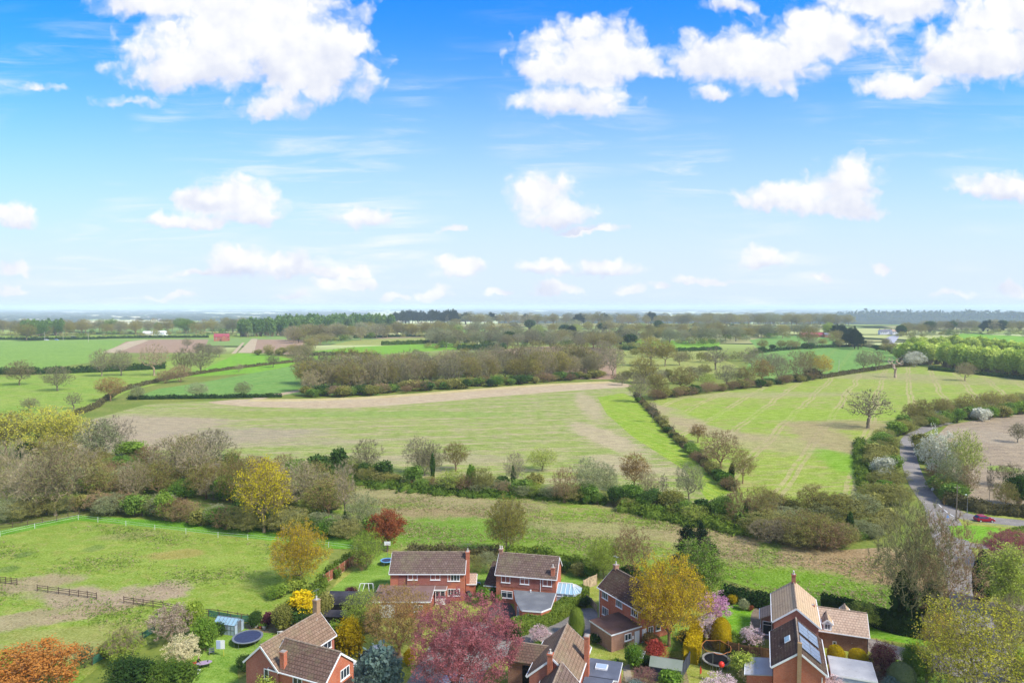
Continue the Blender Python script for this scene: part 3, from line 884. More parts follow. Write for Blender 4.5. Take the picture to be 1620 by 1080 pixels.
# rounded and columnar masses
make_bush('bush_a', 31, lumps=15, lr=.40, n=6000, lsize=.025); make_bush('bush_b', 32, lumps=19, lr=.34, n=6000, lsize=.025); make_bush('bush_c', 33, lumps=11, lr=.46, rz=.5, n=6000, lsize=.025)
make_bush('bush_fine', 34, n=9000, lumps=40, lr=.32, lsize=.018)
make_bush('round_tree', 35, n=7000, lumps=40, lr=.34, rx=.42, rz=.46, cz=.54, lsize=.022, bottom=.12)
make_bush('poplar_a', 36, n=8000, lumps=50, lr=.30, rx=.27, rz=.5, cz=.52, lsize=.02, shape=lambda z: np.clip(1.15 - .55 * np.maximum(z, 0) ** 2, .3, 1.1))
make_bush('ivy_col', 38, n=3200, lumps=26, lr=.26, rx=.30, rz=.52, cz=.48, lsize=.026, shape=lambda z: np.clip(.75 - .55 * z + .15 * np.sin(z * 9), .18, 1.1))
make_bush('spruce_round', 37, n=16000, lumps=120, lr=.17, rx=.60, rz=.62, cz=.40, lsize=.022, aspect=.3, core=.86)
make_clipped('column', 41, [(.10, .02), (.17, .12), (.19, .35), (.18, .6), (.13, .82), (.06, .95), (.005, 1.0)], lsize=.014)
make_clipped('dome', 42, [(.28, .0), (.33, .15), (.35, .4), (.34, .62), (.28, .8), (.17, .94), (.01, 1.0)], lsize=.013, n=9000)
make_clipped('ball', 43, [(.30, .0), (.46, .2), (.52, .45), (.50, .66), (.38, .86), (.2, .97), (.01, 1.0)], lsize=.016, n=9000)


KINDS = {  # default: protos, bark, leaf, name
    'bare': (['bare_a', 'bare_b', 'bare_c'], 'bark_grey', 'leaf_twig', 'bare_tree'),
    'bud': (['bud_a', 'bud_b', 'bud_wide'], 'bark_grey', 'leaf_olive', 'budding_tree'),
    'leafy': (['leafy_a', 'leafy_b'], 'bark_brown', 'leaf_green', 'leafy_tree'),
    'round': (['round_tree'], 'bark_brown', 'leaf_green', 'leafy_tree'),
    'stems': (['stems_a', 'stems_b'], 'bark_warm', 'leaf_twig', 'bare_shrub'),
    'budstems': (['bud_c'], 'bark_green', 'leaf_palegreen', 'willow_shrub'),
    'bush': (['bush_a', 'bush_b', 'bush_c'], 'bark_brown', 'leaf_green', 'bush'),
    'poplar': (['poplar_a'], 'bark_brown', 'leaf_poplar', 'poplar_tree'),
    'pine': (['pine'], 'bark_dark', 'leaf_conifer', 'pine_tree'),
}
_tr = random.Random(3)


def plant(kind, pos, H, W, label, group=None, cat='tree', name=None, bark=None, leaf=None, parts=None, proto=None, rot=None):
    pr, bk, lf, nm = KINDS.get(kind, ([kind], 'bark_brown', 'leaf_green', 'tree'))
    p = PROTO[proto or _tr.choice(pr)]
    bk = bark or bk; lf = leaf or lf; name = name or nm
    if not lf.startswith('leaf_'): lf = 'leaf_' + lf
    if not bk.startswith('bark_'): bk = 'bark_' + bk
    d = math.hypot(pos[0], pos[1])
    if parts is None: parts = d < 265
    rot = _tr.random() * 6.28 if rot is None else rot
    sc = (W / p.w, W / p.w, H)

    def mats(o, order):
        for i, m in enumerate(order):
            o.material_slots[i].link = 'OBJECT'; o.material_slots[i].material = MATS[m]
    if parts:
        root = link(name, None, None, pos, rot); root.scale = sc
        if p.trunk is not None:
            a = link('stem' if cat in ('shrub', 'bush') else 'trunk', p.trunk, root); mats(a, [bk])
        b = link('foliage' if cat in ('shrub', 'bush') else 'crown', p.crown, root); mats(b, [bk, lf])
    else:
        root = link(name, p.whole, None, pos, rot, sc); mats(root, [bk, lf])
    tag(root, label, cat, group)
    return root


def tree(kind, px, py, hpx, wpx, label, **kw):
    """a plant whose foot, height and width are read off the photograph"""
    P = G(px, py)
    if py < 512: P.z = terrain_z(P.x, P.y)
    H = Zat(px, py - hpx, P.y) - P.z
    a, dy, dz = ray(px, py)
    W = wpx * (P.y / dy) / F_PX
    return plant(kind, P, max(.4, H), W, label, **kw)


def hedge(name, pts, w, h, leaf, label, group=None, dens=26, lsize=.16, wob=.25, world=False, clipped=False, bark='bark_brown', core=True, cat='hedge'):
    """a hedge along a line: leaves over a bank of foliage; pts are pixels of its foot"""
    P = [Vector((p[0], p[1])) if world else G(p[0], p[1]).xy for p in pts]
    C = catmull(P, 6)
    L = [0.0]
    for i in range(1, len(C)): L.append(L[-1] + (C[i] - C[i - 1]).length)
    tot = L[-1]
    r = np.random.default_rng(int(tot * 100) % 100000)
    cx = np.array([c.x for c in C]); cy = np.array([c.y for c in C])
    per = (2 * h + w)
    n = int(min(60000, dens * tot * per))
    s = r.random(n) * tot
    q = r.random(n) * per
    bx = np.interp(s, L, cx); by = np.interp(s, L, cy)
    ex = np.interp(np.minimum(s + .4, tot), L, cx) - np.interp(np.maximum(s - .4, 0), L, cx)
    ey = np.interp(np.minimum(s + .4, tot), L, cy) - np.interp(np.maximum(s - .4, 0), L, cy)
    en = np.hypot(ex, ey) + 1e-9; nx = -ey / en; ny = ex / en
    hv = 1 + (wob * (np.sin(s * .9 + 1) * .4 + np.sin(s * .37) * .5 + np.sin(s * 2.3) * .3))
    wv = 1 + wob * .6 * np.sin(s * .7 + 2) + wob * .3 * np.sin(s * 1.9)
    hh = h * hv; ww = w * wv
    side = np.where(q < h, -1, np.where(q < 2 * h, 1, 0))
    off = np.where(side != 0, side * ww / 2, (q - 2 * h) / w * ww - ww / 2)
    z = np.where(side == -1, q / h * hh, np.where(side == 1, (q - h) / h * hh, hh))
    if not clipped:
        k = np.clip(z / hh - .55, 0, 1) / .45; off = off * (1 - .35 * k)
    jit = lsize * (.35 if clipped else .9)
    c = np.stack([bx + nx * off, by + ny * off, np.maximum(.03, z)], 1) + r.normal(size=(n, 3)) * jit
    c[:, 2] = np.maximum(c[:, 2], .02)
    lv, lq = leaf_quads(r, c, lsize)
    parts = [(lv, lq, 0)]
    if core:
        sm = np.arange(0, tot + .01, max(.5, tot / 400))
        bx = np.interp(sm, L, cx); by = np.interp(sm, L, cy)
        ex = np.gradient(bx); ey = np.gradient(by); en = np.hypot(ex, ey) + 1e-9; nx = -ey / en; ny = ex / en
        hv = 1 + (wob * (np.sin(sm * .9 + 1) * .4 + np.sin(sm * .37) * .5 + np.sin(sm * 2.3) * .3)); wv = 1 + wob * .6 * np.sin(sm * .7 + 2) + wob * .3 * np.sin(sm * 1.9)
        k = .93 if clipped else .8
        tp = .95 if clipped else .6
        prof = [(-1, 0), (-1, .6), (-tp, 1), (tp, 1), (1, .6), (1, 0)]
        V = np.stack([np.stack([bx + nx * o * w * wv * k / 2, by + ny * o * w * wv * k / 2, h * hv * zz * k], 1) for o, zz in prof], 1)
        m = len(sm); V = V.reshape(-1, 3)
        Q = []
        for i in range(m - 1):
            for j in range(5): Q.append((i * 6 + j, i * 6 + j + 1, i * 6 + 7 + j, i * 6 + 6 + j))
        for b0 in (0, (m - 1) * 6): Q += [(b0, b0 + 1, b0 + 4, b0 + 5), (b0 + 1, b0 + 2, b0 + 3, b0 + 4)]
        parts.append((V, np.array(Q), 0))
    v, q, i = join(parts)
    o = v[:, :].mean(0) * np.array([1, 1, 0])
    me = np_mesh(name, v - o, q, [MATS['leaf_' + leaf]], i)
    return tag(link(name, me, None, tuple(o)), label, cat, group)
# ------------------------------------------------------------------ planting of the landscape
LOOK = {  # kind, leaf, bark, words
    'grey': ('bare', None, 'bark_grey', 'grey bare-branched tree'),
    'brown': ('bare', None, 'bark_brown', 'brown bare-branched tree'),
    'mauve': ('bare', None, 'bark_mauve', 'mauve-grey bare-branched tree'),
    'pale': ('bare', None, 'bark_pale', 'pale bare-branched tree'),
    'olive': ('bud', 'olive', 'bark_warm', 'olive tree coming into bud'),
    'gold': ('bud', 'amber', 'bark_brown', 'gold-brown tree coming into leaf'),
    'lime': ('bud', 'lime', 'bark_green', 'lime-yellow tree coming into leaf'),
    'pgreen': ('bud', 'palegreen', 'bark_grey', 'pale grey-green tree coming into leaf'),
    'leaf': ('leafy', 'green', 'bark_brown', 'mid-green tree in leaf'),
    'dleaf': ('round', 'hedge_dark', 'bark_dark', 'dark green tree in full leaf'),
    'spring': ('round', 'spring', 'bark_brown', 'fresh green tree in full leaf'),
    'orange': ('bud', 'bronze', 'bark_warm', 'rusty orange tree coming into leaf'),
    'poplar': ('poplar', 'farpoplar', 'bark_brown', 'tall green poplar'),
    'conif': ('pine', 'conifer', 'bark_dark', 'dark conifer'),
    'stem': ('stems', None, 'bark_warm', 'brown many-stemmed bare shrub'),
    'stemp': ('stems', None, 'bark_pale', 'pale many-stemmed bare shrub'),
    'bstem': ('budstems', 'palegreen', 'bark_green', 'pale green many-stemmed shrub'),
    'ostem': ('budstems', 'olive', 'bark_green', 'olive many-stemmed shrub'),
    'lstem': ('budstems', 'lime', 'bark_green', 'lime many-stemmed shrub'),
    'bush': ('bush', 'green', 'bark_brown', 'mid-green leafy bush'),
    'dbush': ('bush', 'ivy', 'bark_brown', 'dark green ivy-clad bush'),
    'obush': ('bush', 'olive', 'bark_brown', 'olive leafy bush'),
    'sbush': ('bush', 'spring', 'bark_brown', 'bright green leafy bush'),
    'wbush': ('bush', 'white', 'bark_brown', 'bush white with blossom'),
    'ivy': ('ivy_col', 'ivy', 'bark_dark', 'dark ivy-clad trunk'),
}
SHRUBS = {'stem', 'stemp', 'bstem', 'ostem', 'lstem', 'bush', 'dbush', 'obush', 'sbush', 'wbush'}
_sr = random.Random(11)


NAMES = {'gold': 'oak_tree', 'orange': 'oak_tree', 'dbush': 'ivy_bush', 'obush': 'thorn_bush', 'wbush': 'blackthorn_bush', 'pgreen': 'willow_tree', 'lime': 'willow_tree'}


def put(look, px, py, hpx, wpx, label, **kw):
    k, lf, bk, words = LOOK[look]
    kw.setdefault('cat', 'shrub' if look in SHRUBS else 'tree')
    if look in NAMES: kw.setdefault('name', NAMES[look])
    return tree(k, px, py, hpx, wpx, label, leaf=kw.pop('leaf', lf), bark=kw.pop('bark', bk), **kw)


def scatter(mix, pts, n, hr, wr, jx, jy, where, group, world=None):
    """n plants of a mixed belt spread along a line of the photograph"""
    seg = [0.0]
    for a, b in zip(pts[:-1], pts[1:]): seg.append(seg[-1] + math.hypot(b[0] - a[0], b[1] - a[1]))
    names = [m[0] for m in mix]; ws = [m[1] for m in mix]
    out = []
    for i in range(n):
        s = (i + .2 + .6 * _sr.random()) / n * seg[-1]
        px = float(np.interp(s, seg, [p[0] for p in pts])) + _sr.uniform(-jx, jx)
        py = float(np.interp(s, seg, [p[1] for p in pts])) + _sr.uniform(-jy, jy)
        look = _sr.choices(names, ws)[0]
        k, lf, bk, words = LOOK[look]
        P = G(px, py)
        P.z = terrain_z(P.x, P.y)
        h = _sr.uniform(*hr); w = h * _sr.uniform(*wr)
        if look in ('poplar', 'ivy'): w *= .7
        if look in ('bush', 'dbush', 'obush', 'sbush', 'wbush', 'stem', 'stemp', 'bstem', 'ostem', 'lstem'): h *= .72
        out.append(plant(k, P, h, w, f'{words} {where}', group, leaf=lf, bark=bk, cat='shrub' if look in SHRUBS else 'tree', name=NAMES.get(look)))
    return out


# --- skyline woods on the edge of the plateau
scatter([('brown', 2), ('olive', 2), ('mauve', 2), ('pgreen', 1), ('gold', 2), ('leaf', 1), ('olive', 2)], [(-20, 528), (90, 529), (200, 527), (300, 525), (395, 527)], 64, (16.9, 26.0), (.8, 1.1), 5, 4, 'in the far wood at the left skyline', 'trees of the far left wood')
scatter([('poplar', 1)], [(32, 531), (60, 531), (102, 530)], 11, (23, 28), (.7, .9), 3, 1.5, 'in the stand beside the far left road', 'poplars beside the far road')
scatter([('poplar', 1)], [(378, 532), (440, 530), (540, 527)], 34, (24, 30), (.65, .85), 3, 2, 'in the plantation behind the ploughed field', 'poplars of the plantation')
scatter([('poplar', 1)], [(440, 524), (540, 522), (625, 521)], 44, (29, 34), (.6, .8), 3, 1.5, 'in the back row of the plantation', 'back row poplars of the plantation')
scatter([('conif', 1)], [(620, 510), (670, 509), (724, 512)], 42, (28.6, 41.6), (.6, .8), 4, 1.5, 'in the dark pine wood on the middle skyline', 'conifers of the pine wood')
scatter([('brown', 1), ('olive', 2), ('mauve', 2), ('pgreen', 1), ('conif', 1), ('olive', 1), ('gold', 1)], [(715, 514), (850, 512), (960, 513), (1070, 512)], 61, (22.1, 33.8), (.9, 1.3), 6, 2.5, 'in the wood on the middle skyline', 'trees of the middle skyline wood')
scatter([('brown', 1), ('olive', 2), ('mauve', 2), ('pgreen', 1), ('gold', 1), ('olive', 2)], [(1070, 512), (1200, 513), (1340, 514)], 78, (22.1, 32.5), (1.0, 1.4), 5, 4, 'in the broad wood at the right skyline', 'trees of the right skyline wood')
scatter([('brown', 2), ('olive', 2), ('dleaf', 1), ('mauve', 2), ('conif', 1)], [(1420, 532), (1480, 524), (1550, 521), (1650, 526)], 40, (15, 22), (.9, 1.2), 6, 3, 'in the wood beyond the lime-green rows', 'trees of the far right wood')
scatter([('conif', 1)], [(1318, 532), (1340, 545), (1362, 556)], 12, (19, 24), (.6, .85), 4, 2, 'in the dark clump by the red-roofed barn', 'dark conifers by the red barn')
# --- belts of hedgerow trees in the middle distance
scatter([('olive', 3), ('gold', 3), ('grey', 3), ('brown', 2), ('pgreen', 1)], [(455, 540), (540, 536), (640, 531), (720, 524)], 53, (16.9, 23.4), (.95, 1.25), 8, 4, 'in the hedgerows before the pine wood', 'hedgerow trees before the pine wood')
scatter([('grey', 3), ('pgreen', 3), ('mauve', 2), ('olive', 2), ('dleaf', 1)], [(680, 548), (760, 545), (860, 545), (960, 548), (1020, 545)], 64, (14.3, 20.8), (1.0, 1.4), 8, 6, 'in the copse round the pink cottage', 'trees round the pink cottage')
scatter([('olive', 3), ('gold', 2), ('grey', 2), ('pgreen', 2), ('lime', 1), ('dleaf', 1)], [(720, 530), (830, 527), (960, 527), (1080, 530), (1180, 528)], 61, (15.6, 22.1), (1.0, 1.35), 8, 5, 'in the scattered hedgerows of the far middle', 'trees of the far middle hedgerows')
scatter([('olive', 3), ('gold', 2), ('mauve', 2), ('pgreen', 1), ('pgreen', 2)], [(1030, 540), (1120, 540), (1200, 533), (1300, 528)], 42, (14.3, 20.8), (1.0, 1.3), 8, 4, 'in the hedgerows below the right skyline wood', 'trees below the right skyline wood')
scatter([('gold', 2), ('olive', 2), ('mauve', 2), ('dbush', 2)], [(1190, 556), (1280, 551), (1340, 548), (1410, 556)], 18, (7, 12), (1.0, 1.4), 6, 2, 'along the top of the green crop field', 'trees along the top of the green crop')
scatter([('mauve', 3), ('brown', 3), ('obush', 2), ('stem', 2)], [(1395, 545), (1425, 566), (1450, 575)], 14, (9, 14), (.9, 1.2), 6, 3, 'at the corner of the lime-green rows', 'bare trees at the corner of the rows')
scatter([('mauve', 3), ('grey', 3), ('brown', 2)], [(300, 553), (330, 560), (350, 562)], 7, (10, 14), (1, 1.3), 8, 4, 'beside the pale farm track', 'bare trees beside the farm track')
scatter([('gold', 1), ('olive', 2), ('brown', 2)], [(478, 570), (488, 555), (500, 545), (530, 540)], 12, (9, 13), (1, 1.3), 6, 3, 'along the hedge left of the small brown field', 'trees by the small brown field')
scatter([('brown', 2), ('gold', 1), ('obush', 2)], [(405, 562), (450, 560), (480, 565)], 8, (7, 11), (1, 1.3), 5, 2, 'in the clump beneath the small brown field', 'trees beneath the small brown field')
def thicket(pts, n, where):
    """far-off scrub that reads as one mass: uneven leafy clumps along a hedgerow"""
    r = np.random.default_rng(n * 7 + len(where)); seg = [0.0]
    for a, b in zip(pts[:-1], pts[1:]): seg.append(seg[-1] + math.hypot(b[0] - a[0], b[1] - a[1]))
    V = []; I = []
    for i in range(n):
        s = (i + r.random()) / n * seg[-1]
        P = G(float(np.interp(s, seg, [p[0] for p in pts])) + r.uniform(-9, 9), float(np.interp(s, seg, [p[1] for p in pts])) + r.uniform(-4, 4))
        h = r.uniform(5, 11); w = h * r.uniform(1.2, 2.0); k = 420
        c = lump_points(r, k, .5, .52, .46, 12, .42) * np.array([w, w, h]) + np.array([P.x, P.y, terrain_z(P.x, P.y)])
        v, q = leaf_quads(r, c, h * .06); V.append(v); I.append(np.full(len(q), r.choice(4, p=[.4, .25, .2, .15])))
    v = np.concatenate(V); q = np.arange(len(v)).reshape(-1, 4); o = v.mean(0) * np.array([1, 1, 0])
    me = np_mesh('thicket', v - o, q, [MATS['leaf_' + x] for x in ('olive', 'twig', 'hedge', 'palegreen')], np.concatenate(I))
    tag(link('thicket', me, None, tuple(o)), kind='stuff')


for pts_, n_, wh_ in (([(455, 541), (540, 537), (640, 532), (720, 525)], 44, 'hedgerow thicket before the pine wood'), ([(680, 551), (760, 548), (860, 548), (960, 551), (1020, 548)], 46, 'thicket round the pink cottage'),
                      ([(720, 532), (830, 529), (960, 529), (1080, 532), (1180, 530)], 44, 'far middle hedgerow'), ([(1030, 543), (1120, 543), (1200, 536), (1300, 530)], 34, 'hedgerow below the right skyline wood'),
                      ([(-20, 532), (90, 533), (200, 531), (300, 529), (395, 531)], 40, 'far left wood edge'), ([(980, 562), (1060, 566), (1150, 572), (1200, 566)], 16, 'rough olive field edge'),
                      ([(1070, 517), (1200, 518), (1340, 519)], 40, 'right skyline wood edge'), ([(1420, 537), (1480, 530), (1550, 527), (1650, 531)], 30, 'far right wood edge')):
    thicket(pts_, int(n_ * 1.5), wh_)
# lime rows on the right
scatter([('lrow', 1)] if False else [('poplar', 1)], [(1424, 571), (1480, 577), (1560, 588), (1650, 600)], 44, (15, 19), (.95, 1.25), 3, 2, 'in the front lime-green row', 'lime-green trees of the front row')
for o in list(COL.objects):
    if o.get('group') == 'lime-green trees of the front row':
        o['label'] = 'leafy lime-green tree in the long front row by the right field'; o.name = 'lime_green_tree'
        (o.material_slots[1]).material = MATS['leaf_limerow']
scatter([('poplar', 1)], [(1440, 562), (1510, 556), (1570, 564), (1650, 578)], 36, (14, 18), (.95, 1.25), 5, 4, 'x', 'trees of the back rows')
for o in list(COL.objects):
    if o.get('group') == 'trees of the back rows':
        o['label'] = 'leafy yellow-green tree in the back rows by the right field'; o.name = 'lime_green_tree'
        (o.material_slots[1]).material = MATS['leaf_lime' if random.random() < .4 else 'leaf_limerow']
# --- wood behind the ploughed strip
scatter([('brown', 4), ('mauve', 3), ('grey', 3), ('olive', 2), ('gold', 2)], [(478, 612), (560, 610), (660, 602), (780, 594), (880, 588), (955, 586)], 61, (14.3, 20.8), (.8, 1.05), 7, 7, 'in the wood behind the ploughed strip', 'trees of the wood behind the ploughed strip')
scatter([('brown', 4), ('mauve', 3), ('olive', 3), ('gold', 2)], [(478, 623), (560, 621), (660, 613), (780, 605), (880, 599), (950, 595)], 42, (13.0, 18.2), (.75, 1.0), 7, 3, 'at the front of the wood behind the ploughed strip', 'front trees of the wood behind the ploughed strip')
scatter([('bush', 3), ('dbush', 2), ('obush', 2), ('stem', 2)], [(480, 628), (560, 626), (660, 618), (780, 610), (880, 603), (955, 597)], 46, (5.2, 8.5), (1.1, 1.6), 5, 1.5, 'under the trees behind the ploughed strip', 'undergrowth of the wood')
put('pale', 597, 620, 62, 34, 'tallest silver-trunked bare tree at the front of the wood behind the ploughed strip', bark='bark_pale')
put('mauve', 970, 594, 44, 40, 'spreading dark bare tree standing apart at the right end of the wood')

# --- single field trees on the left
put('gold', 42, 538, 24, 28, 'rounded golden-green tree at the far edge of the pale green crop, beside the poplars')
put('brown', 31, 609, 38, 40, 'bare brown tree alone in the pasture, nearest the left edge')
put('mauve', 91, 618, 38, 44, 'bare brown tree alone in the pasture with a twiggy skirt round its foot')
put('grey', 161, 595, 42, 34, 'bare tree at the left end of the row along the pasture hedge', group=None)
put('grey', 192, 594, 40, 34, 'bare tree second in the row along the pasture hedge')
put('brown', 244, 594, 50, 46, 'largest spreading bare tree in the row along the pasture hedge', proto='bare_oak')
put('mauve', 292, 596, 44, 36, 'bare mauve tree right of the largest in the pasture hedge row')
put('grey', 318, 590, 40, 40, 'bare tree at the right end of the pasture hedge row')
put('stem', 285, 604, 26, 34, 'brown bare thicket at the foot of the pasture hedge row')
put('stem', 262, 606, 20, 30, 'low brown thicket left of the foot of the pasture hedge row')
put('orange', 175, 634, 36, 42, 'orange-leaved oak by the bend of the pasture hedge')
put('grey', 117, 647, 26, 26, 'small gnarled bare tree in front of the orange-leaved oak', proto='bare_oak')
put('bstem', 218, 632, 22, 20, 'pale round shrub right of the orange-leaved oak')
put('bstem', 313, 629, 24, 32, 'large pale round shrub in the dark hedge below the green crop')
put('bstem', 384, 628, 24, 26, 'smaller pale round shrub in the dark hedge below the green crop')
put('grey', 432, 581, 22, 22, 'small bare tree on the hedge above the green crop')
put('brown', 466, 573, 22, 26, 'bare round tree at the right end of the hedge above the green crop')
put('pale', 378, 588, 12, 14, 'faint pale shrub alone in the bright green field', cat='shrub')
put('grey', 48, 650, 20, 26, 'half-hidden bare crown just above the golden willow')

# --- centre-right field trees
put('gold', 1030, 579, 44, 44, 'golden domed oak at the head of the right field, left of a pair')
put('gold', 1052, 579, 38, 34, 'golden oak right of the domed oak at the head of the right field')
put('brown', 1075, 578, 22, 26, 'small brown round tree right of the two golden oaks')
put('gold', 1018, 606, 42, 44, 'wide golden-brown tree at the left corner of the right field')
put('olive', 1040, 629, 38, 36, 'olive tree over the gap at the left corner of the right field')
put('grey', 1012, 636, 40, 34, 'thin grey tree over the top end of the diagonal hedge')
put('mauve', 1132, 585, 36, 40, 'dark wide-forked bare oak in the olive field', proto='bare_oak')
put('olive', 1080, 622, 40, 44, 'olive-brown tree in the right field hedge, left of the lime bush')
put('lstem', 1119, 614, 24, 24, 'small lime-yellow bush in the right field hedge')
put('mauve', 1150, 611, 34, 40, 'mauve bare tree in the right field hedge, left of the orange tree')
put('orange', 1206, 608, 38, 34, 'rusty orange tree in the right field hedge')
put('olive', 1180, 611, 30, 34, 'olive tree just left of the orange tree in the right field hedge')
put('mauve', 1232, 605, 40, 30, 'mauve bare tree just right of the orange tree')
put('brown', 1262, 602, 46, 44, 'large brown tree in the right field hedge')
put('gold', 1280, 595, 38, 32, 'golden tree behind the large brown tree in the right field hedge')
put('gold', 1301, 597, 34, 32, 'small yellow tree alone at the edge of the green crop', leaf='gold')
put('bush', 1285, 600, 18, 34, 'dark low bush between the brown and the yellow tree', leaf='hedge_brown')
put('pgreen', 1222, 588, 30, 40, 'pale grey-green round tree behind the right field hedge')
put('grey', 1190, 584, 34, 34, 'grey bare tree behind the right field hedge')
put('gold', 1278, 549, 32, 30, 'large golden tree above the green crop, left of the barn')
put('gold', 1322, 546, 24, 26, 'smaller golden tree above the green crop, right of the barn')
put('leaf', 1311, 533, 22, 18, 'round yellow-green tree right behind the red-roofed barn', leaf='lime')
put('dleaf', 904, 537, 22, 18, 'single dark evergreen among the pale trees of the middle distance', leaf='conifer')
put('pgreen', 1366, 588, 32, 26, 'pale thin bare tree on the boundary, left of a pair', bark='bark_pale')
put('mauve', 1386, 586, 30, 26, 'darker bare tree on the boundary, right of a pair')
put('bstem', 1447, 580, 24, 32, 'grey-white rounded bush at the end of the boundary hedge', leaf='white')
tree('stag', 1416, 597, 36, 34, 'dead bleached tree with stag-horn branches at the head of the right field', bark='bark_dead', name='dead_tree')
put('brown', 1527, 602, 28, 30, 'small brown tree with a pale trunk standing in the right field')
put('mauve', 1373, 677, 60, 70, 'lone bare oak standing in the right field', proto='bare_oak', bark='bark_grey')
scatter([('dbush', 2), ('stem', 3), ('obush', 2)], [(1035, 632), (1110, 621), (1200, 612), (1290, 600)], 46, (4, 8), (1.1, 1.5), 5, 1.5, 'at the foot of the right field hedge', 'bushes of the right field hedge')
scatter([('olive', 2), ('mauve', 2), ('stem', 2), ('obush', 2), ('grey', 1)], [(975, 610), (1010, 606), (1060, 602), (1120, 596)], 16, (6, 9), (1, 1.3), 8, 8, 'in the rough corner left of the right field', 'trees of the rough corner')

# --- diagonal hedge between the two big fields
put('grey', 1032, 668, 34, 12, 'dead thin trunk standing in the upper diagonal hedge', proto='bare_thin')
put('brown', 1065, 689, 22, 10, 'short broken trunk in the middle of the diagonal hedge', proto='stag', bark='bark_grey')
put('orange', 1104, 700, 28, 26, 'small orange-leaved tree on the diagonal hedge')
put('brown', 1140, 740, 58, 66, 'fan-shaped bare tree at the lower diagonal hedge', proto='bare_a', bark='bark_warm')
put('ivy', 1157, 762, 32, 12, 'dark ivy-clad stump beside the fan-shaped bare tree')
put('olive', 1175, 765, 50, 40, 'pale olive tree below the fan-shaped bare tree')
put('stem', 1125, 730, 20, 24, 'brown thicket under the fan-shaped bare tree')

scatter([('stem', 3), ('ostem', 2), ('obush', 2), ('dbush', 1), ('bush', 1)], [(1010, 632), (1034, 657), (1064, 689), (1112, 734), (1158, 778)], 34, (2.2, 4.6), (.9, 1.5), 3, 2.5, 'in the diagonal hedge between the two big fields', 'bushes of the diagonal hedge')
# --- hedge line between the big field and the meadow
mid = [('dbush', 505, 755, 36, 46, 'dark bush at the left of the mid hedge by the brambles'), ('stem', 450, 748, 30, 40, 'brown thicket behind the yellow oak'),
       ('bush', 470, 752, 26, 40, 'green bush just right of the yellow oak top'),
       ('dbush', 537, 752, 44, 38, 'dark ivy-clad mass in the mid hedge left of the wide bare tree'), ('dbush', 520, 755, 26, 40, 'low dark bush under the ivy-clad mass'),
       ('lstem', 560, 752, 28, 28, 'yellow-green bush between the ivy-clad mass and the wide bare tree'), ('grey', 580, 752, 56, 48, 'wide forked bare tree in the mid hedge'),
       ('dbush', 578, 757, 26, 26, 'dark bush at the foot of the wide forked bare tree'), ('dbush', 608, 762, 34, 34, 'dark rounded bush right of the wide forked bare tree'), ('bush', 596, 756, 22, 20, 'green bush left of the dark rounded bush'),
       ('mauve', 662, 750, 58, 50, 'tall bare tree at the head of the three in the mid hedge'), ('grey', 672, 752, 36, 34, 'thin bare tree right behind the tall one in the mid hedge'), ('ivy', 684, 760, 46, 11, 'dark ivy-clad trunk of the three in the mid hedge'),
       ('mauve', 686, 752, 50, 36, 'bare crown above the ivy-clad trunk'), ('olive', 721, 745, 46, 42, 'forked olive-brown tree right of the three in the mid hedge'),
       ('bush', 655, 768, 32, 36, 'blue-green rounded bush at the foot of the three'), ('lstem', 715, 776, 32, 44, 'yellow-green thicket under the forked olive-brown tree'), ('sbush', 745, 775, 40, 20, 'upright green shrub between two thickets'),
       ('ostem', 762, 778, 38, 36, 'olive willow thicket right of the upright green shrub'), ('stem', 735, 778, 26, 34, 'brown thicket beside the olive willow'), ('dbush', 795, 774, 22, 30, 'dark bush left of the ivied pollard'),
       ('ivy', 812, 774, 40, 10, 'ivied pollard trunk in the mid hedge'), ('grey', 814, 772, 56, 34, 'bare crown of the ivied pollard'), ('lime', 858, 745, 36, 48, 'pale gold tree at the edge of the big field'),
       ('obush', 845, 775, 26, 40, 'olive bush below the pale gold tree'), ('stem', 893, 795, 56, 44, 'brown thicket at the left of the green clump'), ('bstem', 930, 790, 66, 44, 'tall pale green clump of stems in the mid hedge'), ('bush', 930, 794, 30, 40, 'mid-green bush at the foot of the tall pale clump'),
       ('bstem', 958, 785, 52, 40, 'pale stems right of the tall pale clump'), ('orange', 1004, 778, 58, 46, 'brown-orange gnarled tree in the mid hedge'), ('brown', 1025, 790, 44, 36, 'small bare tree right of the brown-orange one'),
       ('bush', 1000, 800, 34, 44, 'mid-green bush below the brown-orange tree'), ('dbush', 975, 800, 30, 34, 'dark bush left of the mid-green one'), ('dbush', 1030, 805, 32, 44, 'dark bush right of the mid-green one'), ('stag_', 1050, 800, 50, 14, ''),
       ('pgreen', 1090, 792, 58, 48, 'pale feathery tree at the tip of the green margin'), ('obush', 1062, 812, 36, 50, 'olive bush under the pale feathery tree'), ('bush', 1085, 818, 28, 44, 'green bush right of the olive one'),
       ('dbush', 1112, 822, 32, 44, 'dark green bush toward the lower end of the mid hedge'), ('bush', 1142, 826, 42, 44, 'green bush at the lower end of the mid hedge'), ('sbush', 1132, 816, 24, 24, 'bright green bush above its darker neighbours'),
       ('stem', 1170, 832, 60, 50, 'brown willow thicket at the lower end of the mid hedge'), ('ivy', 1180, 834, 44, 11, 'dark ivied stem in the brown willow thicket'), ('olive', 1205, 830, 62, 50, 'tall olive willow right of the ivied stem'), ('dbush', 1200, 838, 26, 30, 'dark bush at the foot of the tall olive willow')]
for k, x, y, h, w, lb in mid:
    if k == 'stag_': tree('bare_thin', x, y, h, w, 'thin leaning bare trunk between bushes of the mid hedge', bark='bark_grey', name='bare_tree')
    else: put(k, x, y, h, w, lb)
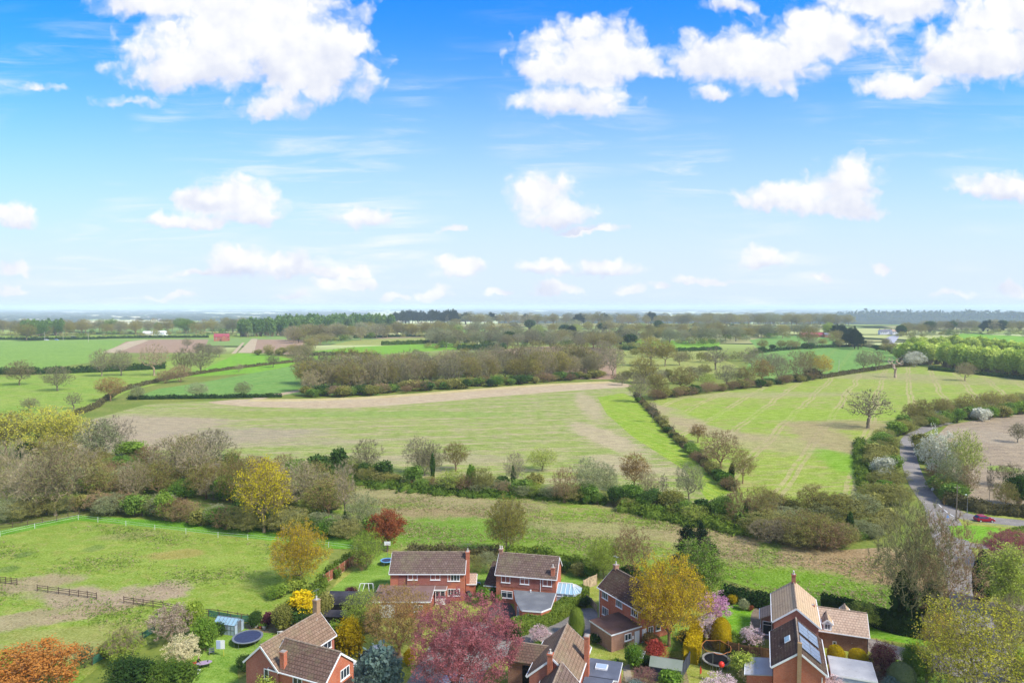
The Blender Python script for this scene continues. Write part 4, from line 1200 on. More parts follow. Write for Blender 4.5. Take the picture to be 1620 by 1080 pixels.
scatter([('stem', 3), ('ostem', 3), ('olive', 1), ('stemp', 2)], [(1195, 848), (1250, 858), (1310, 865), (1350, 855)], 16, (5, 7.5), (1.0, 1.4), 12, 8, 'in the willow bank above the tan rough grass', 'willow bank above the rough grass')
scatter([('ostem', 3), ('stem', 2), ('bstem', 2), ('obush', 2), ('olive', 1)], [(1215, 815), (1280, 825), (1350, 825), (1390, 800)], 20, (5, 8), (1.0, 1.3), 14, 10, 'in the scrub at the foot of the right field', 'scrub at the foot of the right field')
scatter([('ostem', 3), ('bstem', 2), ('lstem', 1), ('bush', 2), ('obush', 2)], [(1365, 862), (1385, 840), (1400, 825)], 12, (3, 5), (1.0, 1.4), 12, 10, 'in the scrub left of the tall bare trees', 'scrub left of the tall bare trees')
put('ivy', 1345, 850, 44, 15, 'dark ivy-clad trunk in the scrub beside the bright grass')

scatter([('stem', 2), ('ostem', 3), ('bstem', 3), ('lstem', 2), ('obush', 2), ('bush', 2), ('sbush', 1)], [(440, 752), (540, 756), (650, 768), (760, 779), (860, 785), (960, 797), (1060, 815), (1180, 838)], 54, (3.2, 5.8), (.9, 1.4), 10, 4, 'in the tangled hedge between big field and meadow', 'tangle of the mid hedge')
# --- hedges beside the lane on the right
scatter([('bush', 3), ('obush', 3), ('ostem', 3), ('bstem', 2), ('wbush', 1)], [(1392, 690), (1398, 730), (1402, 770), (1412, 805)], 26, (5, 8), (.9, 1.2), 16, 6, 'between the right field and the lane', 'bushes between the right field and the lane')
scatter([('bush', 4), ('obush', 3), ('ostem', 2), ('wbush', 1), ('sbush', 2)], [(1415, 686), (1460, 672), (1520, 664), (1580, 656), (1660, 646)], 34, (5.5, 8), (1.0, 1.3), 7, 5, 'in the hedge along the top of the brown field', 'bushes along the top of the brown field')
scatter([('olive', 2), ('stem', 2), ('gold', 1), ('ostem', 2)], [(1440, 676), (1520, 655), (1640, 640)], 16, (7, 10), (.9, 1.2), 8, 5, 'standing over the hedge along the brown field', 'trees over the hedge along the brown field')
scatter([('obush', 3), ('bush', 3), ('olive', 2), ('stem', 2)], [(1465, 705), (1478, 740), (1490, 775), (1505, 798)], 16, (5, 8), (.9, 1.2), 6, 4, 'between the lane and the brown field', 'bushes between the lane and the brown field')
tree('blossom', 1484, 765, 82, 56, 'tree white with blossom beside the bend of the lane', leaf='white', name='blossom_tree', bark='bark_brown')
put('lime', 1525, 772, 86, 52, 'tall lime-yellow tree right of the white blossom tree', proto='bud_a')
put('bstem', 1505, 785, 60, 44, 'grey-green willow under the white blossom tree')
put('grey', 1530, 790, 56, 34, 'bare pale tree at the edge of the brown field', bark='bark_warm')
put('stemp', 1598, 770, 36, 44, 'bare brown bush in the brown field at the right edge')
put('dbush', 1612, 800, 50, 40, 'dark green tree at the right edge above the red car')
put('olive', 1590, 806, 44, 36, 'olive tree right of the street lamp')
put('grey', 1565, 805, 70, 10, 'very thin bare pole-like tree in front of the brown field', proto='bare_thin')
put('mauve', 1610, 700, 30, 26, 'dark bare tree at the right edge of the brown field')

# --- belt of wood behind the paddock
belt = 'in the belt behind the paddock'
wl = [('lime', 60, 722, 78, 120, f'broad golden willow {belt}', dict(proto='bud_wide', leaf='yellowgreen')), ('lime', 105, 722, 68, 80, f'yellow-green willow right of the broad golden one', dict(leaf='yellowgreen')), ('olive', 10, 725, 70, 60, 'olive tree left of the broad golden willow', {}),
      ('dbush', 42, 726, 28, 40, 'dark bush under the golden willow', {}), ('pgreen', 158, 738, 72, 62, 'grey-green leafy tree right of the golden willow', dict(kind2='leafy')), ('grey', 184, 720, 62, 60, 'leaning bare oak at the edge of the stubble', dict(proto='bare_oak')),
      ('sbush', 206, 722, 24, 50, 'bright green bush under the leaning bare oak', {}), ('bush', 190, 742, 20, 50, 'flat-topped green bush below the leaning oak', {}), ('stem', 236, 745, 40, 44, 'brown thicket right of the flat-topped bush', {}),
      ('stemp', 15, 805, 105, 84, 'tall pale bare tree at the left edge of the belt', {}), ('stemp', 58, 815, 88, 70, 'pale bare thicket second from the left edge of the belt', {}), ('brown', 88, 815, 108, 92, 'tall brown bare tree with straight trunks in the belt', dict(proto='bare_c')),
      ('gold', 90, 745, 54, 70, 'brown budding tree behind the straight-trunked ones', {}), ('stemp', 130, 770, 60, 60, 'pale thicket behind the green bushes of the belt', {}),
      ('olive', 156, 800, 70, 50, 'olive crown on a dark trunk above the green bushes', {}), ('brown', 215, 795, 66, 50, 'slender bare brown tree in the gap of the belt', {}),
      ('stemp', 280, 770, 80, 84, 'broad pale bare crown at the middle of the belt', dict(proto='bare_c')), ('stemp', 318, 780, 84, 76, 'leaning pale bare trunks at the middle of the belt', dict(proto='bare_oak')), ('mauve', 335, 740, 60, 66, 'mauve bare crown behind the leaning trunks', dict(proto='bare_a')), ('olive', 300, 735, 44, 60, 'olive crown at the back of the belt middle', {}),
      ('olive', 372, 805, 88, 52, 'dark-trunked ivied tree left of the yellow oak', {}), ('ivy', 374, 812, 52, 15, 'dark ivy-clad trunk left of the yellow oak', {}),
      ('grey', 478, 812, 82, 66, 'bare forked tree right of the yellow oak', dict(bark='bark_pale')), ('olive', 500, 800, 70, 56, 'olive crown behind the bare forked tree', {}), ('mauve', 515, 806, 58, 44, 'small bare tree left of the slim pale one', {}),
      ('pale', 547, 842, 112, 30, 'slim tall pale bare tree at the right end of the belt', dict(proto='bare_thin')), ('ivy', 546, 845, 40, 11, 'ivied foot of the slim tall pale tree', {}), ('bstem', 572, 842, 62, 52, 'pale silver-green willow at the right end of the belt', dict(leaf='palegreen')), ('bush', 590, 850, 34, 40, 'green bush at the right foot of the belt', {})]
for k, x, y, h, w, lb, kw in wl:
    kw = dict(kw); kw.pop('kind2', None)
    if k == 'ivy' or 'proto' not in kw: put(k, x, y, h, w, lb, **kw)
    else: put(k, x, y, h, w, lb, **kw)
tree('leafy', 418, 842, 112, 88, 'tall bright yellow oak in the belt behind the paddock', leaf='oak_yellow', proto='bud_a', bark='bark_brown', name='budding_tree')
tree('leafy', 425, 800, 66, 60, 'yellow crown crowding behind the bright yellow oak', leaf='gold', proto='bud_b', name='budding_tree')
scatter([('ostem', 3), ('bstem', 3), ('stem', 3), ('bush', 2), ('obush', 2), ('dbush', 1)], [(10, 822), (130, 808), (250, 818), (400, 838), (560, 850)], 44, (4.5, 7), (.9, 1.2), 8, 4, 'along the front of the belt behind the paddock', 'shrubs along the front of the belt')
scatter([('stem', 3), ('stemp', 2), ('ostem', 4), ('lstem', 2), ('bush', 1), ('sbush', 1), ('olive', 3), ('bstem', 3)], [(0, 770), (130, 765), (250, 775), (360, 785), (460, 795), (540, 815)], 60, (6, 9.5), (.9, 1.2), 12, 14, 'within the belt behind the paddock', 'trees within the belt')
scatter([('stem', 2), ('ostem', 3), ('dbush', 3), ('bush', 3), ('obush', 2)], [(120, 738), (240, 745), (340, 748), (430, 755)], 22, (4.5, 7), (1.0, 1.4), 12, 6, 'along the back of the belt by the stubble', 'bushes along the back of the belt')
sbright = put('sbush', 262, 822, 44, 36, 'brightest green bush at the front of the belt behind the paddock')

# --- field hedges
hedge('field_hedge', [(1006, 626), (1030, 652), (1062, 686), (1110, 731), (1160, 778)], 2.2, 1.35, 'hedge_brown', 'straight dark diagonal hedge between the two big fields', dens=14, lsize=.26, wob=.55)
hedge('field_hedge', [(203, 632), (260, 631), (340, 630), (446, 628)], 2.2, 1.7, 'hedge_dark', 'low dark hedge beneath the green crop field', dens=8, lsize=.35)
hedge('field_hedge', [(118, 657), (150, 645), (168, 633), (205, 615), (300, 594), (400, 580), (474, 572)], 2.2, 1.7, 'hedge_brown', 'long dark hedge winding up between pasture and green crop', dens=6, lsize=.4)
hedge('field_hedge', [(-160, 593), (0, 592), (80, 591), (165, 588), (262, 583)], 4, 4.0, 'hedge_dark', 'dark hedge along the far edge of the left pasture', dens=4, lsize=.5)
hedge('field_hedge', [(-160, 539), (0, 537.5), (120, 537), (200, 535), (330, 534)], 4, 3.0, 'hedge_dark', 'far dark hedge along the top of the pale green crop', dens=2, lsize=.7)
hedge('field_hedge', [(1296, 599), (1350, 590), (1420, 580), (1460, 577)], 3, 2.0, 'hedge_brown', 'low dark hedge running up to the dead tree', dens=7, lsize=.35)
hedge('field_hedge', [(604, 546), (660, 544), (708, 541)], 5, 4.0, 'hedge', 'green hedge between two bright fields of the middle distance', dens=4, lsize=.55)
hedge('field_hedge', [(724, 554), (770, 553), (800, 552)], 6, 5.0, 'hedge_dark', 'short dark hedge above the wood, left of the ploughed rise', dens=4, lsize=.55)
hedge('field_hedge', [(475, 563), (540, 562), (600, 565)], 4, 3.0, 'hedge_dark', 'dark hedge below the bright field, behind the wood', dens=4, lsize=.5)
hedge('field_hedge', [(560, 535), (640, 533), (760, 532)], 5, 3.0, 'hedge_dark', 'thin dark hedge below the pale far field', dens=3, lsize=.6)
hedge('field_hedge', [(980, 553), (1060, 556), (1140, 553)], 5, 3.0, 'hedge_dark', 'dark hedge below the small bright field of the middle distance', dens=3, lsize=.6)
hedge('field_hedge', [(1190, 560), (1250, 553), (1360, 548), (1400, 554)], 4, 2.2, 'hedge_dark', 'dark hedge along the top of the green crop', dens=3, lsize=.6)
hedge('field_hedge', [(1470, 585), (1560, 594), (1680, 607)], 3, 2.0, 'hedge_dark', 'dark hedge at the foot of the lime-green row', dens=5, lsize=.4)
hedge('bramble_bank', [(485, 752), (530, 757), (590, 765), (650, 772)], 9, 1.4, 'hedge', 'low green bramble bank below the mid hedge', dens=9, lsize=.3, wob=.5, cat='brambles')
hedge('bramble_bank', [(650, 776), (760, 784), (850, 786), (960, 796)], 5, 1.0, 'hedge', 'olive bramble bank along the lower mid hedge', dens=10, lsize=.3, wob=.5, cat='brambles')
hedge('bramble_bank', [(985, 806), (1060, 822), (1140, 836), (1210, 850)], 5, 1.6, 'hedge', 'green bramble bank at the lower end of the mid hedge', dens=10, lsize=.3, wob=.5, cat='brambles')
hedge('field_hedge', [(1360, 700), (1362, 740), (1372, 790), (1380, 820)], 3.0, 1.5, 'hedge', 'green hedge beside the bright grass strip of the right field', dens=10, lsize=.3)
hedge('roadside_hedge', [(1500, 796), (1530, 806), (1570, 812), (1630, 817)], 3.5, 2.4, 'hedge_brown', 'dark hedge behind the street lamp and the red car', dens=12, lsize=.28)
# ------------------------------------------------------------------ building materials
def mat_brick(name, ha, hb, k=.82):
    m, t = new_mat(name)
    co = t.new('ShaderNodeTexCoord').outputs['Object']
    sp = t.new('ShaderNodeSeparateXYZ'); t.L.new(co, sp.inputs[0])
    cb = t.new('ShaderNodeCombineXYZ'); t.L.new(t.math('ADD', sp.outputs[0], sp.outputs[1]), cb.inputs[0]); t.L.new(sp.outputs[2], cb.inputs[1])
    br = t.new('ShaderNodeTexBrick'); br.inputs['Scale'].default_value = 1.0
    br.inputs['Brick Width'].default_value = .23; br.inputs['Row Height'].default_value = .075; br.inputs['Mortar Size'].default_value = .009
    br.inputs['Color1'].default_value = srgb(ha, k); br.inputs['Color2'].default_value = srgb(hb, k); br.inputs['Mortar'].default_value = srgb('b09a88', k)
    t.L.new(cb.outputs[0], br.inputs['Vector'])
    n = t.noise(co, .55, 5, .65); n2 = t.noise(co, 3.0, 4, .6)
    c = t.mix(t.math('MULTIPLY', t.step(n, .42, .68), .35), br.outputs['Color'], srgb(hb, k * .62))
    c = t.mix(t.math('MULTIPLY', t.step(n2, .5, .75), .25), c, srgb('c8a48c', k))
    bsdf(t, c, .9, .1, normal=bump(t, br.outputs['Fac'], .25, .01))
    MATS[name] = m


def mat_roof(name, ha, hb, moss='8d8a62', k=.66, axis=0):
    """concrete tiles in courses parallel to the ridge (object x), lichen and moss in patches"""
    m, t = new_mat(name)
    co = t.new('ShaderNodeTexCoord').outputs['Object']
    br = t.new('ShaderNodeTexBrick'); br.inputs['Scale'].default_value = 1.0
    br.inputs['Brick Width'].default_value = .42; br.inputs['Row Height'].default_value = .33; br.inputs['Mortar Size'].default_value = .035; br.inputs['Mortar Smooth'].default_value = .4
    br.inputs['Color1'].default_value = srgb(ha, k); br.inputs['Color2'].default_value = srgb(hb, k); br.inputs['Mortar'].default_value = tuple(c_ * .55 for c_ in srgb(hb, k)[:3]) + (1,)
    t.L.new(co, br.inputs['Vector'])
    n = t.noise(co, .5, 5, .65); n2 = t.noise(co, 2.6, 5, .7); n3 = t.noise(t.scl(co, (1.5, .25, 1)), 1.2, 4, .6)
    c = t.mix(t.math('MULTIPLY', t.step(n, .45, .7), .4), br.outputs['Color'], srgb(moss, k))
    c = t.mix(t.math('MULTIPLY', t.step(n2, .58, .72), .55), c, srgb('cfc4b0', k))
    c = t.mix(t.math('MULTIPLY', t.step(n3, .5, .72), .28), c, srgb('43372f', k))
    bsdf(t, c, .9, .1, normal=bump(t, br.outputs['Fac'], .6, .04))
    MATS[name] = m


mat_brick('brick_orange', 'd06c44', 'be5a3a'); mat_brick('brick_red', 'bc6450', 'ac5646'); mat_brick('brick_brown', 'a06a50', '8c5844')
mat_brick('tile_hung', 'a84c44', '964038'); mat_brick('brick_pale', 'b88870', 'a67660'); mat_brick('stone_tan', 'b89468', 'a4845c')
mat_roof('roof_brown', '8a6e60', '7c6256'); mat_roof('roof_dark', '6a5248', '5c463e', '6f6a50'); mat_roof('roof_plum', '8a746a', '7c665c')
mat_roof('roof_beige', 'd8bc9a', 'd0b290', 'c4ac84', k=.78); mat_roof('roof_pinkbeige', 'd0b49c', 'c8ab94', 'c0ac96', k=.78); mat_roof('roof_tan', 'a98c74', '9a7e68', '98906c')


def mat_felt(name, ha, hb, hc, k=.5, sc=.5):
    m, t = new_mat(name)
    co = t.new('ShaderNodeTexCoord').outputs['Object']
    n = t.noise(co, sc, 6, .68); n2 = t.noise(co, sc * 4, 4, .6)
    c = t.mix(t.step(n, .36, .66), srgb(ha, k), srgb(hb, k)); c = t.mix(t.math('MULTIPLY', t.step(n2, .52, .7), .5), c, srgb(hc, k))
    bsdf(t, c, .85, .15)
    MATS[name] = m


mat_felt('felt_grey', '8a8c90', 'a2a4a6', '75777a'); mat_felt('felt_red', 'a08078', 'b4948a', '84665e'); mat_felt('felt_brown', '866458', '6e5040', '9c7c70')
mat_felt('felt_black', '3c3a40', '6a6872', '2c2a2e', sc=.3); mat_felt('felt_blue', '747a8a', '8a90a0', '666c7c'); mat_felt('felt_pale', 'c4c4c6', 'd8d8d8', '9c9a98', k=.62); mat_felt('felt_green', 'a8b0a0', '98a490', 'b8bcb0')
plain('white_render', 'efece6', .8, .8, .06)
W_ = plain('white_upvc', 'f2f2f0', .35, .85, .04); BL = plain('black_paint', '2a2626', .5, .7, .2); WOOD = plain('fence_timber', 'a07850', .8, .7, .3, 2.0); WOODP = plain('pale_timber', 'c8b090', .8, .75, .25, 2.0)
WOODR = plain('red_timber', 'a8684e', .8, .7, .25, 2.0); RAIL = plain('rail_timber', '6e5a4c', .85, .7, .3, 2.0); GREENW = plain('green_mesh', '4f8e70', .8, .7, .2); GREYR = plain('grey_render', 'b4aca2', .85, .7, .2, 2.0); POT = plain('chimney_pot', 'd8cfc2', .7, .8, .1)
STEEL = plain('galvanised_steel', 'a8acb0', .4, .7, .1, 4, .5, .6); DARK = plain('painted_shade', '1c1818', .9, .6, .2); BROWNP = plain('brown_boards', '5a4038', .8, .6, .2)
m, t = new_mat('glass'); bsdf(t, srgb('3a4450', .6), .08, .6); GLASS = m
m, t = new_mat('roof_glass'); bsdf(t, srgb('a8cfe0', .75), .12, .6, **{'Alpha': .8}); RGLASS = m
m, t = new_mat('pale_glass'); bsdf(t, srgb('b8c8d8', .7), .1, .6); PGLASS = m
m, t = new_mat('solar_cell')
co = t.new('ShaderNodeTexCoord').outputs['Object']
br = t.new('ShaderNodeTexBrick'); br.offset = 0; br.inputs['Scale'].default_value = 1; br.inputs['Brick Width'].default_value = .155; br.inputs['Row Height'].default_value = .155; br.inputs['Mortar Size'].default_value = .006
br.inputs['Color1'].default_value = srgb('6c7c98', .7); br.inputs['Color2'].default_value = srgb('7c8ca8', .7); br.inputs['Mortar'].default_value = srgb('c0c8d4', .7)
t.L.new(co, br.inputs['Vector']); bsdf(t, br.outputs['Color'], .12, 1.0); SOLAR = m


# ------------------------------------------------------------------ building kit
class Fr:
    """frame of one block: where its walls stand inside the house"""
    def __init__(s, c, rot, L, W, eave, ridge): s.c = Vector(c); s.rot = rot; s.L = L; s.W = W; s.eave = eave; s.ridge = ridge

    def w(s, x, y, z=0.0):
        c, n = math.cos(s.rot), math.sin(s.rot)
        return Vector((s.c.x + x * c - y * n, s.c.y + x * n + y * c, z))


def house(name, x, y, label, cat='house', group=None):
    r = empty(name, (x, y, 0)); return tag(r, label, cat, group)


def local(root, p): return (p[0] - root.location.x, p[1] - root.location.y, p[2] if len(p) > 2 else 0.0)


def blk(root, x, y, deg, L, W, eave, ridge, wall='brick_red', roof='roof_brown', oh=.3, vg=.15, trim=True, base=0.0, gut=W_, z0=None, roof_name='roof'):
    rot = R(deg); fr = Fr((x, y), rot, L, W, eave, ridge); loc = local(root, (x, y))
    b = MB(); hw, hl = W / 2, L / 2
    prof = [(-hw, base), (hw, base), (hw, eave), (0, ridge), (-hw, eave)]
    vs = [(-hl, a, z) for a, z in prof] + [(hl, a, z) for a, z in prof]
    b.add(vs, [(0, 4, 3, 2, 1), (5, 6, 7, 8, 9), (0, 1, 6, 5), (1, 2, 7, 6), (2, 3, 8, 7), (3, 4, 9, 8), (4, 0, 5, 9)])
    b.build('wall', [MATS[wall]], root, loc, rot)
    sl = (ridge - eave) / hw; th = .13; e = .03
    ze = eave - sl * oh + e
    b = MB()
    for s in (-1, 1):
        yo = s * (hw + oh); X = hl + vg
        vs = [(-X, 0, ridge + e), (X, 0, ridge + e), (X, yo, ze), (-X, yo, ze), (-X, 0, ridge + e + th), (X, 0, ridge + e + th), (X, yo, ze + th), (-X, yo, ze + th)]
        fs = [(0, 1, 2, 3), (4, 7, 6, 5), (0, 4, 5, 1), (1, 5, 6, 2), (2, 6, 7, 3), (3, 7, 4, 0)]
        if s > 0: fs = [f[::-1] for f in fs]
        b.add(vs, fs)
    b.tube((-hl - vg, 0, ridge + e + th), (hl + vg, 0, ridge + e + th), .11, n=6, m=1)
    b.build(roof_name, [MATS[roof], MATS['ridge_tile']], root, loc, rot)
    if trim:
        b = MB()
        for sx in (-1, 1):
            for s in (-1, 1):
                X = sx * (hl + vg + .03)
                b.beam((X, 0, ridge - .02), (X, s * (hw + oh), ze - .02), .06, .22)
        for s in (-1, 1): b.cbox(0, s * (hw + oh + .05), ze + .03, L + 2 * vg, .1, .12)
        b.build('bargeboard', [gut], root, loc, rot)
    return fr


MATS['ridge_tile'] = plain('ridge_tile', 'b09a84', .85, .6, .25)


def flat(root, x, y, deg, L, W, h, wall='brick_red', roof='felt_grey', fascia=W_, up=.0):
    rot = R(deg); loc = local(root, (x, y)); fr = Fr((x, y), rot, L, W, h, h)
    MB().cbox(0, 0, h / 2 - .1, L, W, h - .2).build('wall', [MATS[wall]], root, loc, rot)
    MB().cbox(0, 0, h - .08, L + .3, W + .3, .2).build('fascia', [fascia], root, loc, rot)
    MB().cbox(0, 0, h + .035, L + .22, W + .22, .05).build('flat_roof', [MATS[roof]], root, loc, rot)
    return fr


def lean(root, x, y, deg, L, W, zf, zb, wall='brick_red', roof='roof_brown', oh=.2, gut=W_):
    """roof of one slope, low side toward local -y"""
    rot = R(deg); loc = local(root, (x, y)); fr = Fr((x, y), rot, L, W, zf, zb)
    hw, hl = W / 2, L / 2; b = MB()
    prof = [(-hw, 0), (hw, 0), (hw, zb), (-hw, zf)]
    vs = [(-hl, a, z) for a, z in prof] + [(hl, a, z) for a, z in prof]
    b.add(vs, [(0, 3, 2, 1), (4, 5, 6, 7), (0, 1, 5, 4), (1, 2, 6, 5), (2, 3, 7, 6), (3, 0, 4, 7)]).build('wall', [MATS[wall]], root, loc, rot)
    sl = (zb - zf) / W; X = hl + .12; y0 = -hw - oh; z0 = zf - sl * oh + .03; b = MB()
    vs = [(-X, y0, z0), (X, y0, z0), (X, hw, zb + .03), (-X, hw, zb + .03)]; vs += [(a, c, z + .12) for a, c, z in vs]
    b.add(vs, [(0, 3, 2, 1), (4, 5, 6, 7), (0, 1, 5, 4), (1, 2, 6, 5), (2, 3, 7, 6), (3, 0, 4, 7)]).build('lean_to_roof', [MATS[roof]], root, loc, rot)
    MB().cbox(0, y0 - .05, z0 + .05, 2 * X, .09, .13).build('gutter', [gut], root, loc, rot)
    return fr


SIDES = {'front': (0, -1, 0), 'right': (1, 0, 90), 'back': (0, 1, 180), 'left': (-1, 0, -90)}


def face(fr, side, u, out=0.0):
    sx, sy, ang = SIDES[side]
    if side == 'front': p = (u, -fr.W / 2 - out)
    elif side == 'back': p = (-u, fr.W / 2 + out)
    elif side == 'right': p = (fr.L / 2 + out, u)
    else: p = (-fr.L / 2 - out, -u)
    return fr.w(*p), fr.rot + R(ang)


def win(root, fr, side, u, z, w, h, n=2, door=False, top=False, frame=None, pane=None, name=None):
    """window or door: frame with bars and sill proud of the wall, pane as its sub-part"""
    p, rot = face(fr, side, u)
    t_ = .09; b = MB()
    y0, y1 = -.07, .05
    b.box(-w / 2, y0, z - h / 2, -w / 2 + t_, y1, z + h / 2); b.box(w / 2 - t_, y0, z - h / 2, w / 2, y1, z + h / 2)
    b.box(-w / 2 + t_, y0, z - h / 2, w / 2 - t_, y1, z - h / 2 + t_); b.box(-w / 2 + t_, y0, z + h / 2 - t_, w / 2 - t_, y1, z + h / 2)
    for i in range(1, n):
        x = -w / 2 + w * i / n; b.box(x - .04, y0 + .01, z - h / 2 + t_, x + .04, y1, z + h / 2 - t_)
    if top: b.box(-w / 2 + t_, y0 + .015, z + h * .22, w / 2 - t_, y1 - .01, z + h * .22 + .06)
    if door: b.box(-w / 2 + t_, y0 + .015, z - h / 2 + t_, w / 2 - t_, y1, z - .1)
    else: b.box(-w / 2 - .06, y0 - .06, z - h / 2 - .07, w / 2 + .06, y1, z - h / 2 - .002)
    loc = local(root, p); loc = (loc[0], loc[1], 0)
    f = b.build(name or ('door' if door else 'window'), [frame or W_], root, loc, rot)
    MB().box(-w / 2 + t_ - .01, -.03, z - h / 2 + t_ - .01, w / 2 - t_ + .01, .02, z + h / 2 - t_ + .01).build('pane', [pane or GLASS], f)
    return f


def slab(root, fr, side, u, z, w, h, mat, name, d=.06):
    p, rot = face(fr, side, u); loc = local(root, p)
    return MB().box(-w / 2, -d, z - h / 2, w / 2, .04, z + h / 2).build(name, [mat], root, (loc[0], loc[1], 0), rot)


def chimney(root, x, y, deg, z0, z1, sx=.75, sy=.55, mat='brick_orange', pots=1, cap=None):
    b = MB(); b.box(-sx / 2, -sy / 2, z0, sx / 2, sy / 2, z1 - .18, 0)
    b.box(-sx / 2 - .06, -sy / 2 - .06, z1 - .18, sx / 2 + .06, sy / 2 + .06, z1 - .02, 0); b.box(-sx / 2 + .04, -sy / 2 + .04, z1 - .02, sx / 2 - .04, sy / 2 - .04, z1 + .04, 1)
    c = b.build('chimney', [MATS[mat], GREYR], root, local(root, (x, y)), R(deg))
    for i in range(pots):
        px = (i - (pots - 1) / 2) * .34
        MB().lathe([(.10, z1), (.13, z1 + .05), (.10, z1 + .12), (.09, z1 + .38), (.12, z1 + .42), (.12, z1 + .46)], 10, 0, (px, 0, 0)).build('chimney_pot', [POT], c)
    return c


def pipe(root, fr, side, u, z1, mat=None, z0=0.05):
    p, rot = face(fr, side, u); loc = local(root, p)
    b = MB(); b.tube((0, -.09, z0), (0, -.09, z1), .05, n=8); b.cbox(0, -.06, z0 + (z1 - z0) * .5, .16, .12, .05)
    return b.build('downpipe', [mat or W_], root, (loc[0], loc[1], 0), rot)


# ------------------------------------------------------------------ the houses
def aerial(c, z):
    b = MB(); b.tube((0, 0, z), (0, 0, z + 1.5), .018, n=6); b.tube((-.5, 0, z + 1.35), (.5, 0, z + 1.35), .014, n=5)
    for i in range(6): b.tube((-.45 + .18 * i, -.22, z + 1.35), (-.45 + .18 * i, .22, z + 1.35), .009, n=4)
    b.build('aerial', [STEEL], c)


H = house('brick_house', -13.8, 112.2, 'brick house with a plain brown roof and a tall brick stack on its right gable')
a = blk(H, -13.8, 112.2, 0, 12.1, 6.0, 4.75, 6.95, 'brick_orange', 'roof_plum', gut=W_)
slab(H, a, 'front', -.4, 3.7, 8.6, 1.9, MATS['tile_hung'], 'tile_hanging', .05)
win(H, a, 'front', -2.4, 4.05, 1.6, .95, 2); win(H, a, 'front', 1.3, 4.05, 1.6, .95, 2); win(H, a, 'front', 4.3, 3.95, 2.0, 1.15, 4)
win(H, a, 'front', 4.3, 1.5, 2.0, 1.2, 4); pipe(H, a, 'front', -3.4, 4.6, BL); win(H, a, 'back', 2, 3.9, 1.5, 1.0); win(H, a, 'back', -2, 3.9, 1.5, 1.0); win(H, a, 'left', 0, 3.9, 1.2, 1.0)
aerial(chimney(H, -7.35, 111.4, 0, 0, 7.5, .6, .85, 'brick_orange', 1), 7.4)
blk(H, -6.7, 112.9, 0, 1.3, 3.6, 2.1, 3.0, 'brick_orange', 'roof_pinkbeige', oh=.15)
f = flat(H, -17.1, 106.2, 0, 8.9, 5.9, 2.6, 'brick_orange', 'felt_red'); win(H, f, 'front', 2.6, 1.5, 1.4, 1.0); slab(H, f, 'front', -2.2, 1.05, 2.4, 2.1, W_, 'garage_door')
p = flat(H, -11.55, 108.5, 0, 1.7, 1.3, 2.55, 'brick_orange', 'felt_red'); win(H, p, 'front', 0, 1.2, 1.6, 2.3, 2, door=True)

B = house('brick_house', 2.82, 110.6, 'red brick house with a glass conservatory and a grey flat-roofed garage')
a = blk(B, 2.82, 110.6, -12, 9.8, 5.8, 4.8, 7.1, 'brick_orange', 'roof_plum')
slab(B, a, 'front', .2, 3.75, 8.4, 1.95, MATS['tile_hung'], 'tile_hanging', .05)
for u in (-3.3, -.2, 3.5): win(B, a, 'front', u, 3.98, 1.5, 1.1, 2, top=(u == -.2))
win(B, a, 'front', -3.1, 1.5, 1.9, 1.2, 2, top=True); win(B, a, 'back', 2.5, 3.9, 1.5, 1.0); win(B, a, 'back', -2.5, 3.9, 1.5, 1.0)
q = a.w(-4.75, .1); chimney(B, q.x, q.y, -12, 5.6, 7.85, .55, .8, 'brick_pale', 2)
q = a.w(4.35, -2.5); chimney(B, q.x, q.y, -12, 3.2, 6.4, .6, .55, 'brick_orange', 1)
pipe(B, a, 'front', 2.4, 4.6)
q = a.w(-6.0, 1.0); l = lean(B, q.x, q.y, -12, 2.1, 6.4, 2.35, 3.9, 'brick_orange', 'roof_dark'); win(B, l, 'front', .25, 1.5, 1.1, .9, 1, top=True)
gp = [G(x, y, 2.6).xy for x, y in ((812.6, 932.6), (815.5, 948), (823, 962.5), (826, 964.5), (856.6, 967), (872, 961), (880, 938))]
gc = sum(gp, Vector((0, 0))) / len(gp); gl = local(B, gc); gp = [p - gc for p in gp]
MB().prism([tuple(p * .97) for p in gp], 0, 2.4).build('wall', [MATS['brick_orange']], B, gl)
MB().prism([tuple(p * 1.0) for p in gp], 2.4, 2.62).build('fascia', [W_], B, gl); MB().prism([tuple(p * .985) for p in gp], 2.62, 2.66).build('flat_roof', [MATS['felt_grey']], B, gl)
f = Fr(gc + (gp[3] + gp[4]) / 2 * .97, math.atan2((gp[4] - gp[3]).y, (gp[4] - gp[3]).x), .01, .01, 2.6, 2.6); win(B, f, 'front', 0, 1.5, 1.4, .9, 2)
f = Fr(gc + (gp[1] + gp[2]) / 2 * .97, math.atan2((gp[2] - gp[1]).y, (gp[2] - gp[1]).x), .01, .01, 2.6, 2.6); win(B, f, 'front', 0, 1.3, 1.3, 1.5, 2, top=True)
q = a.w(1.0, -4.0, 2.6); MB().lathe([(.07, 2.6), (.07, 2.95), (.13, 2.97), (.13, 3.05)], 8).build('roof_vent', [W_], B, local(B, (q.x, q.y)))
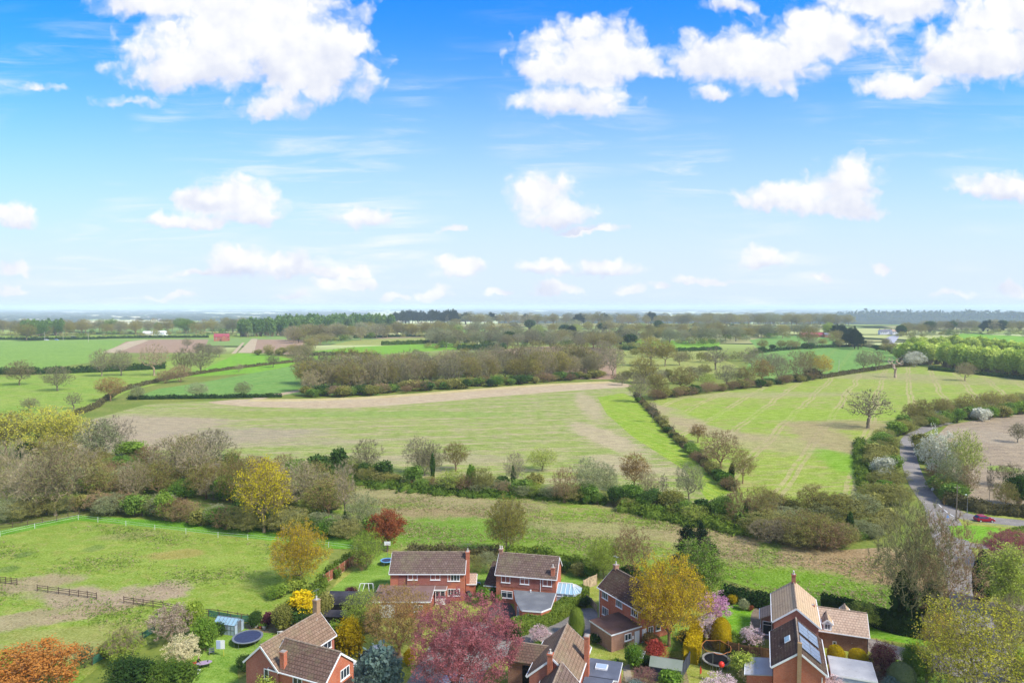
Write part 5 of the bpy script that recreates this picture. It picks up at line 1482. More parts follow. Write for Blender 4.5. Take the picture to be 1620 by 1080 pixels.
# conservatory: dwarf wall, glazed sides, ribbed glass roof rising to a short ridge
cx, cy = a.w(6.75, -.6).xy; rot = R(-12); loc = local(B, (cx, cy))
poly = [(-1.8, -1.9), (.9, -1.9), (1.9, -.9), (1.9, .9), (.9, 1.9), (-1.8, 1.9)]
MB().prism(poly, 0, .62).build('dwarf_wall', [MATS['brick_orange']], B, loc, rot)
b = MB()
for i in range(6):
    p0, p1 = Vector(poly[i]), Vector(poly[(i + 1) % 6])
    n = max(1, int((p1 - p0).length / .8))
    for k in range(n + 1):
        c = p0.lerp(p1, k / n); b.box(c.x - .05, c.y - .05, .62, c.x + .05, c.y + .05, 2.2)
    for z in (.66, 1.72, 2.2): b.beam((p0.x, p0.y, z), (p1.x, p1.y, z), .08, .1)
b.build('conservatory_frame', [W_], B, loc, rot)
MB().prism([(x * .985, y * .985) for x, y in poly], .62, 2.18).build('conservatory_glass', [PGLASS], B, loc, rot)
r0, r1 = Vector((-1.8, 0, 3.15)), Vector((.55, 0, 3.15)); b = MB(); g = MB()
top = lambda x, y: Vector((max(-1.8, min(.55, x)), 0, 3.15))
for i in range(5):
    p0, p1 = Vector(poly[i]), Vector(poly[i + 1])
    n = 4 if i in (0, 4) else 3
    for k in range(n + 1):
        c = p0.lerp(p1, k / n); e = Vector((c.x * 1.04, c.y * 1.04, 2.24)); b.beam(e + Vector((0, 0, .05)), top(c.x, c.y) + Vector((0, 0, .05)), .07, .07)
    e0 = Vector((p0.x * 1.04, p0.y * 1.04, 2.24)); e1 = Vector((p1.x * 1.04, p1.y * 1.04, 2.24)); t0, t1 = top(*p0), top(*p1)
    g.add([e0, e1, t1, t0], [(0, 1, 2, 3)] if (t1 - t0).length > .01 else [(0, 1, 2)])
b.beam(r0 + Vector((0, 0, .08)), r1 + Vector((0, 0, .08)), .12, .12)
b.build('roof_rib', [W_], B, loc, rot); g.build('conservatory_roof', [RGLASS], B, loc, rot)

C_ = house('brick_house', 18.5, 100.9, 'angled brick house behind the golden tree, with a brown flat-roofed garage')
a = blk(C_, 18.5, 100.9, -60, 9.7, 5.9, 4.8, 7.0, 'brick_orange', 'roof_dark')
for u in (-3.4, 0, 3.5): win(C_, a, 'front', u, 3.95, 1.45, 1.15, 3)
win(C_, a, 'front', -3.3, 1.45, 1.5, 1.3, 3); pipe(C_, a, 'front', -4.7, 4.6); win(C_, a, 'right', 1.2, 3.9, 1.2, 1.0)
q = a.w(-4.6, .1); aerial(chimney(C_, q.x, q.y, -60, 5.4, 7.75, .6, .7, 'brick_pale', 1), 7.65)
q = a.w(2.4, -5.6); f = flat(C_, q.x, q.y, -60, 4.9, 5.2, 2.6, 'brick_pale', 'felt_brown')
win(C_, f, 'right', .3, 1.55, 1.2, 1.0, 2); slab(C_, f, 'right', 1.95, 1.0, .85, 2.0, W_, 'door'); slab(C_, f, 'right', 1.2, 1.25, .3, .45, W_, 'meter_box')
slab(C_, a, 'right', -2.3, 1.0, .85, 2.0, W_, 'door'); win(C_, a, 'right', -1.1, 1.05, .9, 2.0, 2, door=True); win(C_, a, 'right', .3, 1.6, .9, 1.0, 1, top=True)

D = house('brick_house', -26.5, 82.5, 'brick house at the bottom left with two tiled roofs meeting in an L')
a = blk(D, -28.07, 84.9, 64, 10.0, 5.2, 4.8, 7.15, 'brick_red', 'roof_tan', gut=W_)
w = blk(D, -24.2, 80.7, -24, 8.2, 5.2, 4.8, 7.0, 'brick_orange', 'roof_brown')
win(D, w, 'right', .9, 4.15, 1.7, 1.25, 3); slab(D, w, 'right', .9, 1.6, 2.6, 3.0, BROWNP, 'garage_door'); win(D, w, 'front', 0, 3.9, 1.4, 1.1)
win(D, a, 'front', 3.3, 4.0, 2.2, 1.3, 3); slab(D, a, 'front', 1.4, 3.6, 1.4, 2.2, BROWNP, 'shaded_cladding', .04); win(D, a, 'left', .8, 3.9, .75, 1.25, 1); win(D, a, 'left', -1.2, 1.4, 1.2, 1.1)  # brown cladding panel that also carries the dark shadow beside the window
q = a.w(4.85, .2); aerial(chimney(D, q.x, q.y, 64, 5.4, 9.0, .7, .7, 'stone_tan', 1), 8.9)
chimney(D, -27.3, 79.5, -24, 4.0, 7.0, .65, .55, 'brick_orange', 0)

E = house('brick_house', 5.9, 81.6, 'brick house at the bottom middle with a carport wing and skylit flat extension')
a = blk(E, 5.9, 81.6, 74, 8.6, 5.6, 4.8, 7.2, 'brick_red', 'roof_tan')
blk(E, 4.75, 73.6, 74, 7.2, 4.4, 4.5, 6.75, 'brick_red', 'roof_plum')
f = blk(E, 2.4, 83.5, -16, 4.9, 4.0, 4.55, 5.7, 'brick_brown', 'roof_brown', trim=False, roof_name='carport_roof'); slab(E, f, 'front', .5, 2.1, 2.2, 4.0, DARK, 'carport_shade_panel', .03)  # flat dark panel: shade inside the carport put into its colour
q = a.w(-4.35, .25); chimney(E, q.x, q.y, 74, 3.6, 7.8, .6, .6, 'brick_orange', 1)
q = a.w(.9, -3.15); chimney(E, q.x, q.y, 74, 0, 7.9, .8, .55, 'brick_orange', 0)
for u, z in ((-2.6, 3.9), (2.9, 3.9)): win(E, a, 'front', u, z, 1.2, 1.1)
q = a.w(2.9, -4.95); f1 = flat(E, q.x, q.y, 74, 4.2, 3.9, 2.85, 'brick_red', 'felt_blue')
q = a.w(-1.35, -4.7); f2 = flat(E, q.x, q.y, 74, 4.1, 3.2, 2.85, 'brick_red', 'felt_blue')
win(E, f2, 'left', .75, 1.25, 1.7, 2.1, 2, pane=PGLASS, name='patio_door'); win(E, f2, 'left', -.9, 1.4, .9, 1.4, 1, pane=PGLASS)
for fr_, u in ((f1, .2), (f2, -.3)):
    q = fr_.w(u, .3 if fr_ is f1 else -.6); b = MB(); b.cbox(0, 0, 3.0, 1.2, 1.5, .22, 0); s_ = b.build('skylight', [W_], E, local(E, (q.x, q.y)), fr_.rot)
    MB().cbox(0, 0, 3.125, 1.0, 1.3, .04).build('pane', [PGLASS], s_)

F1 = house('brick_house', 40.45, 95.65, 'large house with beige tiled roofs, a long right wing and a small white dormer')
a = blk(F1, 40.45, 95.65, 70, 9.6, 5.6, 4.8, 6.95, 'brick_red', 'roof_beige')
w = blk(F1, 46.4, 96.1, -20, 8.0, 5.7, 2.6, 4.5, 'brick_brown', 'roof_pinkbeige')
win(F1, a, 'left', 1.6, 3.7, .9, .8, 1); slab(F1, w, 'front', 2.0, 1.3, .05, .05, W_, 'wall_light'); win(F1, w, 'front', -.2, .9, .5, .6, 1); pipe(F1, w, 'front', 3.9, 2.5, BL)
q = w.w(-1.15, -1.75); d = blk(F1, q.x, q.y, 70, 2.3, 1.15, 3.6, 4.15, 'white_render', 'roof_beige', oh=.12, vg=.1, base=2.6, roof_name='dormer_roof')
slab(F1, d, 'left', 0, 3.1, 1.1, 1.15, W_, 'dormer_cheek', .03); win(F1, d, 'left', 0, 3.15, .8, .85, 2)
q = w.w(1.6, 2.2); blk(F1, q.x, q.y, 70, 1.6, 1.0, 3.7, 4.2, 'brick_red', 'roof_beige', oh=.12, vg=.1, base=2.6, roof_name='dormer_roof')
q = w.w(-3.0, -1.2); chimney(F1, q.x, q.y, -20, 2.8, 5.3, .5, .5, 'brick_red', 0)
q = w.w(-1.3, -.8); MB().cbox(0, 0, 4.05, .35, .35, .25).build('roof_vent', [BROWNP], F1, local(F1, (q.x, q.y)), w.rot)
q = a.w(4.3, 0); chimney(F1, q.x, q.y, 70, 6.3, 8.3, .55, .55, 'brick_red', 2)
q = a.w(2.2, 3.6); l = lean(F1, q.x, q.y, 250, 3.4, 1.7, 2.5, 3.4, 'brick_brown', 'roof_pinkbeige'); win(F1, l, 'right', 0, 1.25, 1.3, 2.0, 1, top=True, name='porch_door'); win(F1, l, 'front', .4, 1.4, 1.0, 1.2)

F2 = house('brick_house', 35.8, 83.6, 'brick house with solar panels on its right roof slope')
a = blk(F2, 35.8, 83.6, 70, 9.2, 5.7, 4.8, 6.95, 'brick_orange', 'roof_dark')
b = MB(); b.box(-.24, -.3, 0, .24, .05, 8.2, 0)
q = a.w(-4.65, 0); c = b.build('chimney', [MATS['stone_tan']], F2, local(F2, (q.x, q.y)), a.rot + R(-90))
sl = math.atan2(2.15, 2.85); nz = Vector((0, -math.sin(sl), math.cos(sl)))


def on_roof(root, fr, x, s, w_, l_, mat, name, lift=.2, side=-1):
    """panel lying on a roof slope: x along the ridge, s down the slope from it"""
    g_ = math.atan2(fr.ridge - fr.eave, fr.W / 2)
    b_ = MB(); b_.cbox(0, 0, 0, w_, l_, .07)
    p_ = fr.w(x, side * s * math.cos(g_)); z_ = fr.ridge - s * math.sin(g_) + lift / math.cos(g_)
    o_ = b_.build(name, [mat], root)
    o_.location = (p_.x - root.location.x, p_.y - root.location.y, z_); o_.rotation_euler = (-side * g_, 0, fr.rot)
    return o_


for i in range(3):
    for j in range(2):
        for base in (1.0, -2.9):
            if base < 0 and i == 0 and j == 0: pass
            o = on_roof(F2, a, base + 1.02 * (i + .0) + (.0 if j else .0), .95 + j * 1.45 - (0.0), .99, 1.42, SOLAR, 'solar_panel', .26)
            fr_m = MB()
            for (x0, y0, x1, y1) in ((-.5, -.72, .5, -.68), (-.5, .68, .5, .72), (-.5, -.68, -.46, .68), (.46, -.68, .5, .68)): fr_m.box(x0, y0, -.03, x1, y1, .05)
            fr_m.build('panel_frame', [STEEL], o)
o = on_roof(F2, a, -.2, 1.5, 1.5, .8, W_, 'skylight', .22, 1); MB().cbox(0, 0, .05, 1.3, .62, .05).build('pane', [RGLASS], o)
pipe(F2, a, 'left', 2.5, 4.4); win(F2, a, 'back', 1.5, 3.8, 1.3, 1.0)
f = flat(F2, 42.75, 83.7, -20, 4.9, 4.6, 2.6, 'brick_brown', 'felt_pale'); slab(F2, f, 'front', 0, 2.2, 4.6, .5, plain('blue_fascia', 'a4b0c4', .5, .8), 'garage_fascia', .1); slab(F2, f, 'front', 0, .98, 4.2, 1.95, W_, 'garage_door', .05)
q = a.w(-1.0, 4.4); l = lean(F2, q.x, q.y, 250, 4.2, 3.0, 2.3, 2.75, 'brick_orange', 'felt_pale')
# ------------------------------------------------------------------ gardens, drives, roads
S('garden', [(300, 1120), (330, 1000), (430, 965), (520, 940), (540, 905), (600, 872), (700, 880), (800, 888), (900, 898), (1010, 905), (1140, 925), (1220, 945), (1330, 985), (1490, 1005), (1500, 1120), (1300, 1200), (700, 1200), (350, 1200)], M['m_lawn_dry'], smooth=False)
S('lawn', [(490, 965), (520, 935), (556, 905), (600, 872), (640, 880), (770, 890), (776, 935), (745, 950), (620, 945), (600, 960), (520, 960)], M['m_lawn'], smooth=False)
S('lawn', [(300, 1130), (290, 1060), (330, 1010), (380, 985), (440, 985), (430, 1010), (400, 1030), (375, 1060), (385, 1130)], M['m_lawn'], smooth=False)
S('lawn', [(1142, 1000), (1146, 962), (1180, 955), (1195, 966), (1192, 985), (1206, 1005), (1200, 1015)], M['m_lawn_mown'], smooth=True)
S('patio', [(1190, 968), (1200, 960), (1222, 966), (1226, 1010), (1200, 1004), (1188, 985)], M['m_gravel'], smooth=True)
S('lawn', [(900, 905), (935, 915), (945, 925), (930, 932), (880, 925)], M['m_lawn'], smooth=False)
S('lawn', [(1010, 1002), (1075, 985), (1095, 1000), (1075, 1030), (1040, 1030)], M['m_lawn'], smooth=False)
S('lawn', [(1365, 988), (1480, 1012), (1500, 1024), (1460, 1022), (1400, 1012), (1368, 1006)], M['m_lawn_mown'], smooth=False)
S('lawn', [(1395, 1022), (1440, 1030), (1500, 1060), (1500, 1100), (1400, 1100)], M['m_lawn'], smooth=False)
S('garden_bed', [(1000, 1050), (1070, 1040), (1090, 1080), (1085, 1120), (990, 1120), (985, 1070)], M['m_bed'], smooth=True)
S('garden_bed', [(1150, 1030), (1190, 1028), (1215, 1045), (1200, 1060), (1160, 1048)], M['m_bed'], smooth=True)
S('garden_bed', [(390, 985), (440, 970), (500, 960), (510, 985), (450, 1000), (400, 998)], M['m_bed'], smooth=True)
S('garden_bed', [(1375, 1040), (1400, 1035), (1410, 1070), (1400, 1110), (1385, 1110)], M['m_gravel'], smooth=True)
S('driveway', [(770, 990), (772, 962), (782, 950), (806, 952), (818, 972), (822, 990), (800, 1000)], M['m_drive'], smooth=False)
S('close_road', [(610, 1130), (640, 1085), (668, 1040), (690, 1010), (730, 985), (775, 985), (830, 995), (880, 975), (925, 962), (945, 968), (940, 992), (925, 1012), (880, 1010), (820, 1030), (770, 1060), (740, 1130)], M['m_asphalt'], smooth=True)
S('driveway', [(560, 1060), (575, 1030), (620, 1025), (640, 1040), (620, 1065), (570, 1090)], M['m_gravel'], smooth=False)
S('driveway', [(1372, 1010), (1420, 1022), (1490, 1038), (1630, 1062), (1630, 1090), (1480, 1062), (1400, 1036), (1374, 1030)], M['m_asphalt'], smooth=True)
S('patio', [(985, 1055), (996, 1050), (1000, 1072), (990, 1080)], M['m_paving'], smooth=False)
S('verge', [(1478, 800), (1500, 792), (1540, 806), (1640, 818), (1640, 900), (1640, 1010), (1560, 1010), (1530, 960), (1510, 900), (1490, 850)], M['m_lawn_dry'], smooth=False)
S('verge', [(1450, 730), (1462, 730), (1478, 770), (1498, 797), (1530, 810), (1640, 821), (1640, 815), (1540, 800), (1500, 782), (1480, 750), (1465, 715)], M['m_strip'], smooth=False)
lane = [(1500, 668), (1470, 676), (1440, 692), (1436, 712), (1442, 740), (1455, 770), (1478, 800)]
ribbon('lane', [(x, y, 4.6) for x, y in lane] + [(1492, 822, 6.5), (1502, 850, 6.5), (1516, 890, 6), (1530, 935, 5.5), (1540, 980, 5.5), (1556, 1030, 6), (1580, 1090, 6)], 5, M['m_asphalt'])
ribbon('road', [(1470, 790, 5), (1500, 808, 6), (1535, 818, 5.6), (1580, 824, 5.6), (1660, 832, 5.6)], 5.6, M['m_asphalt'])
ribbon('side_path', [(1500, 852, 3.2), (1535, 862, 3), (1575, 866, 3), (1620, 872, 3)], 3, M['m_asphalt'])
ribbon('side_path', [(1530, 952, 2.6), (1560, 955, 2.6), (1600, 960, 2.6), (1680, 970, 2.6)], 2.6, M['m_paving'])
S('lawn', [(1500, 832), (1540, 831), (1585, 836), (1612, 840), (1595, 850), (1580, 864), (1540, 858), (1506, 848)], M['m_lawn_mown'], smooth=False)
kb = MB()
kp = catmull([G(*p).xy for p in ((1494, 812), (1535, 825.5), (1580, 831.5), (1660, 840))], 8)
for p0, p1 in zip(kp[:-1], kp[1:]): kb.beam((p0.x, p0.y, .06), (p1.x, p1.y, .06), .15, .13)
tag(kb.build('kerb', [plain('kerb_stone', 'b8b0a8', .9, .6, .15)]), kind='structure')

MK = plain('road_paint', 'e8e6e0', .7, .8, .1)
for i, (a_, b_) in enumerate((((1484, 797), (1490, 803)), ((1493, 806), (1499, 811)), ((1502, 813), (1509, 817)))): ribbon('road_marking', [(*a_, .25), (*b_, .25)], .25, MK, z=.12)
# clipped and loose hedges of the gardens
hedge('garden_hedge', [(812, 1004), (850, 992), (884, 976), (908, 957), (922, 943)], 2.2, 2.0, 'topiary', 'curved clipped hedge round the grey flat-roofed garage', dens=60, lsize=.13, wob=.06, clipped=True)
hedge('garden_hedge', [(645, 884), (700, 886), (760, 886), (790, 884)], 2.6, 2.4, 'hedge_brown', 'brown-green hedge behind the house with the tall right stack', dens=24, lsize=.2)
hedge('garden_hedge', [(800, 886), (850, 884), (890, 893), (930, 903)], 2.0, 2.0, 'hedge', 'green hedge behind the house with the conservatory', dens=24, lsize=.2)
hedge('garden_hedge', [(1092, 1050), (1098, 1030), (1106, 1008)], 1.8, 2.5, 'conifer_gold', 'golden clipped hedge strip left of the netted trampoline', dens=80, lsize=.12, wob=.05, clipped=True)
hedge('garden_hedge', [(1140, 945), (1180, 955), (1222, 962)], 2.2, 2.0, 'hedge_dark', 'dark green hedge behind the mown lawn', dens=30, lsize=.18, wob=.15)
hedge('garden_hedge', [(1298, 968), (1350, 978), (1420, 1000), (1490, 1012)], 2.0, 2.6, 'hedge_dark', 'dark green hedge behind the long beige wing', dens=36, lsize=.17, wob=.1, clipped=True)
hedge('garden_hedge', [(1152, 1020), (1180, 1024), (1200, 1030)], 1.6, 1.5, 'topiary', 'low green hedge in front of the mown lawn', dens=40, lsize=.14)
hedge('garden_hedge', [(1586, 868), (1602, 858), (1640, 848)], 3.0, 2.2, 'topiary', 'clipped yellow-topped hedge beside the striped lawn by the road', dens=40, lsize=.16, wob=.06, clipped=True)
hedge('garden_hedge', [(445, 985), (470, 960), (496, 945), (510, 925)], 2.4, 1.6, 'hedge', 'loose green hedge along the paddock edge by the gold tree', dens=30, lsize=.18, wob=.4)
hedge('garden_hedge', [(522, 915), (540, 900), (565, 885)], 2.2, 1.5, 'hedge', 'green hedge outside the brown panel fence', dens=30, lsize=.18, wob=.4)
hedge('garden_hedge', [(1420, 985), (1460, 992), (1500, 1000)], 2.5, 2.0, 'ivy', 'ivy bank at the foot of the tall bare trees', dens=30, lsize=.2, wob=.5)
hedge('garden_hedge', [(1150, 935), (1200, 948), (1280, 962)], 1.6, 1.0, 'hedge_brown', 'low brown hedge where the rough grass meets the gardens', dens=24, lsize=.18, wob=.3)

T = tree
pt = dict(cat='tree'); sh = dict(cat='shrub')
# left garden and paddock edge
T('leafy', 50, 1110, 80, 132, 'orange-leaved tree at the bottom left corner', leaf='orange', bark='bark_warm', proto='leafy_a', name='copper_tree')
T('bush', 8, 1062, 32, 44, 'yellow-green bush left of the orange-leaved tree', leaf='lime', **sh)
T('stems', 134, 1056, 34, 30, 'dark bare-stemmed shrub right of the orange-leaved tree', bark='bark_dark', **sh)
T('weeping', 195, 1048, 56, 52, 'small lime-green weeping willow on the paddock edge', leaf='lime', bark='bark_brown', name='willow_tree')
T('blossom', 272, 1016, 56, 66, 'tree with faded beige-pink blossom beside the willow', leaf='fadedpink', bark='bark_brown', name='blossom_tree')
T('round', 308, 1006, 56, 32, 'lime-green tree behind the faded blossom tree', leaf='lime')
T('bush', 322, 1030, 52, 46, 'soft green bush right of the faded blossom tree', leaf='spring', **sh)
T('bush', 345, 1004, 20, 34, 'dark green bush in front of the greenhouse', leaf='hedge_dark', **sh)
T('blossom', 290, 1056, 50, 52, 'small magnolia with cream and yellow blossom on the lawn', leaf='cream', bark='bark_brown', name='magnolia_tree')
T('bush', 210, 1100, 60, 84, 'large dark evergreen bush at the bottom edge, left one', leaf='hedge_dark', proto='bush_fine', **sh)
T('bush', 275, 1104, 58, 90, 'large dark evergreen bush at the bottom edge, right one', leaf='hedge', proto='bush_fine', **sh)
T('bush', 272, 1066, 16, 24, 'low yellow-flowered bush beneath the magnolia', leaf='yellow', **sh)
T('bush', 168, 1040, 24, 26, 'olive bush beneath the willow', leaf='olive', **sh)
T('fine_bud', 474, 930, 100, 88, 'golden budding tree standing at the paddock corner', leaf='gold', bark='bark_pale', name='budding_tree')
T('bush', 470, 935, 24, 40, 'lime bush at the foot of the golden budding tree', leaf='lime', **sh)
T('bush', 440, 945, 22, 36, 'low lime-green bush on the paddock edge left of the golden tree', leaf='spring', **sh)
T('bush', 404, 992, 26, 26, 'dark green bush by the greenhouse end', leaf='ivy', **sh)
T('bush', 424, 990, 22, 22, 'purple-leaved bush in the flower bed', leaf='maroon', **sh)
T('bush', 446, 998, 40, 40, 'grey-green bush behind the long tan roof', leaf='olive', **sh)
T('bush', 478, 985, 50, 56, 'green bush topped with yellow flowers beside the grey stack', leaf='yellow', **sh)
T('bush', 475, 990, 34, 62, 'dark green base of shrubs beneath the yellow flowers', leaf='hedge_dark', **sh)
T('bush', 512, 978, 40, 36, 'olive-green bush right of the grey stack', leaf='olive', **sh)
T('bush', 552, 1040, 62, 52, 'golden conifer bush right of the long tan roof', leaf='conifer_gold', proto='bush_fine', **sh)
T('bush', 531, 1030, 46, 30, 'green bush left of the golden conifer', leaf='spring', **sh)
T('bush', 390, 1062, 26, 34, 'clipped dark bush by the left gable', leaf='hedge_dark', **sh)
T('budstems', 574, 996, 62, 60, 'light yellow-green shrub in front of the black shed roof', leaf='lime', proto='bud_c', **sh)
T('bush', 585, 1000, 32, 44, 'grey-green bush beneath the yellow-green shrub', leaf='olive', **sh)
T('airy_bud', 632, 1036, 106, 112, 'bronze budding tree in front of the long red flat roof', leaf='bronze', bark='bark_warm', name='budding_tree')
T('bush', 647, 1052, 26, 22, 'bright yellow forsythia by the drive', leaf='yellow', **sh)
T('spruce_round', 598, 1096, 72, 78, 'rounded blue-grey spruce at the bottom edge', leaf='spruce', bark='bark_dark', name='spruce_tree')
T('bush', 440, 1112, 52, 66, 'lime-yellow tree top before the left gable', leaf='lime', proto='bush_fine', cat='tree', name='leafy_tree')
T('plum', 735, 1110, 160, 168, 'large purple-pink plum tree at the bottom middle', leaf='purple', bark='bark_plum', name='plum_tree')
T('bush', 788, 1002, 26, 22, 'yellow-green bush at the top right of the plum tree', leaf='lime', **sh)
T('bush', 803, 1008, 26, 24, 'red-brown bush at the end of the curved hedge', leaf='maroon', **sh)
T('bush', 814, 1012, 22, 26, 'dark green bush at the end of the curved hedge', leaf='hedge_dark', **sh)
T('bush', 764, 958, 30, 26, 'lime-green bush between the two middle houses', leaf='spring', **sh)
T('bush', 758, 940, 18, 18, 'dark green bush behind the lime one between the houses', leaf='hedge_dark', **sh)
T('bush', 790, 953, 14, 12, 'small round bush under the bay window', leaf='spring', **sh)
T('bush', 781, 950, 24, 12, 'dark upright bush beside the bay window', leaf='hedge_dark', **sh)
T('budstems', 770, 905, 32, 36, 'feathery pale green shrub between the two middle houses', leaf='palegreen', proto='bud_c', **sh)
T('budstems', 752, 908, 30, 30, 'feathery olive shrub behind the brick stack', leaf='olive', proto='bud_c', **sh)
T('bush', 846, 882, 16, 20, 'orange-flowered bush behind the conservatory house roof', leaf='flower_orange', **sh)
T('bush', 612, 880, 74, 46, 'copper-leaved tree behind the left lawn', leaf='copper', proto='leafy_b', cat='tree', name='copper_tree') if False else T('leafy', 613, 872, 62, 50, 'copper-leaved tree behind the left lawn', leaf='copper', bark='bark_warm', proto='leafy_b', name='copper_tree')
T('budstems', 580, 900, 58, 48, 'lime-green shrub at the top corner of the left lawn', leaf='lime', proto='bud_c', **sh)
T('stems', 572, 902, 30, 36, 'brown bare shrub beneath the lime-green one', bark='bark_warm', **sh)
T('bush', 530, 948, 12, 16, 'dark round bush on the left lawn', leaf='hedge_dark', **sh) if False else T('bush', 556, 944, 16, 24, 'dark round bush on the left lawn', leaf='maroon', **sh)
T('fine_bud', 802, 882, 92, 66, 'gold-budded tree standing behind the conservatory house', leaf='amber', bark='bark_grey', name='budding_tree')
T('bush', 893, 905, 18, 26, 'dark green bush right of the conservatory house roof', leaf='hedge_dark', **sh)
T('bush', 915, 910, 20, 30, 'olive bush behind the conservatory', leaf='olive', **sh)
T('bush', 935, 915, 22, 30, 'mid-green bush right of the conservatory', leaf='green', **sh)
T('fine_bud', 955, 915, 62, 60, 'lime-yellow willow behind the angled house', leaf='lime', bark='bark_green', name='budding_tree')
T('fine_bare', 998, 915, 80, 62, 'pale leafless tree behind the angled house', bark='bark_warm', leaf='olive', name='bare_tree')
T('bush', 996, 918, 22, 40, 'dark bush at the foot of the pale leafless tree', leaf='hedge_dark', **sh)
T('fine_bud', 1058, 1022, 138, 122, 'large golden tree before the angled house', leaf='gold', bark='bark_warm', name='budding_tree')
T('pine', 1100, 925, 96, 66, 'dark green pine behind the gardens', leaf='conifer', bark='bark_dark', name='pine_tree')
T('birch', 1106, 955, 98, 66, 'light green birch in front of the dark pine', leaf='spring', bark='bark_green', name='birch_tree')
T('blossom', 1131, 990, 50, 46, 'magenta-pink cherry in blossom left of the mown lawn', leaf='pink', bark='bark_dark', name='cherry_tree')
T('blossom', 1122, 1018, 44, 38, 'pale pink cherry below the magenta one', leaf='palepink', bark='bark_dark', name='cherry_tree')
T('dome', 1141, 1026, 50, 30, 'tall golden-green clipped dome above the netted trampoline', leaf='conifer_gold', cat='topiary', name='topiary')
T('dome', 912, 1006, 46, 24, 'tall green clipped dome beside the drive', leaf='topiary', cat='topiary', name='topiary')
T('blossom', 1190, 1026, 34, 36, 'white-pink blossom shrub over the low hedge', leaf='palepink', bark='bark_dark', cat='shrub', name='blossom_shrub')
T('bush', 1160, 956, 15, 17, 'round golden bush behind the mown lawn', leaf='conifer_gold', **sh)
T('bush', 1176, 964, 16, 18, 'pale variegated bush behind the mown lawn', leaf='palegreen', **sh)
T('bush', 1188, 966, 9, 10, 'small rust-coloured bush behind the mown lawn', leaf='copper', **sh)
T('bush', 1156, 1035, 11, 16, 'small dark round bush right of the golden dome', leaf='hedge_dark', **sh)
T('budstems', 1366, 992, 40, 46, 'light green shrub over the hedge behind the beige wing', leaf='lime', proto='bud_c', **sh)
T('fine_bare', 1440, 1000, 208, 112, 'tall bare tree with ivied trunks, left of two beside the lane', bark='bark_green', leaf='twig', name='bare_tree')
T('ivy_col', 1426, 1000, 105, 44, 'ivy-clad trunk under the tall left bare tree', leaf='hedge_dark', bark='bark_dark', name='ivy_bush')
T('fine_bare', 1488, 1002, 190, 110, 'tall brown bare tree, right of two beside the lane', bark='bark_warm', leaf='twig', name='bare_tree')
T('ivy_col', 1474, 1004, 90, 40, 'ivy-clad trunk under the tall right bare tree', leaf='hedge_dark', bark='bark_dark', name='ivy_bush')
T('airy_bud', 1545, 1120, 165, 175, 'large yellow-green tree at the bottom right corner', leaf='yellowgreen', bark='bark_grey', name='budding_tree')
T('bud', 1492, 1045, 76, 60, 'yellow-leaved tree over the end of the garden hedge', leaf='gold', proto='airy_bud')
T('bush', 1612, 1085, 60, 40, 'yellow-green bush at the right edge below the path', leaf='lime', **sh)
T('stems', 1397, 1072, 58, 46, 'plum-purple shrub right of the beige wing', bark='bark_plum', **sh)
T('bush', 1397, 1066, 46, 42, 'purple foliage around the plum-purple stems', leaf='maroon', **sh)
T('ball', 1426, 1094, 46, 40, 'clipped grey-green ball at the bottom right', leaf='topiary_grey', cat='topiary', name='topiary')
T('bush', 1444, 1082, 66, 40, 'tall ivy-green hedge block behind the clipped ball', leaf='green', proto='bush_fine', **sh)
T('bush', 1465, 1082, 52, 24, 'yellow-edged green bush right of the hedge block', leaf='lime', **sh)
T('stems', 1484, 1085, 48, 40, 'dark bare shrub between the hedge block and the yellow-green tree', bark='bark_dark', **sh)
T('bush', 1410, 1100, 28, 34, 'blue-green bush left of the clipped ball', leaf='spruce', **sh)
T('ball', 1322, 1048, 28, 26, 'left golden clipped bush by the beige wing', leaf='conifer_gold', cat='topiary', name='topiary')
T('ball', 1357, 1052, 26, 28, 'right golden clipped bush by the beige wing', leaf='conifer_gold', cat='topiary', name='topiary')
T('bush', 1378, 1048, 12, 18, 'low yellow bush right of the golden clipped pair', leaf='lime', **sh)
T('column', 1553, 950, 80, 26, 'dark columnar cypress beside the side path', leaf='conifer', name='cypress_tree')
T('birch', 1594, 968, 104, 66, 'yellow-green birch right of the cypress', leaf='lime', bark='bark_green', name='birch_tree')
T('plum', 1604, 900, 56, 86, 'purple-leaved tree at the right edge below the striped lawn', leaf='purple', bark='bark_plum', name='plum_tree')
T('fine_bare', 1602, 1028, 88, 56, 'white-barked bare birch below the pale path', bark='bark_pale', leaf='olive', name='birch_tree')
T('stems', 1590, 1010, 30, 40, 'brown bare thicket below the pale path', bark='bark_warm', **sh)
T('bush', 1001, 1056, 36, 34, 'bright lime bush right of the flat extension', leaf='spring', **sh)
T('bush', 1036, 1040, 26, 36, 'red-leaved acer beside the garden shed', leaf='red', **sh)
T('bush', 1024, 1056, 20, 24, 'dark bush under the red acer', leaf='hedge_dark', **sh)
T('bush', 1060, 1096, 36, 44, 'light green shrub in front of the garden shed', leaf='spring', **sh)
T('stems', 1020, 1088, 30, 44, 'purplish bare shrub before the garden shed', bark='bark_plum', **sh)
T('bush', 1006, 1100, 22, 36, 'grey-leaved bush at the bottom edge', leaf='spruce', **sh)
T('blossom', 1140, 1112, 44, 54, 'pink blossom tree top at the bottom edge beneath the trampoline', leaf='palepink', bark='bark_dark', name='cherry_tree')
T('blossom', 1312, 1108, 38, 50, 'pink blossom tree top before the solar house', leaf='palepink', bark='bark_dark', name='cherry_tree')
T('bush', 1180, 1070, 36, 50, 'dry yellow-green feathery shrub right of the trampoline', leaf='lime', proto='bush_a', **sh)
T('blossom', 1190, 1088, 32, 36, 'cream blossom shrub beside the white canopy', leaf='cream', bark='bark_brown', cat='shrub', name='blossom_shrub')
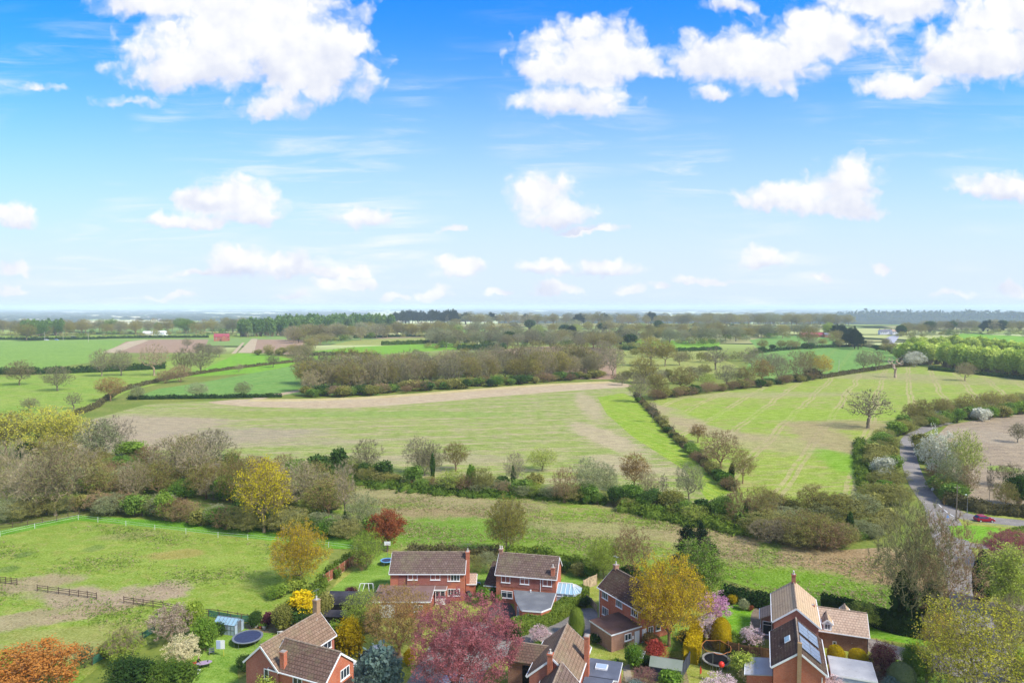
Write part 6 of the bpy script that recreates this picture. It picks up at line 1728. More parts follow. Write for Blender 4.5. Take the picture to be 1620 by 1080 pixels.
T('blossom', 853, 1020, 30, 32, 'small pale pink blossom tree beside the drive', leaf='palepink', bark='bark_dark', name='cherry_tree')
T('bush', 852, 1026, 12, 24, 'low green bush under the small pink tree', leaf='spring', **sh)
T('bush', 944, 1016, 14, 30, 'dark bush beside the brown flat-roofed garage', leaf='hedge_dark', **sh)
T('bush', 925, 960, 16, 22, 'dark ivy bush at the end of the curved hedge', leaf='hedge_dark', **sh)
T('bush', 985, 1022, 12, 18, 'dark clipped bush behind the flat extension', leaf='hedge_dark', **sh)
T('bush', 1030, 1020, 18, 34, 'orange-brown shrub under the large golden tree', leaf='bronze', **sh)
T('bush', 1085, 1015, 18, 28, 'olive shrub right under the large golden tree', leaf='olive', **sh)
T('bush', 928, 926, 8, 10, 'small bright yellow shrub by the pale timber fence', leaf='yellow', **sh)

# ------------------------------------------------------------------ fences
def fence(name, pts, h, label, mat, rails=(.35, .75, 1.05), step=2.0, post=.09, rw=.03, rh=.09, cat='fence', group=None, postmat=None, post_h=None):
    P = [G(*p).xy for p in pts]
    root = empty(name, (P[0].x, P[0].y, 0)); tag(root, label, cat, group)
    o = Vector((P[0].x, P[0].y)); rb = MB(); spots = []
    for a_, b_ in zip(P[:-1], P[1:]):
        n = max(1, round((b_ - a_).length / step))
        for i in range(n): spots.append(a_.lerp(b_, i / n) - o)
        for z in rails: rb.beam((a_.x - o.x, a_.y - o.y, z), (b_.x - o.x, b_.y - o.y, z), rw, rh)
    spots.append(P[-1] - o)
    rb.build('rail', [mat], root)
    pm = MB().box(-post / 2, -post / 2, -.1, post / 2, post / 2, post_h or h).mesh('post', [postmat or mat])
    for s in spots[:90]: link('post', pm, root, (s.x, s.y, 0))
    return root


fence('rail_fence', [(59, 935), (110, 942), (153, 948)], 1.25, 'dark post and rail fence across the paddock, left of the worn gap', RAIL, step=2.2)
fence('rail_fence', [(196, 954), (258, 963), (300, 971), (345, 975), (392, 983)], 1.25, 'long dark post and rail fence across the paddock, right of the worn gap', RAIL, step=2.2)
fence('rail_fence', [(-60, 918), (0, 922), (27, 925)], 1.25, 'dark post and rail fence by the left edge of the paddock', RAIL, step=1.4, rails=(.2, .5, .8, 1.1))
fence('rail_fence', [(-60, 842), (20, 834), (90, 824), (125, 815)], 1.3, 'weathered fence beneath the bare trees at the back left of the paddock', RAIL, step=3.0)
WT = plain('white_tape', 'd8dcd0', .6, .85, .05)
fence('tape_fence', [(-120, 866), (0, 849), (55, 836), (124, 822), (155, 826), (245, 838), (345, 850), (440, 858), (520, 866), (565, 872)], 1.2, 'thin white tape fence round the far side of the paddock', WT, rails=(.65, 1.1), step=9.0, post=.07, rw=.02, rh=.028)
fence('mesh_fence', [(330, 975), (365, 982), (400, 985)], 1.2, 'green netting fence behind the greenhouse', GREENW, rails=(.2, .4, .6, .8, 1.0), step=2.0, rh=.16, postmat=RAIL)
fence('mesh_fence', [(146, 1052), (182, 1032), (225, 1012), (245, 1000)], 1.2, 'green netting fence under the weeping willow', GREENW, rails=(.2, .4, .6, .8, 1.0), step=2.2, rh=.16, postmat=RAIL)


def panel_fence(pts, h, label, mat, postmat, name='panel_fence', step=1.8):
    P = [G(*p).xy for p in pts]
    root = empty(name, (P[0].x, P[0].y, 0)); tag(root, label, 'fence')
    o = P[0].copy(); ps = []
    for a_, b_ in zip(P[:-1], P[1:]):
        n = max(1, round((b_ - a_).length / step)); d = (b_ - a_).normalized()
        for i in range(n):
            q0 = a_.lerp(b_, i / n) - o; q1 = a_.lerp(b_, (i + 1) / n) - o; ps.append(q0)
            mb = MB(); L = (q1 - q0).length; m_ = 9
            for k in range(m_):
                c0 = q0 + d * (.06 + (L - .12) * k / m_); c1 = q0 + d * (.06 + (L - .12) * (k + .96) / m_)
                mb.beam((c0.x, c0.y, h / 2 + .08), (c1.x, c1.y, h / 2 + .08), .025 + .008 * (k % 2), h - .16)
            for z in (.3, h - .2): mb.beam((q0.x, q0.y, z), (q1.x, q1.y, z), .07, .07)
            mb.build('panel', [mat], root)
            MB().beam((q0.x, q0.y, .08), (q1.x, q1.y, .08), .06, .16).build('gravel_board', [postmat], root)
    ps.append(P[-1] - o)
    pm = MB().box(-.06, -.06, 0, .06, .06, h + .1).mesh('post', [postmat])
    for q in ps: link('post', pm, root, (q.x, q.y, 0))
    return root


panel_fence([(512, 925), (530, 913), (545, 903), (560, 892)], 1.8, 'red-brown panel fence with pale posts beside the left lawn', WOODR, WOODP)
panel_fence([(478, 952), (492, 944)], 1.5, 'short red-brown fence below the golden budding tree', WOODR, WOODP)
panel_fence([(1120, 1020), (1152, 1034), (1185, 1042), (1222, 1046)], 1.8, 'brown panel fence below the low hedge of the mown lawn', WOOD, WOOD)
panel_fence([(923, 935), (932, 930), (944, 925)], 1.9, 'pale timber fence at the corner of the angled house', WOODP, WOODP)
panel_fence([(924, 948), (936, 958), (944, 968)], 1.2, 'low grey-brown wall-like fence before the angled house', WOODP, WOODP)
panel_fence([(1075, 1080), (1085, 1062), (1096, 1042)], 1.8, 'dark fence along the golden clipped hedge', plain('slate_paint', '4c505c', .7, .7, .2), plain('slate_paint', '4c505c', .7, .7, .2))
panel_fence([(945, 1018), (965, 1008)], 1.4, 'weathered fence between the tan roof and the brown garage', WOODP, WOODP)


# ------------------------------------------------------------------ garden things
def trampoline(px, py, dia, label, net=False, rim=None, matc=None):
    p = G(px, py); root = empty('trampoline', p); tag(root, label, 'trampoline'); r = dia / 2; z = .9
    b = MB(); n = 36
    for i in range(n):
        a0, a1 = 2 * math.pi * i / n, 2 * math.pi * (i + 1) / n
        vs_ = [(math.cos(a) * q, math.sin(a) * q, zz) for a in (a0, a1) for q, zz in ((r - .28, z + .02), (r, z + .02), (r, z - .06), (r - .28, z - .04))]
        b.add(vs_, [(0, 1, 5, 4), (1, 2, 6, 5), (2, 3, 7, 6), (3, 0, 4, 7)])
    b.build('rim_pad', [rim or STEEL], root, smooth=False)
    MB().lathe([(r - .3, z - .04), (r - .3, z - .015)], 36).build('jumping_mat', [matc or plain('trampoline_mat', '3c4666', .7, .7, .15)], root)
    for i in range(4):
        a = math.pi / 4 + i * math.pi / 2 + .3; b = MB()
        x0, y0 = math.cos(a - .22) * (r - .06), math.sin(a - .22) * (r - .06); x1, y1 = math.cos(a + .22) * (r - .06), math.sin(a + .22) * (r - .06)
        b.tube((x0, y0, z - .05), (x0, y0, .04), .025); b.tube((x1, y1, z - .05), (x1, y1, .04), .025); b.tube((x0, y0, .04), (x1, y1, .04), .025)
        b.build('leg', [STEEL], root)
    if net:
        m_, t_ = new_mat('safety_net'); bs = bsdf(t_, srgb('2a2828', .6), .9, .1); bs.inputs['Alpha'].default_value = .55
        b = MB(); rr = r + .02
        vs_ = []
        for i in range(25):
            a = 2 * math.pi * i / 24; top_ = z + 1.75 - .18 * abs(math.sin(a * 3))
            vs_ += [(math.cos(a) * rr, math.sin(a) * rr, z), (math.cos(a) * rr, math.sin(a) * rr, top_)]
        b.add(vs_, [(2 * i, 2 * i + 2, 2 * i + 3, 2 * i + 1) for i in range(24)]); b.build('safety_net', [m_], root)
        for i in range(6):
            a = 2 * math.pi * i / 6; MB().tube((math.cos(a) * (rr + .04), math.sin(a) * (rr + .04), .1), (math.cos(a) * (rr + .04), math.sin(a) * (rr + .04), z + 1.8), .03).build('net_pole', [STEEL], root)
        b = MB()
        for i in range(24): b.tube((vs_[2 * i + 1]), (vs_[(2 * i + 3)]), .03, n=6, cap=False)
        b.build('net_border', [plain('orange_trim', 'd08040', .6, .8, .1)], root)
        b = MB()
        for sx in (-.2, .2): b.tube((sx, -r - .1, z - .05), (sx, -r - .45, 0), .02)
        for k in range(3): b.tube((-.2, -r - .19 - .1 * k, .65 - .23 * k), (.2, -r - .19 - .1 * k, .65 - .23 * k), .018)
        b.build('ladder', [STEEL], root)
    return root


trampoline(392, 1016, 4.2, 'large trampoline with a dark blue mat on the lawn left of the long tan roof')
trampoline(1133, 1052, 3.7, 'netted trampoline with an orange-edged net below the golden dome', True, plain('pale_pad', 'd8d4cc', .6, .8, .1), plain('black_mat', '24262c', .8, .6, .2))
trampoline(612, 893, 2.4, 'small blue-rimmed trampoline behind the left end of the brick house', False, plain('blue_pad', '6fa8d8', .5, .8, .1))


def greenhouse():
    p = G(362, 998); root = empty('greenhouse', p, R(-14)); tag(root, 'small aluminium greenhouse at the paddock edge', 'greenhouse')
    L, W, e, rd = 3.6, 2.2, 1.5, 2.2; b = MB(); g = MB()
    hl, hw = L / 2, W / 2
    for i in range(7):
        x = -hl + L * i / 6
        for s in (-1, 1):
            b.beam((x, s * hw, 0), (x, s * hw, e), .05, .05); b.beam((x, s * hw, e), (x, 0, rd), .05, .05)
    for s in (-1, 1):
        for z in (.05, .8, e): b.beam((-hl, s * hw, z), (hl, s * hw, z), .05, .05)
    b.beam((-hl, 0, rd), (hl, 0, rd), .07, .07)
    for x in (-hl, hl):
        b.beam((x, -hw, e), (x, hw, e), .05, .05)
        for y in (-.4, .4): b.beam((x, y, 0), (x, y, 1.9), .05, .05)
    b.build('frame', [STEEL], root)
    g.box(-hl + .02, -hw + .02, .02, hl - .02, hw - .02, e - .02)
    g.build('side_glass', [PGLASS], root)
    g = MB(); g.add([(-hl, -hw, e - .02), (hl, -hw, e - .02), (hl, hw, e - .02), (-hl, hw, e - .02), (-hl, 0, rd - .04), (hl, 0, rd - .04)], [(0, 1, 5, 4), (2, 3, 4, 5), (0, 4, 3), (1, 2, 5)])
    g.build('roof_glass', [RGLASS], root); MB().cbox(hl + .03, 0, .95, .05, .8, 1.85).build('door', [STEEL], root)


greenhouse()


def board(px, py, w, h, zc, label, name='backboard', cat='hoop'):
    p = G(px, py); root = empty(name, p); tag(root, label, cat)
    MB().tube((0, 0, 0), (0, 0, zc + h * .3), .04, n=8).build('pole', [STEEL], root)
    b = MB(); b.box(-w / 2, -.06, zc - h / 2, w / 2, -.02, zc + h / 2, 0)
    f = b.build('board', [W_], root)
    b = MB()
    for a_ in ((-w * .18, -.07, zc - h * .2, w * .18, -.062, zc - h * .16), (-w * .18, -.07, zc + h * .12, w * .18, -.062, zc + h * .16), (-w * .18, -.07, zc - h * .16, -w * .15, -.062, zc + h * .12), (w * .15, -.07, zc - h * .16, w * .18, -.062, zc + h * .12)): b.box(*a_)
    b.build('board_marking', [plain('grey_mark', 'b0bccc', .5, .8, .05)], f)
    b = MB()
    for i in range(12):
        a0, a1 = 2 * math.pi * i / 12, 2 * math.pi * (i + 1) / 12
        b.tube((math.cos(a0) * .22, -.3 + math.sin(a0) * .22, zc - h * .3), (math.cos(a1) * .22, -.3 + math.sin(a1) * .22, zc - h * .3), .015, n=5)
    b.build('hoop', [plain('orange_hoop', 'c86040', .5, .7, .1)], root)
    return root


board(613, 880, 1.2, .75, 2.6, 'white basketball board on a pole at the back of the left lawn')
# square white board on a yellow pole, left lawn
p = G(354, 1038); rt = empty('board_on_pole', p); tag(rt, 'white square board on a yellow pole standing on the lawn by the large trampoline', 'board')
MB().tube((0, 0, 0), (0, 0, 1.9), .035, n=8).build('pole', [plain('yellow_pole', 'd8cc50', .5, .8, .1)], rt)
b = MB(); b.box(-1.0, -.04, 1.1, .18, 0, 2.3); b.build('board', [W_], rt); MB().box(-.98, -.05, 1.13, -.4, -.042, 2.27).build('board_panel', [plain('pale_blue', 'b8c8e4', .5, .8, .05)], rt)


def swing():
    p = G(580, 940); root = empty('climbing_frame', p); tag(root, 'white metal climbing frame standing behind the black shed roof', 'climbing frame')
    w, d, h = 2.9, 1.9, 1.9; b = MB(); r = .045
    for s in (-1, 1):
        b.tube((s * w / 2, -d / 2, 0), (s * w * .36, 0, h), r); b.tube((s * w / 2, d / 2, 0), (s * w * .36, 0, h), r); b.tube((s * w / 2, -d / 2, .05), (s * w / 2, d / 2, .05), r)
    b.tube((-w * .36, 0, h), (w * .36, 0, h), r); b.tube((-w / 2, d / 2, .05), (w / 2, d / 2, .05), r); b.tube((-w / 2, -d / 2, .05), (w / 2, -d / 2, .05), r)
    b.tube((-w * .1, 0, h), (-w * .25, -d / 2, .05), r); b.tube((w * .1, 0, h), (w * .25, -d / 2, .05), r); b.build('frame', [W_], root)
    b = MB()
    for x in (-.3, .3):
        b.tube((x - .18, 0, h), (x - .18, 0, .55), .012, n=5); b.tube((x + .18, 0, h), (x + .18, 0, .55), .012, n=5); b.cbox(x, 0, .53, .42, .2, .04)
    b.build('swing_seat', [plain('red_seat', 'b04038', .5, .7, .1)], root)


swing()


def shed(name, px, py, deg, L, W, e, rd, label, wall, roof, curved=False, z0=0):
    p = G(px, py); root = empty(name, p, R(deg)); tag(root, label, 'shed')
    b = MB(); hl, hw = L / 2, W / 2
    n = 8 if curved else 2
    prof = []
    for i in range(n + 1):
        s = i / n * 2 - 1
        prof.append((s * hw, e + (rd - e) * ((1 - s * s) ** .6 if curved else 1 - abs(s))))
    full = [(-hw, 0), (hw, 0)] + prof[::-1]
    m_ = len(full)
    vs_ = [(-hl, a, z) for a, z in full] + [(hl, a, z) for a, z in full]
    b.add(vs_, [tuple(range(m_))[::-1], tuple(range(m_, 2 * m_))] + [(i, (i + 1) % m_, m_ + (i + 1) % m_, m_ + i) for i in range(m_)]).build('wall', [wall], root)
    b = MB(); X = hl + .12
    for i in range(n):
        (a0, z0_), (a1, z1) = prof[i], prof[i + 1]
        if i == 0: a0 -= .15; z0_ -= .1
        if i == n - 1: a1 += .15; z1 -= .1
        vs_ = [(-X, a0, z0_ + .02), (X, a0, z0_ + .02), (X, a1, z1 + .02), (-X, a1, z1 + .02)]; vs_ += [(x, y, z + .07) for x, y, z in vs_]
        b.add(vs_, [(0, 3, 2, 1), (4, 5, 6, 7), (0, 1, 5, 4), (1, 2, 6, 5), (2, 3, 7, 6), (3, 0, 4, 7)])
    b.build('roof', [roof], root)
    MB().box(-.4, -hw - .05, .05, .4, -hw - .005, min(e - .1, 1.85)).build('door', [wall], root)
    return root


shed('shed', 560, 966, -2, 8.6, 3.6, 1.9, 2.9, 'long shed with a rounded black felt roof left of the red flat roof', BL, MATS['felt_black'], True)
s1 = shed('shed', 532, 982, -2, 3.4, 1.8, 1.2, 1.7, 'low black lean-to shed in front of the rounded black roof', BL, MATS['felt_black'])
s2 = shed('shed', 1054, 1072, -18, 3.9, 2.5, 2.0, 2.5, 'timber garden shed with a pale green roof left of the golden hedge', plain('slate_paint2', '545a66', .7, .7, .2), MATS['felt_green'])


def wheelie_bin(px, py, label, hexa):
    p = G(px, py); root = empty('wheelie_bin', p, R(20)); tag(root, label, 'bin'); mt = plain('bin_' + hexa, hexa, .5, .7, .1)
    b = MB(); z0, z1 = .1, .98
    vs_ = [(-.22, -.26, z0), (.22, -.26, z0), (.22, .26, z0), (-.22, .26, z0), (-.29, -.36, z1), (.29, -.36, z1), (.29, .36, z1), (-.29, .36, z1)]
    b.add(vs_, [(0, 3, 2, 1), (4, 5, 6, 7), (0, 1, 5, 4), (1, 2, 6, 5), (2, 3, 7, 6), (3, 0, 4, 7)]).build('body', [mt], root)
    b = MB(); b.box(-.31, -.4, 1.0, .31, .38, 1.06); b.tube((-.28, .42, 1.0), (.28, .42, 1.0), .025); b.build('lid', [mt], root)
    for s in (-1, 1): MB().tube((s * .22, .28, .11), (s * .3, .28, .11), .11, n=14).build('wheel', [BL], root)


wheelie_bin(743, 949, 'green wheelie bin at the right corner of the stacked brick house', '3f7a4e')
wheelie_bin(741, 945, 'dark wheelie bin behind the green one at the house corner', '384048')
wheelie_bin(1033, 1006, 'dark green wheelie bin beside the white doors of the angled house', '2c4436')
wheelie_bin(757, 931, 'pale blue bin standing between the two middle houses', '9cc4e0')


def airer(px, py, label):
    p = G(px, py); root = empty('rotary_airer', p); tag(root, label, 'clothes airer')
    MB().tube((0, 0, 0), (0, 0, 1.9), .03, n=8).build('pole', [STEEL], root)
    for i in range(4):
        a = i * math.pi / 2 + .4; MB().tube((0, 0, 1.3), (math.cos(a) * 1.3, math.sin(a) * 1.3, 2.0), .02, n=6).build('arm', [STEEL], root)
    b = MB()
    for q in (.5, .75, 1.0):
        for i in range(4):
            a0, a1 = i * math.pi / 2 + .4, (i + 1) * math.pi / 2 + .4; z = 1.3 + .7 * q
            b.tube((math.cos(a0) * 1.3 * q, math.sin(a0) * 1.3 * q, z), (math.cos(a1) * 1.3 * q, math.sin(a1) * 1.3 * q, z), .012, n=5)
    b.build('line', [W_], root)


airer(1008, 1056, 'rotary clothes airer on the lawn beside the red acer')
# white metal frame beside the solar house
p = G(1216, 1044); rt = empty('goal_frame', p, R(-18)); tag(rt, 'small white goal frame beside the dark roof slope', 'goal'); b = MB()
for s in (-1, 1): b.tube((s * .6, 0, 0), (s * .6, 0, 1.2), .04); b.tube((s * .6, 0, 1.2), (s * .6, .7, 0), .03); b.tube((s * .6, 0, .03), (s * .6, .7, .03), .03)
b.tube((-.6, 0, 1.2), (.6, 0, 1.2), .04); b.tube((-.6, .7, .03), (.6, .7, .03), .03); b.build('frame', [W_], rt)
# red ball-topped toys of the right garden
p = G(1141, 1082); rt = empty('balloon', p); tag(rt, 'round red balloon on a stick above the pink blossom', 'balloon')
MB().tube((0, 0, 0), (0, 0, 2.3), .02, n=6).build('stick', [STEEL], rt); MB().lathe([(.02, 2.22), (.22, 2.3), (.34, 2.5), (.36, 2.66), (.28, 2.86), (.12, 2.97), (.01, 3.0)], 16).build('ball', [plain('red_ball', 'e83a2a', .35, .9, .05)], rt, smooth=True)
p = G(1107, 1074); rt = empty('wind_spinner', p); tag(rt, 'slim orange-red garden flag left of the netted trampoline', 'garden flag')
MB().tube((0, 0, 0), (0, 0, 1.9), .02, n=6).build('pole', [BL], rt); b = MB(); b.add([(0, -.01, .7), (.22, -.01, .8), (.26, -.01, 1.3), (.05, -.01, 1.85), (0, .012, .7), (.22, .012, .8), (.26, .012, 1.3), (.05, .012, 1.85)], [(0, 1, 2, 3), (7, 6, 5, 4), (0, 4, 5, 1), (1, 5, 6, 2), (2, 6, 7, 3), (3, 7, 4, 0)]); b.build('flag', [plain('flag_red', 'd8503a', .6, .8, .1)], rt)


def bench(px, py, deg, label, mat, L=1.4, back=True, name='garden_bench'):
    p = G(px, py); root = empty(name, p, R(deg)); tag(root, label, 'bench')
    b = MB()
    for k in range(4): b.cbox(0, -.18 + k * .12, .44, L, .1, .035)
    b.build('seat', [mat], root)
    for s in (-1, 1): b = MB(); b.box(s * L * .42 - .03, -.22, 0, s * L * .42 + .03, -.16, .42); b.box(s * L * .42 - .03, .16, 0, s * L * .42 + .03, .22, .42); b.box(s * L * .42 - .03, -.22, .36, s * L * .42 + .03, .22, .42); b.build('leg', [mat], root)
    if back:
        b = MB()
        for k in range(3): b.cbox(0, .24, .58 + k * .13, L, .03, .1)
        b.build('backrest', [mat], root)


bench(306, 1064, -6, 'low white bench on the lawn below the oval table', W_, 1.8, False)
bench(335, 1035, 25, 'small grey seat on the lawn left of the white square board', STEEL, .7)
bench(447, 1003, -12, 'pale low seat at the edge of the flower bed by the long tan roof', W_, 1.6, False)
bench(1196, 1044, -14, 'grey bench against the brown panel fence', STEEL, 1.8)
# oval table, chair, seated person
p = G(323, 1056); rt = empty('oval_table', p, R(22)); tag(rt, 'oval mauve-topped garden table on the lawn', 'table')
MB().lathe([(.95, .70), (1.0, .72), (1.0, .75), (.96, .765)], 28, sx=1.0, sy=.55).build('table_top', [plain('mauve_top', 'b09ab0', .5, .8, .1)], rt)
for sx in (-.6, .6):
    for sy in (-.25, .25): MB().tube((sx, sy, 0), (sx * .95, sy, .7), .035, n=8).build('leg', [BL], rt)
MB().lathe([(.06, .765), (.09, .86), (.08, .9)], 10, c=(.45, .1, 0)).build('pot', [BL], rt)
p = G(308, 1056); rt = empty('garden_chair', p, R(200)); tag(rt, 'red garden chair at the left end of the oval table', 'chair'); RD = plain('red_plastic', 'd83848', .45, .85, .08)
MB().cbox(0, 0, .44, .5, .48, .05).build('seat', [RD], rt); b = MB(); b.cbox(0, .24, .72, .5, .04, .5); b.build('backrest', [RD], rt)
for sx in (-.2, .2):
    for sy in (-.2, .2): MB().tube((sx, sy, 0), (sx, sy, .42), .022, n=6).build('leg', [STEEL], rt)


def person(px, py, deg, label):
    p = G(px, py); root = empty('person', p, R(deg)); tag(root, label, 'person')
    J = [((0, 0, .50), .15), ((0, .02, .72), .14), ((0, -.02, .95), .16), ((0, -.06, 1.08), .07), ((0, -.10, 1.18), .085), ((0, -.12, 1.30), .10), ((0, -.12, 1.37), .07),
         ((-.10, -.05, .48), .10), ((-.12, -.42, .50), .075), ((-.12, -.44, .10), .05), ((-.12, -.60, .05), .04),
         ((.10, -.05, .48), .10), ((.12, -.42, .50), .075), ((.12, -.44, .10), .05), ((.12, -.60, .05), .04),
         ((-.20, -.03, .98), .065), ((-.26, -.16, .78), .048), ((-.16, -.42, .80), .038), ((-.13, -.50, .80), .03),
         ((.20, -.03, .98), .065), ((.26, -.16, .78), .048), ((.16, -.42, .80), .038), ((.13, -.50, .80), .03)]
    E = [(0, 1), (1, 2), (2, 3), (3, 4), (4, 5), (5, 6), (0, 7), (7, 8), (8, 9), (9, 10), (0, 11), (11, 12), (12, 13), (13, 14), (2, 15), (15, 16), (16, 17), (17, 18), (2, 19), (19, 20), (20, 21), (21, 22)]
    me = bpy.data.meshes.new('body'); me.from_pydata([j[0] for j in J], E, []); o = link('body', me, root)
    sk = o.modifiers.new('skin', 'SKIN'); sb = o.modifiers.new('sub', 'SUBSURF'); sb.levels = 2; sb.render_levels = 2
    for i, j in enumerate(J): me.skin_vertices[0].data[i].radius = (j[1], j[1])
    me.skin_vertices[0].data[0].use_root = True
    m_, t_ = new_mat('person_cloth_and_skin')
    sp = t_.new('ShaderNodeSeparateXYZ'); co_ = t_.new('ShaderNodeTexCoord').outputs['Object']; t_.L.new(co_, sp.inputs[0])
    skin = t_.math('MAXIMUM', t_.math('GREATER_THAN', sp.outputs[2], 1.1), t_.math('MULTIPLY', t_.math('LESS_THAN', sp.outputs[1], -.44), t_.math('GREATER_THAN', sp.outputs[2], .7)))
    bsdf(t_, t_.mix(skin, t_.mix(t_.math('GREATER_THAN', sp.outputs[2], .58), srgb('30343e', .7), srgb('26282e', .7)), srgb('d8a88c', .7)), .8, .1); me.materials.append(m_)
    b = MB(); b.lathe([(.02, -.02), (.105, .0), (.118, .05), (.10, .10), (.05, .135), (.01, .14)], 14, c=(0, -.10, 1.30)); b.build('hair', [plain('fair_hair', 'c8b49c', .7, .7, .2)], root, smooth=True)
    MB().cbox(0, .02, .36, .42, .42, .05).build('stool_seat', [BL], root) if False else None
    return root


person(313.5, 1054, 68, 'fair-haired person in dark clothes sitting at the oval table')
p = G(312.8, 1053.6); rt = empty('stool', p, R(68)); tag(rt, 'dark stool beneath the person at the oval table', 'stool'); MB().cbox(0, .03, .36, .42, .4, .05).build('seat', [BL], rt)
for sx in (-.16, .16):
    for sy in (-.13, .19): MB().tube((sx, sy, 0), (sx, sy, .34), .02, n=6).build('leg', [BL], rt)


def pot(px, py, s, label, hexa):
    p = G(px, py); root = empty('flower_pot', p); tag(root, label, 'pot')
    MB().lathe([(.16 * s, 0), (.24 * s, .34 * s), (.27 * s, .36 * s), (.27 * s, .42 * s), (.22 * s, .42 * s)], 14).build('pot', [plain('pot_' + hexa, hexa, .7, .8, .15)], root)
    r = np.random.default_rng(int(px)); c = r.normal(size=(160, 3)) * np.array([.13, .13, .1]) * s + np.array([0, 0, .55 * s]); lv, lq = leaf_quads(r, c, .07 * s)
    link('plant', np_mesh('plant', lv, lq, [MATS['leaf_spring']]), root)


for a_ in ((405, 992, 1.3, 'white pot in the bed, leftmost of the bed by the greenhouse', 'ece8e0'), (412, 994, 1.1, 'terracotta pot in the bed by the greenhouse', 'b87050'), (418, 995, 1.2, 'pale pot right of the terracotta one', 'd8d4cc'), (975, 1052, 1.3, 'white pot at the corner of the flat extension', 'e8e4dc'), (905, 960, 0.9, 'small white pot beside the curved hedge', 'f0ece4')): pot(*a_)
# planter boxes by the brown fence
for x, y, lb in ((1180, 1050, 'white planter box beneath the brown panel fence'), (1200, 1000, 'pale stone trough beside the gravel patio')):
    p = G(x, y); rt = empty('planter_box', p, R(-15)); tag(rt, lb, 'planter'); b = MB(); b.box(-.6, -.25, 0, .6, -.2, .4); b.box(-.6, .2, 0, .6, .25, .4); b.box(-.6, -.2, 0, -.55, .2, .4); b.box(.55, -.2, 0, .6, .2, .4); b.build('box', [GREYR], rt); MB().box(-.55, -.2, .05, .55, .2, .33).build('soil', [MATS['m_bed']], rt)


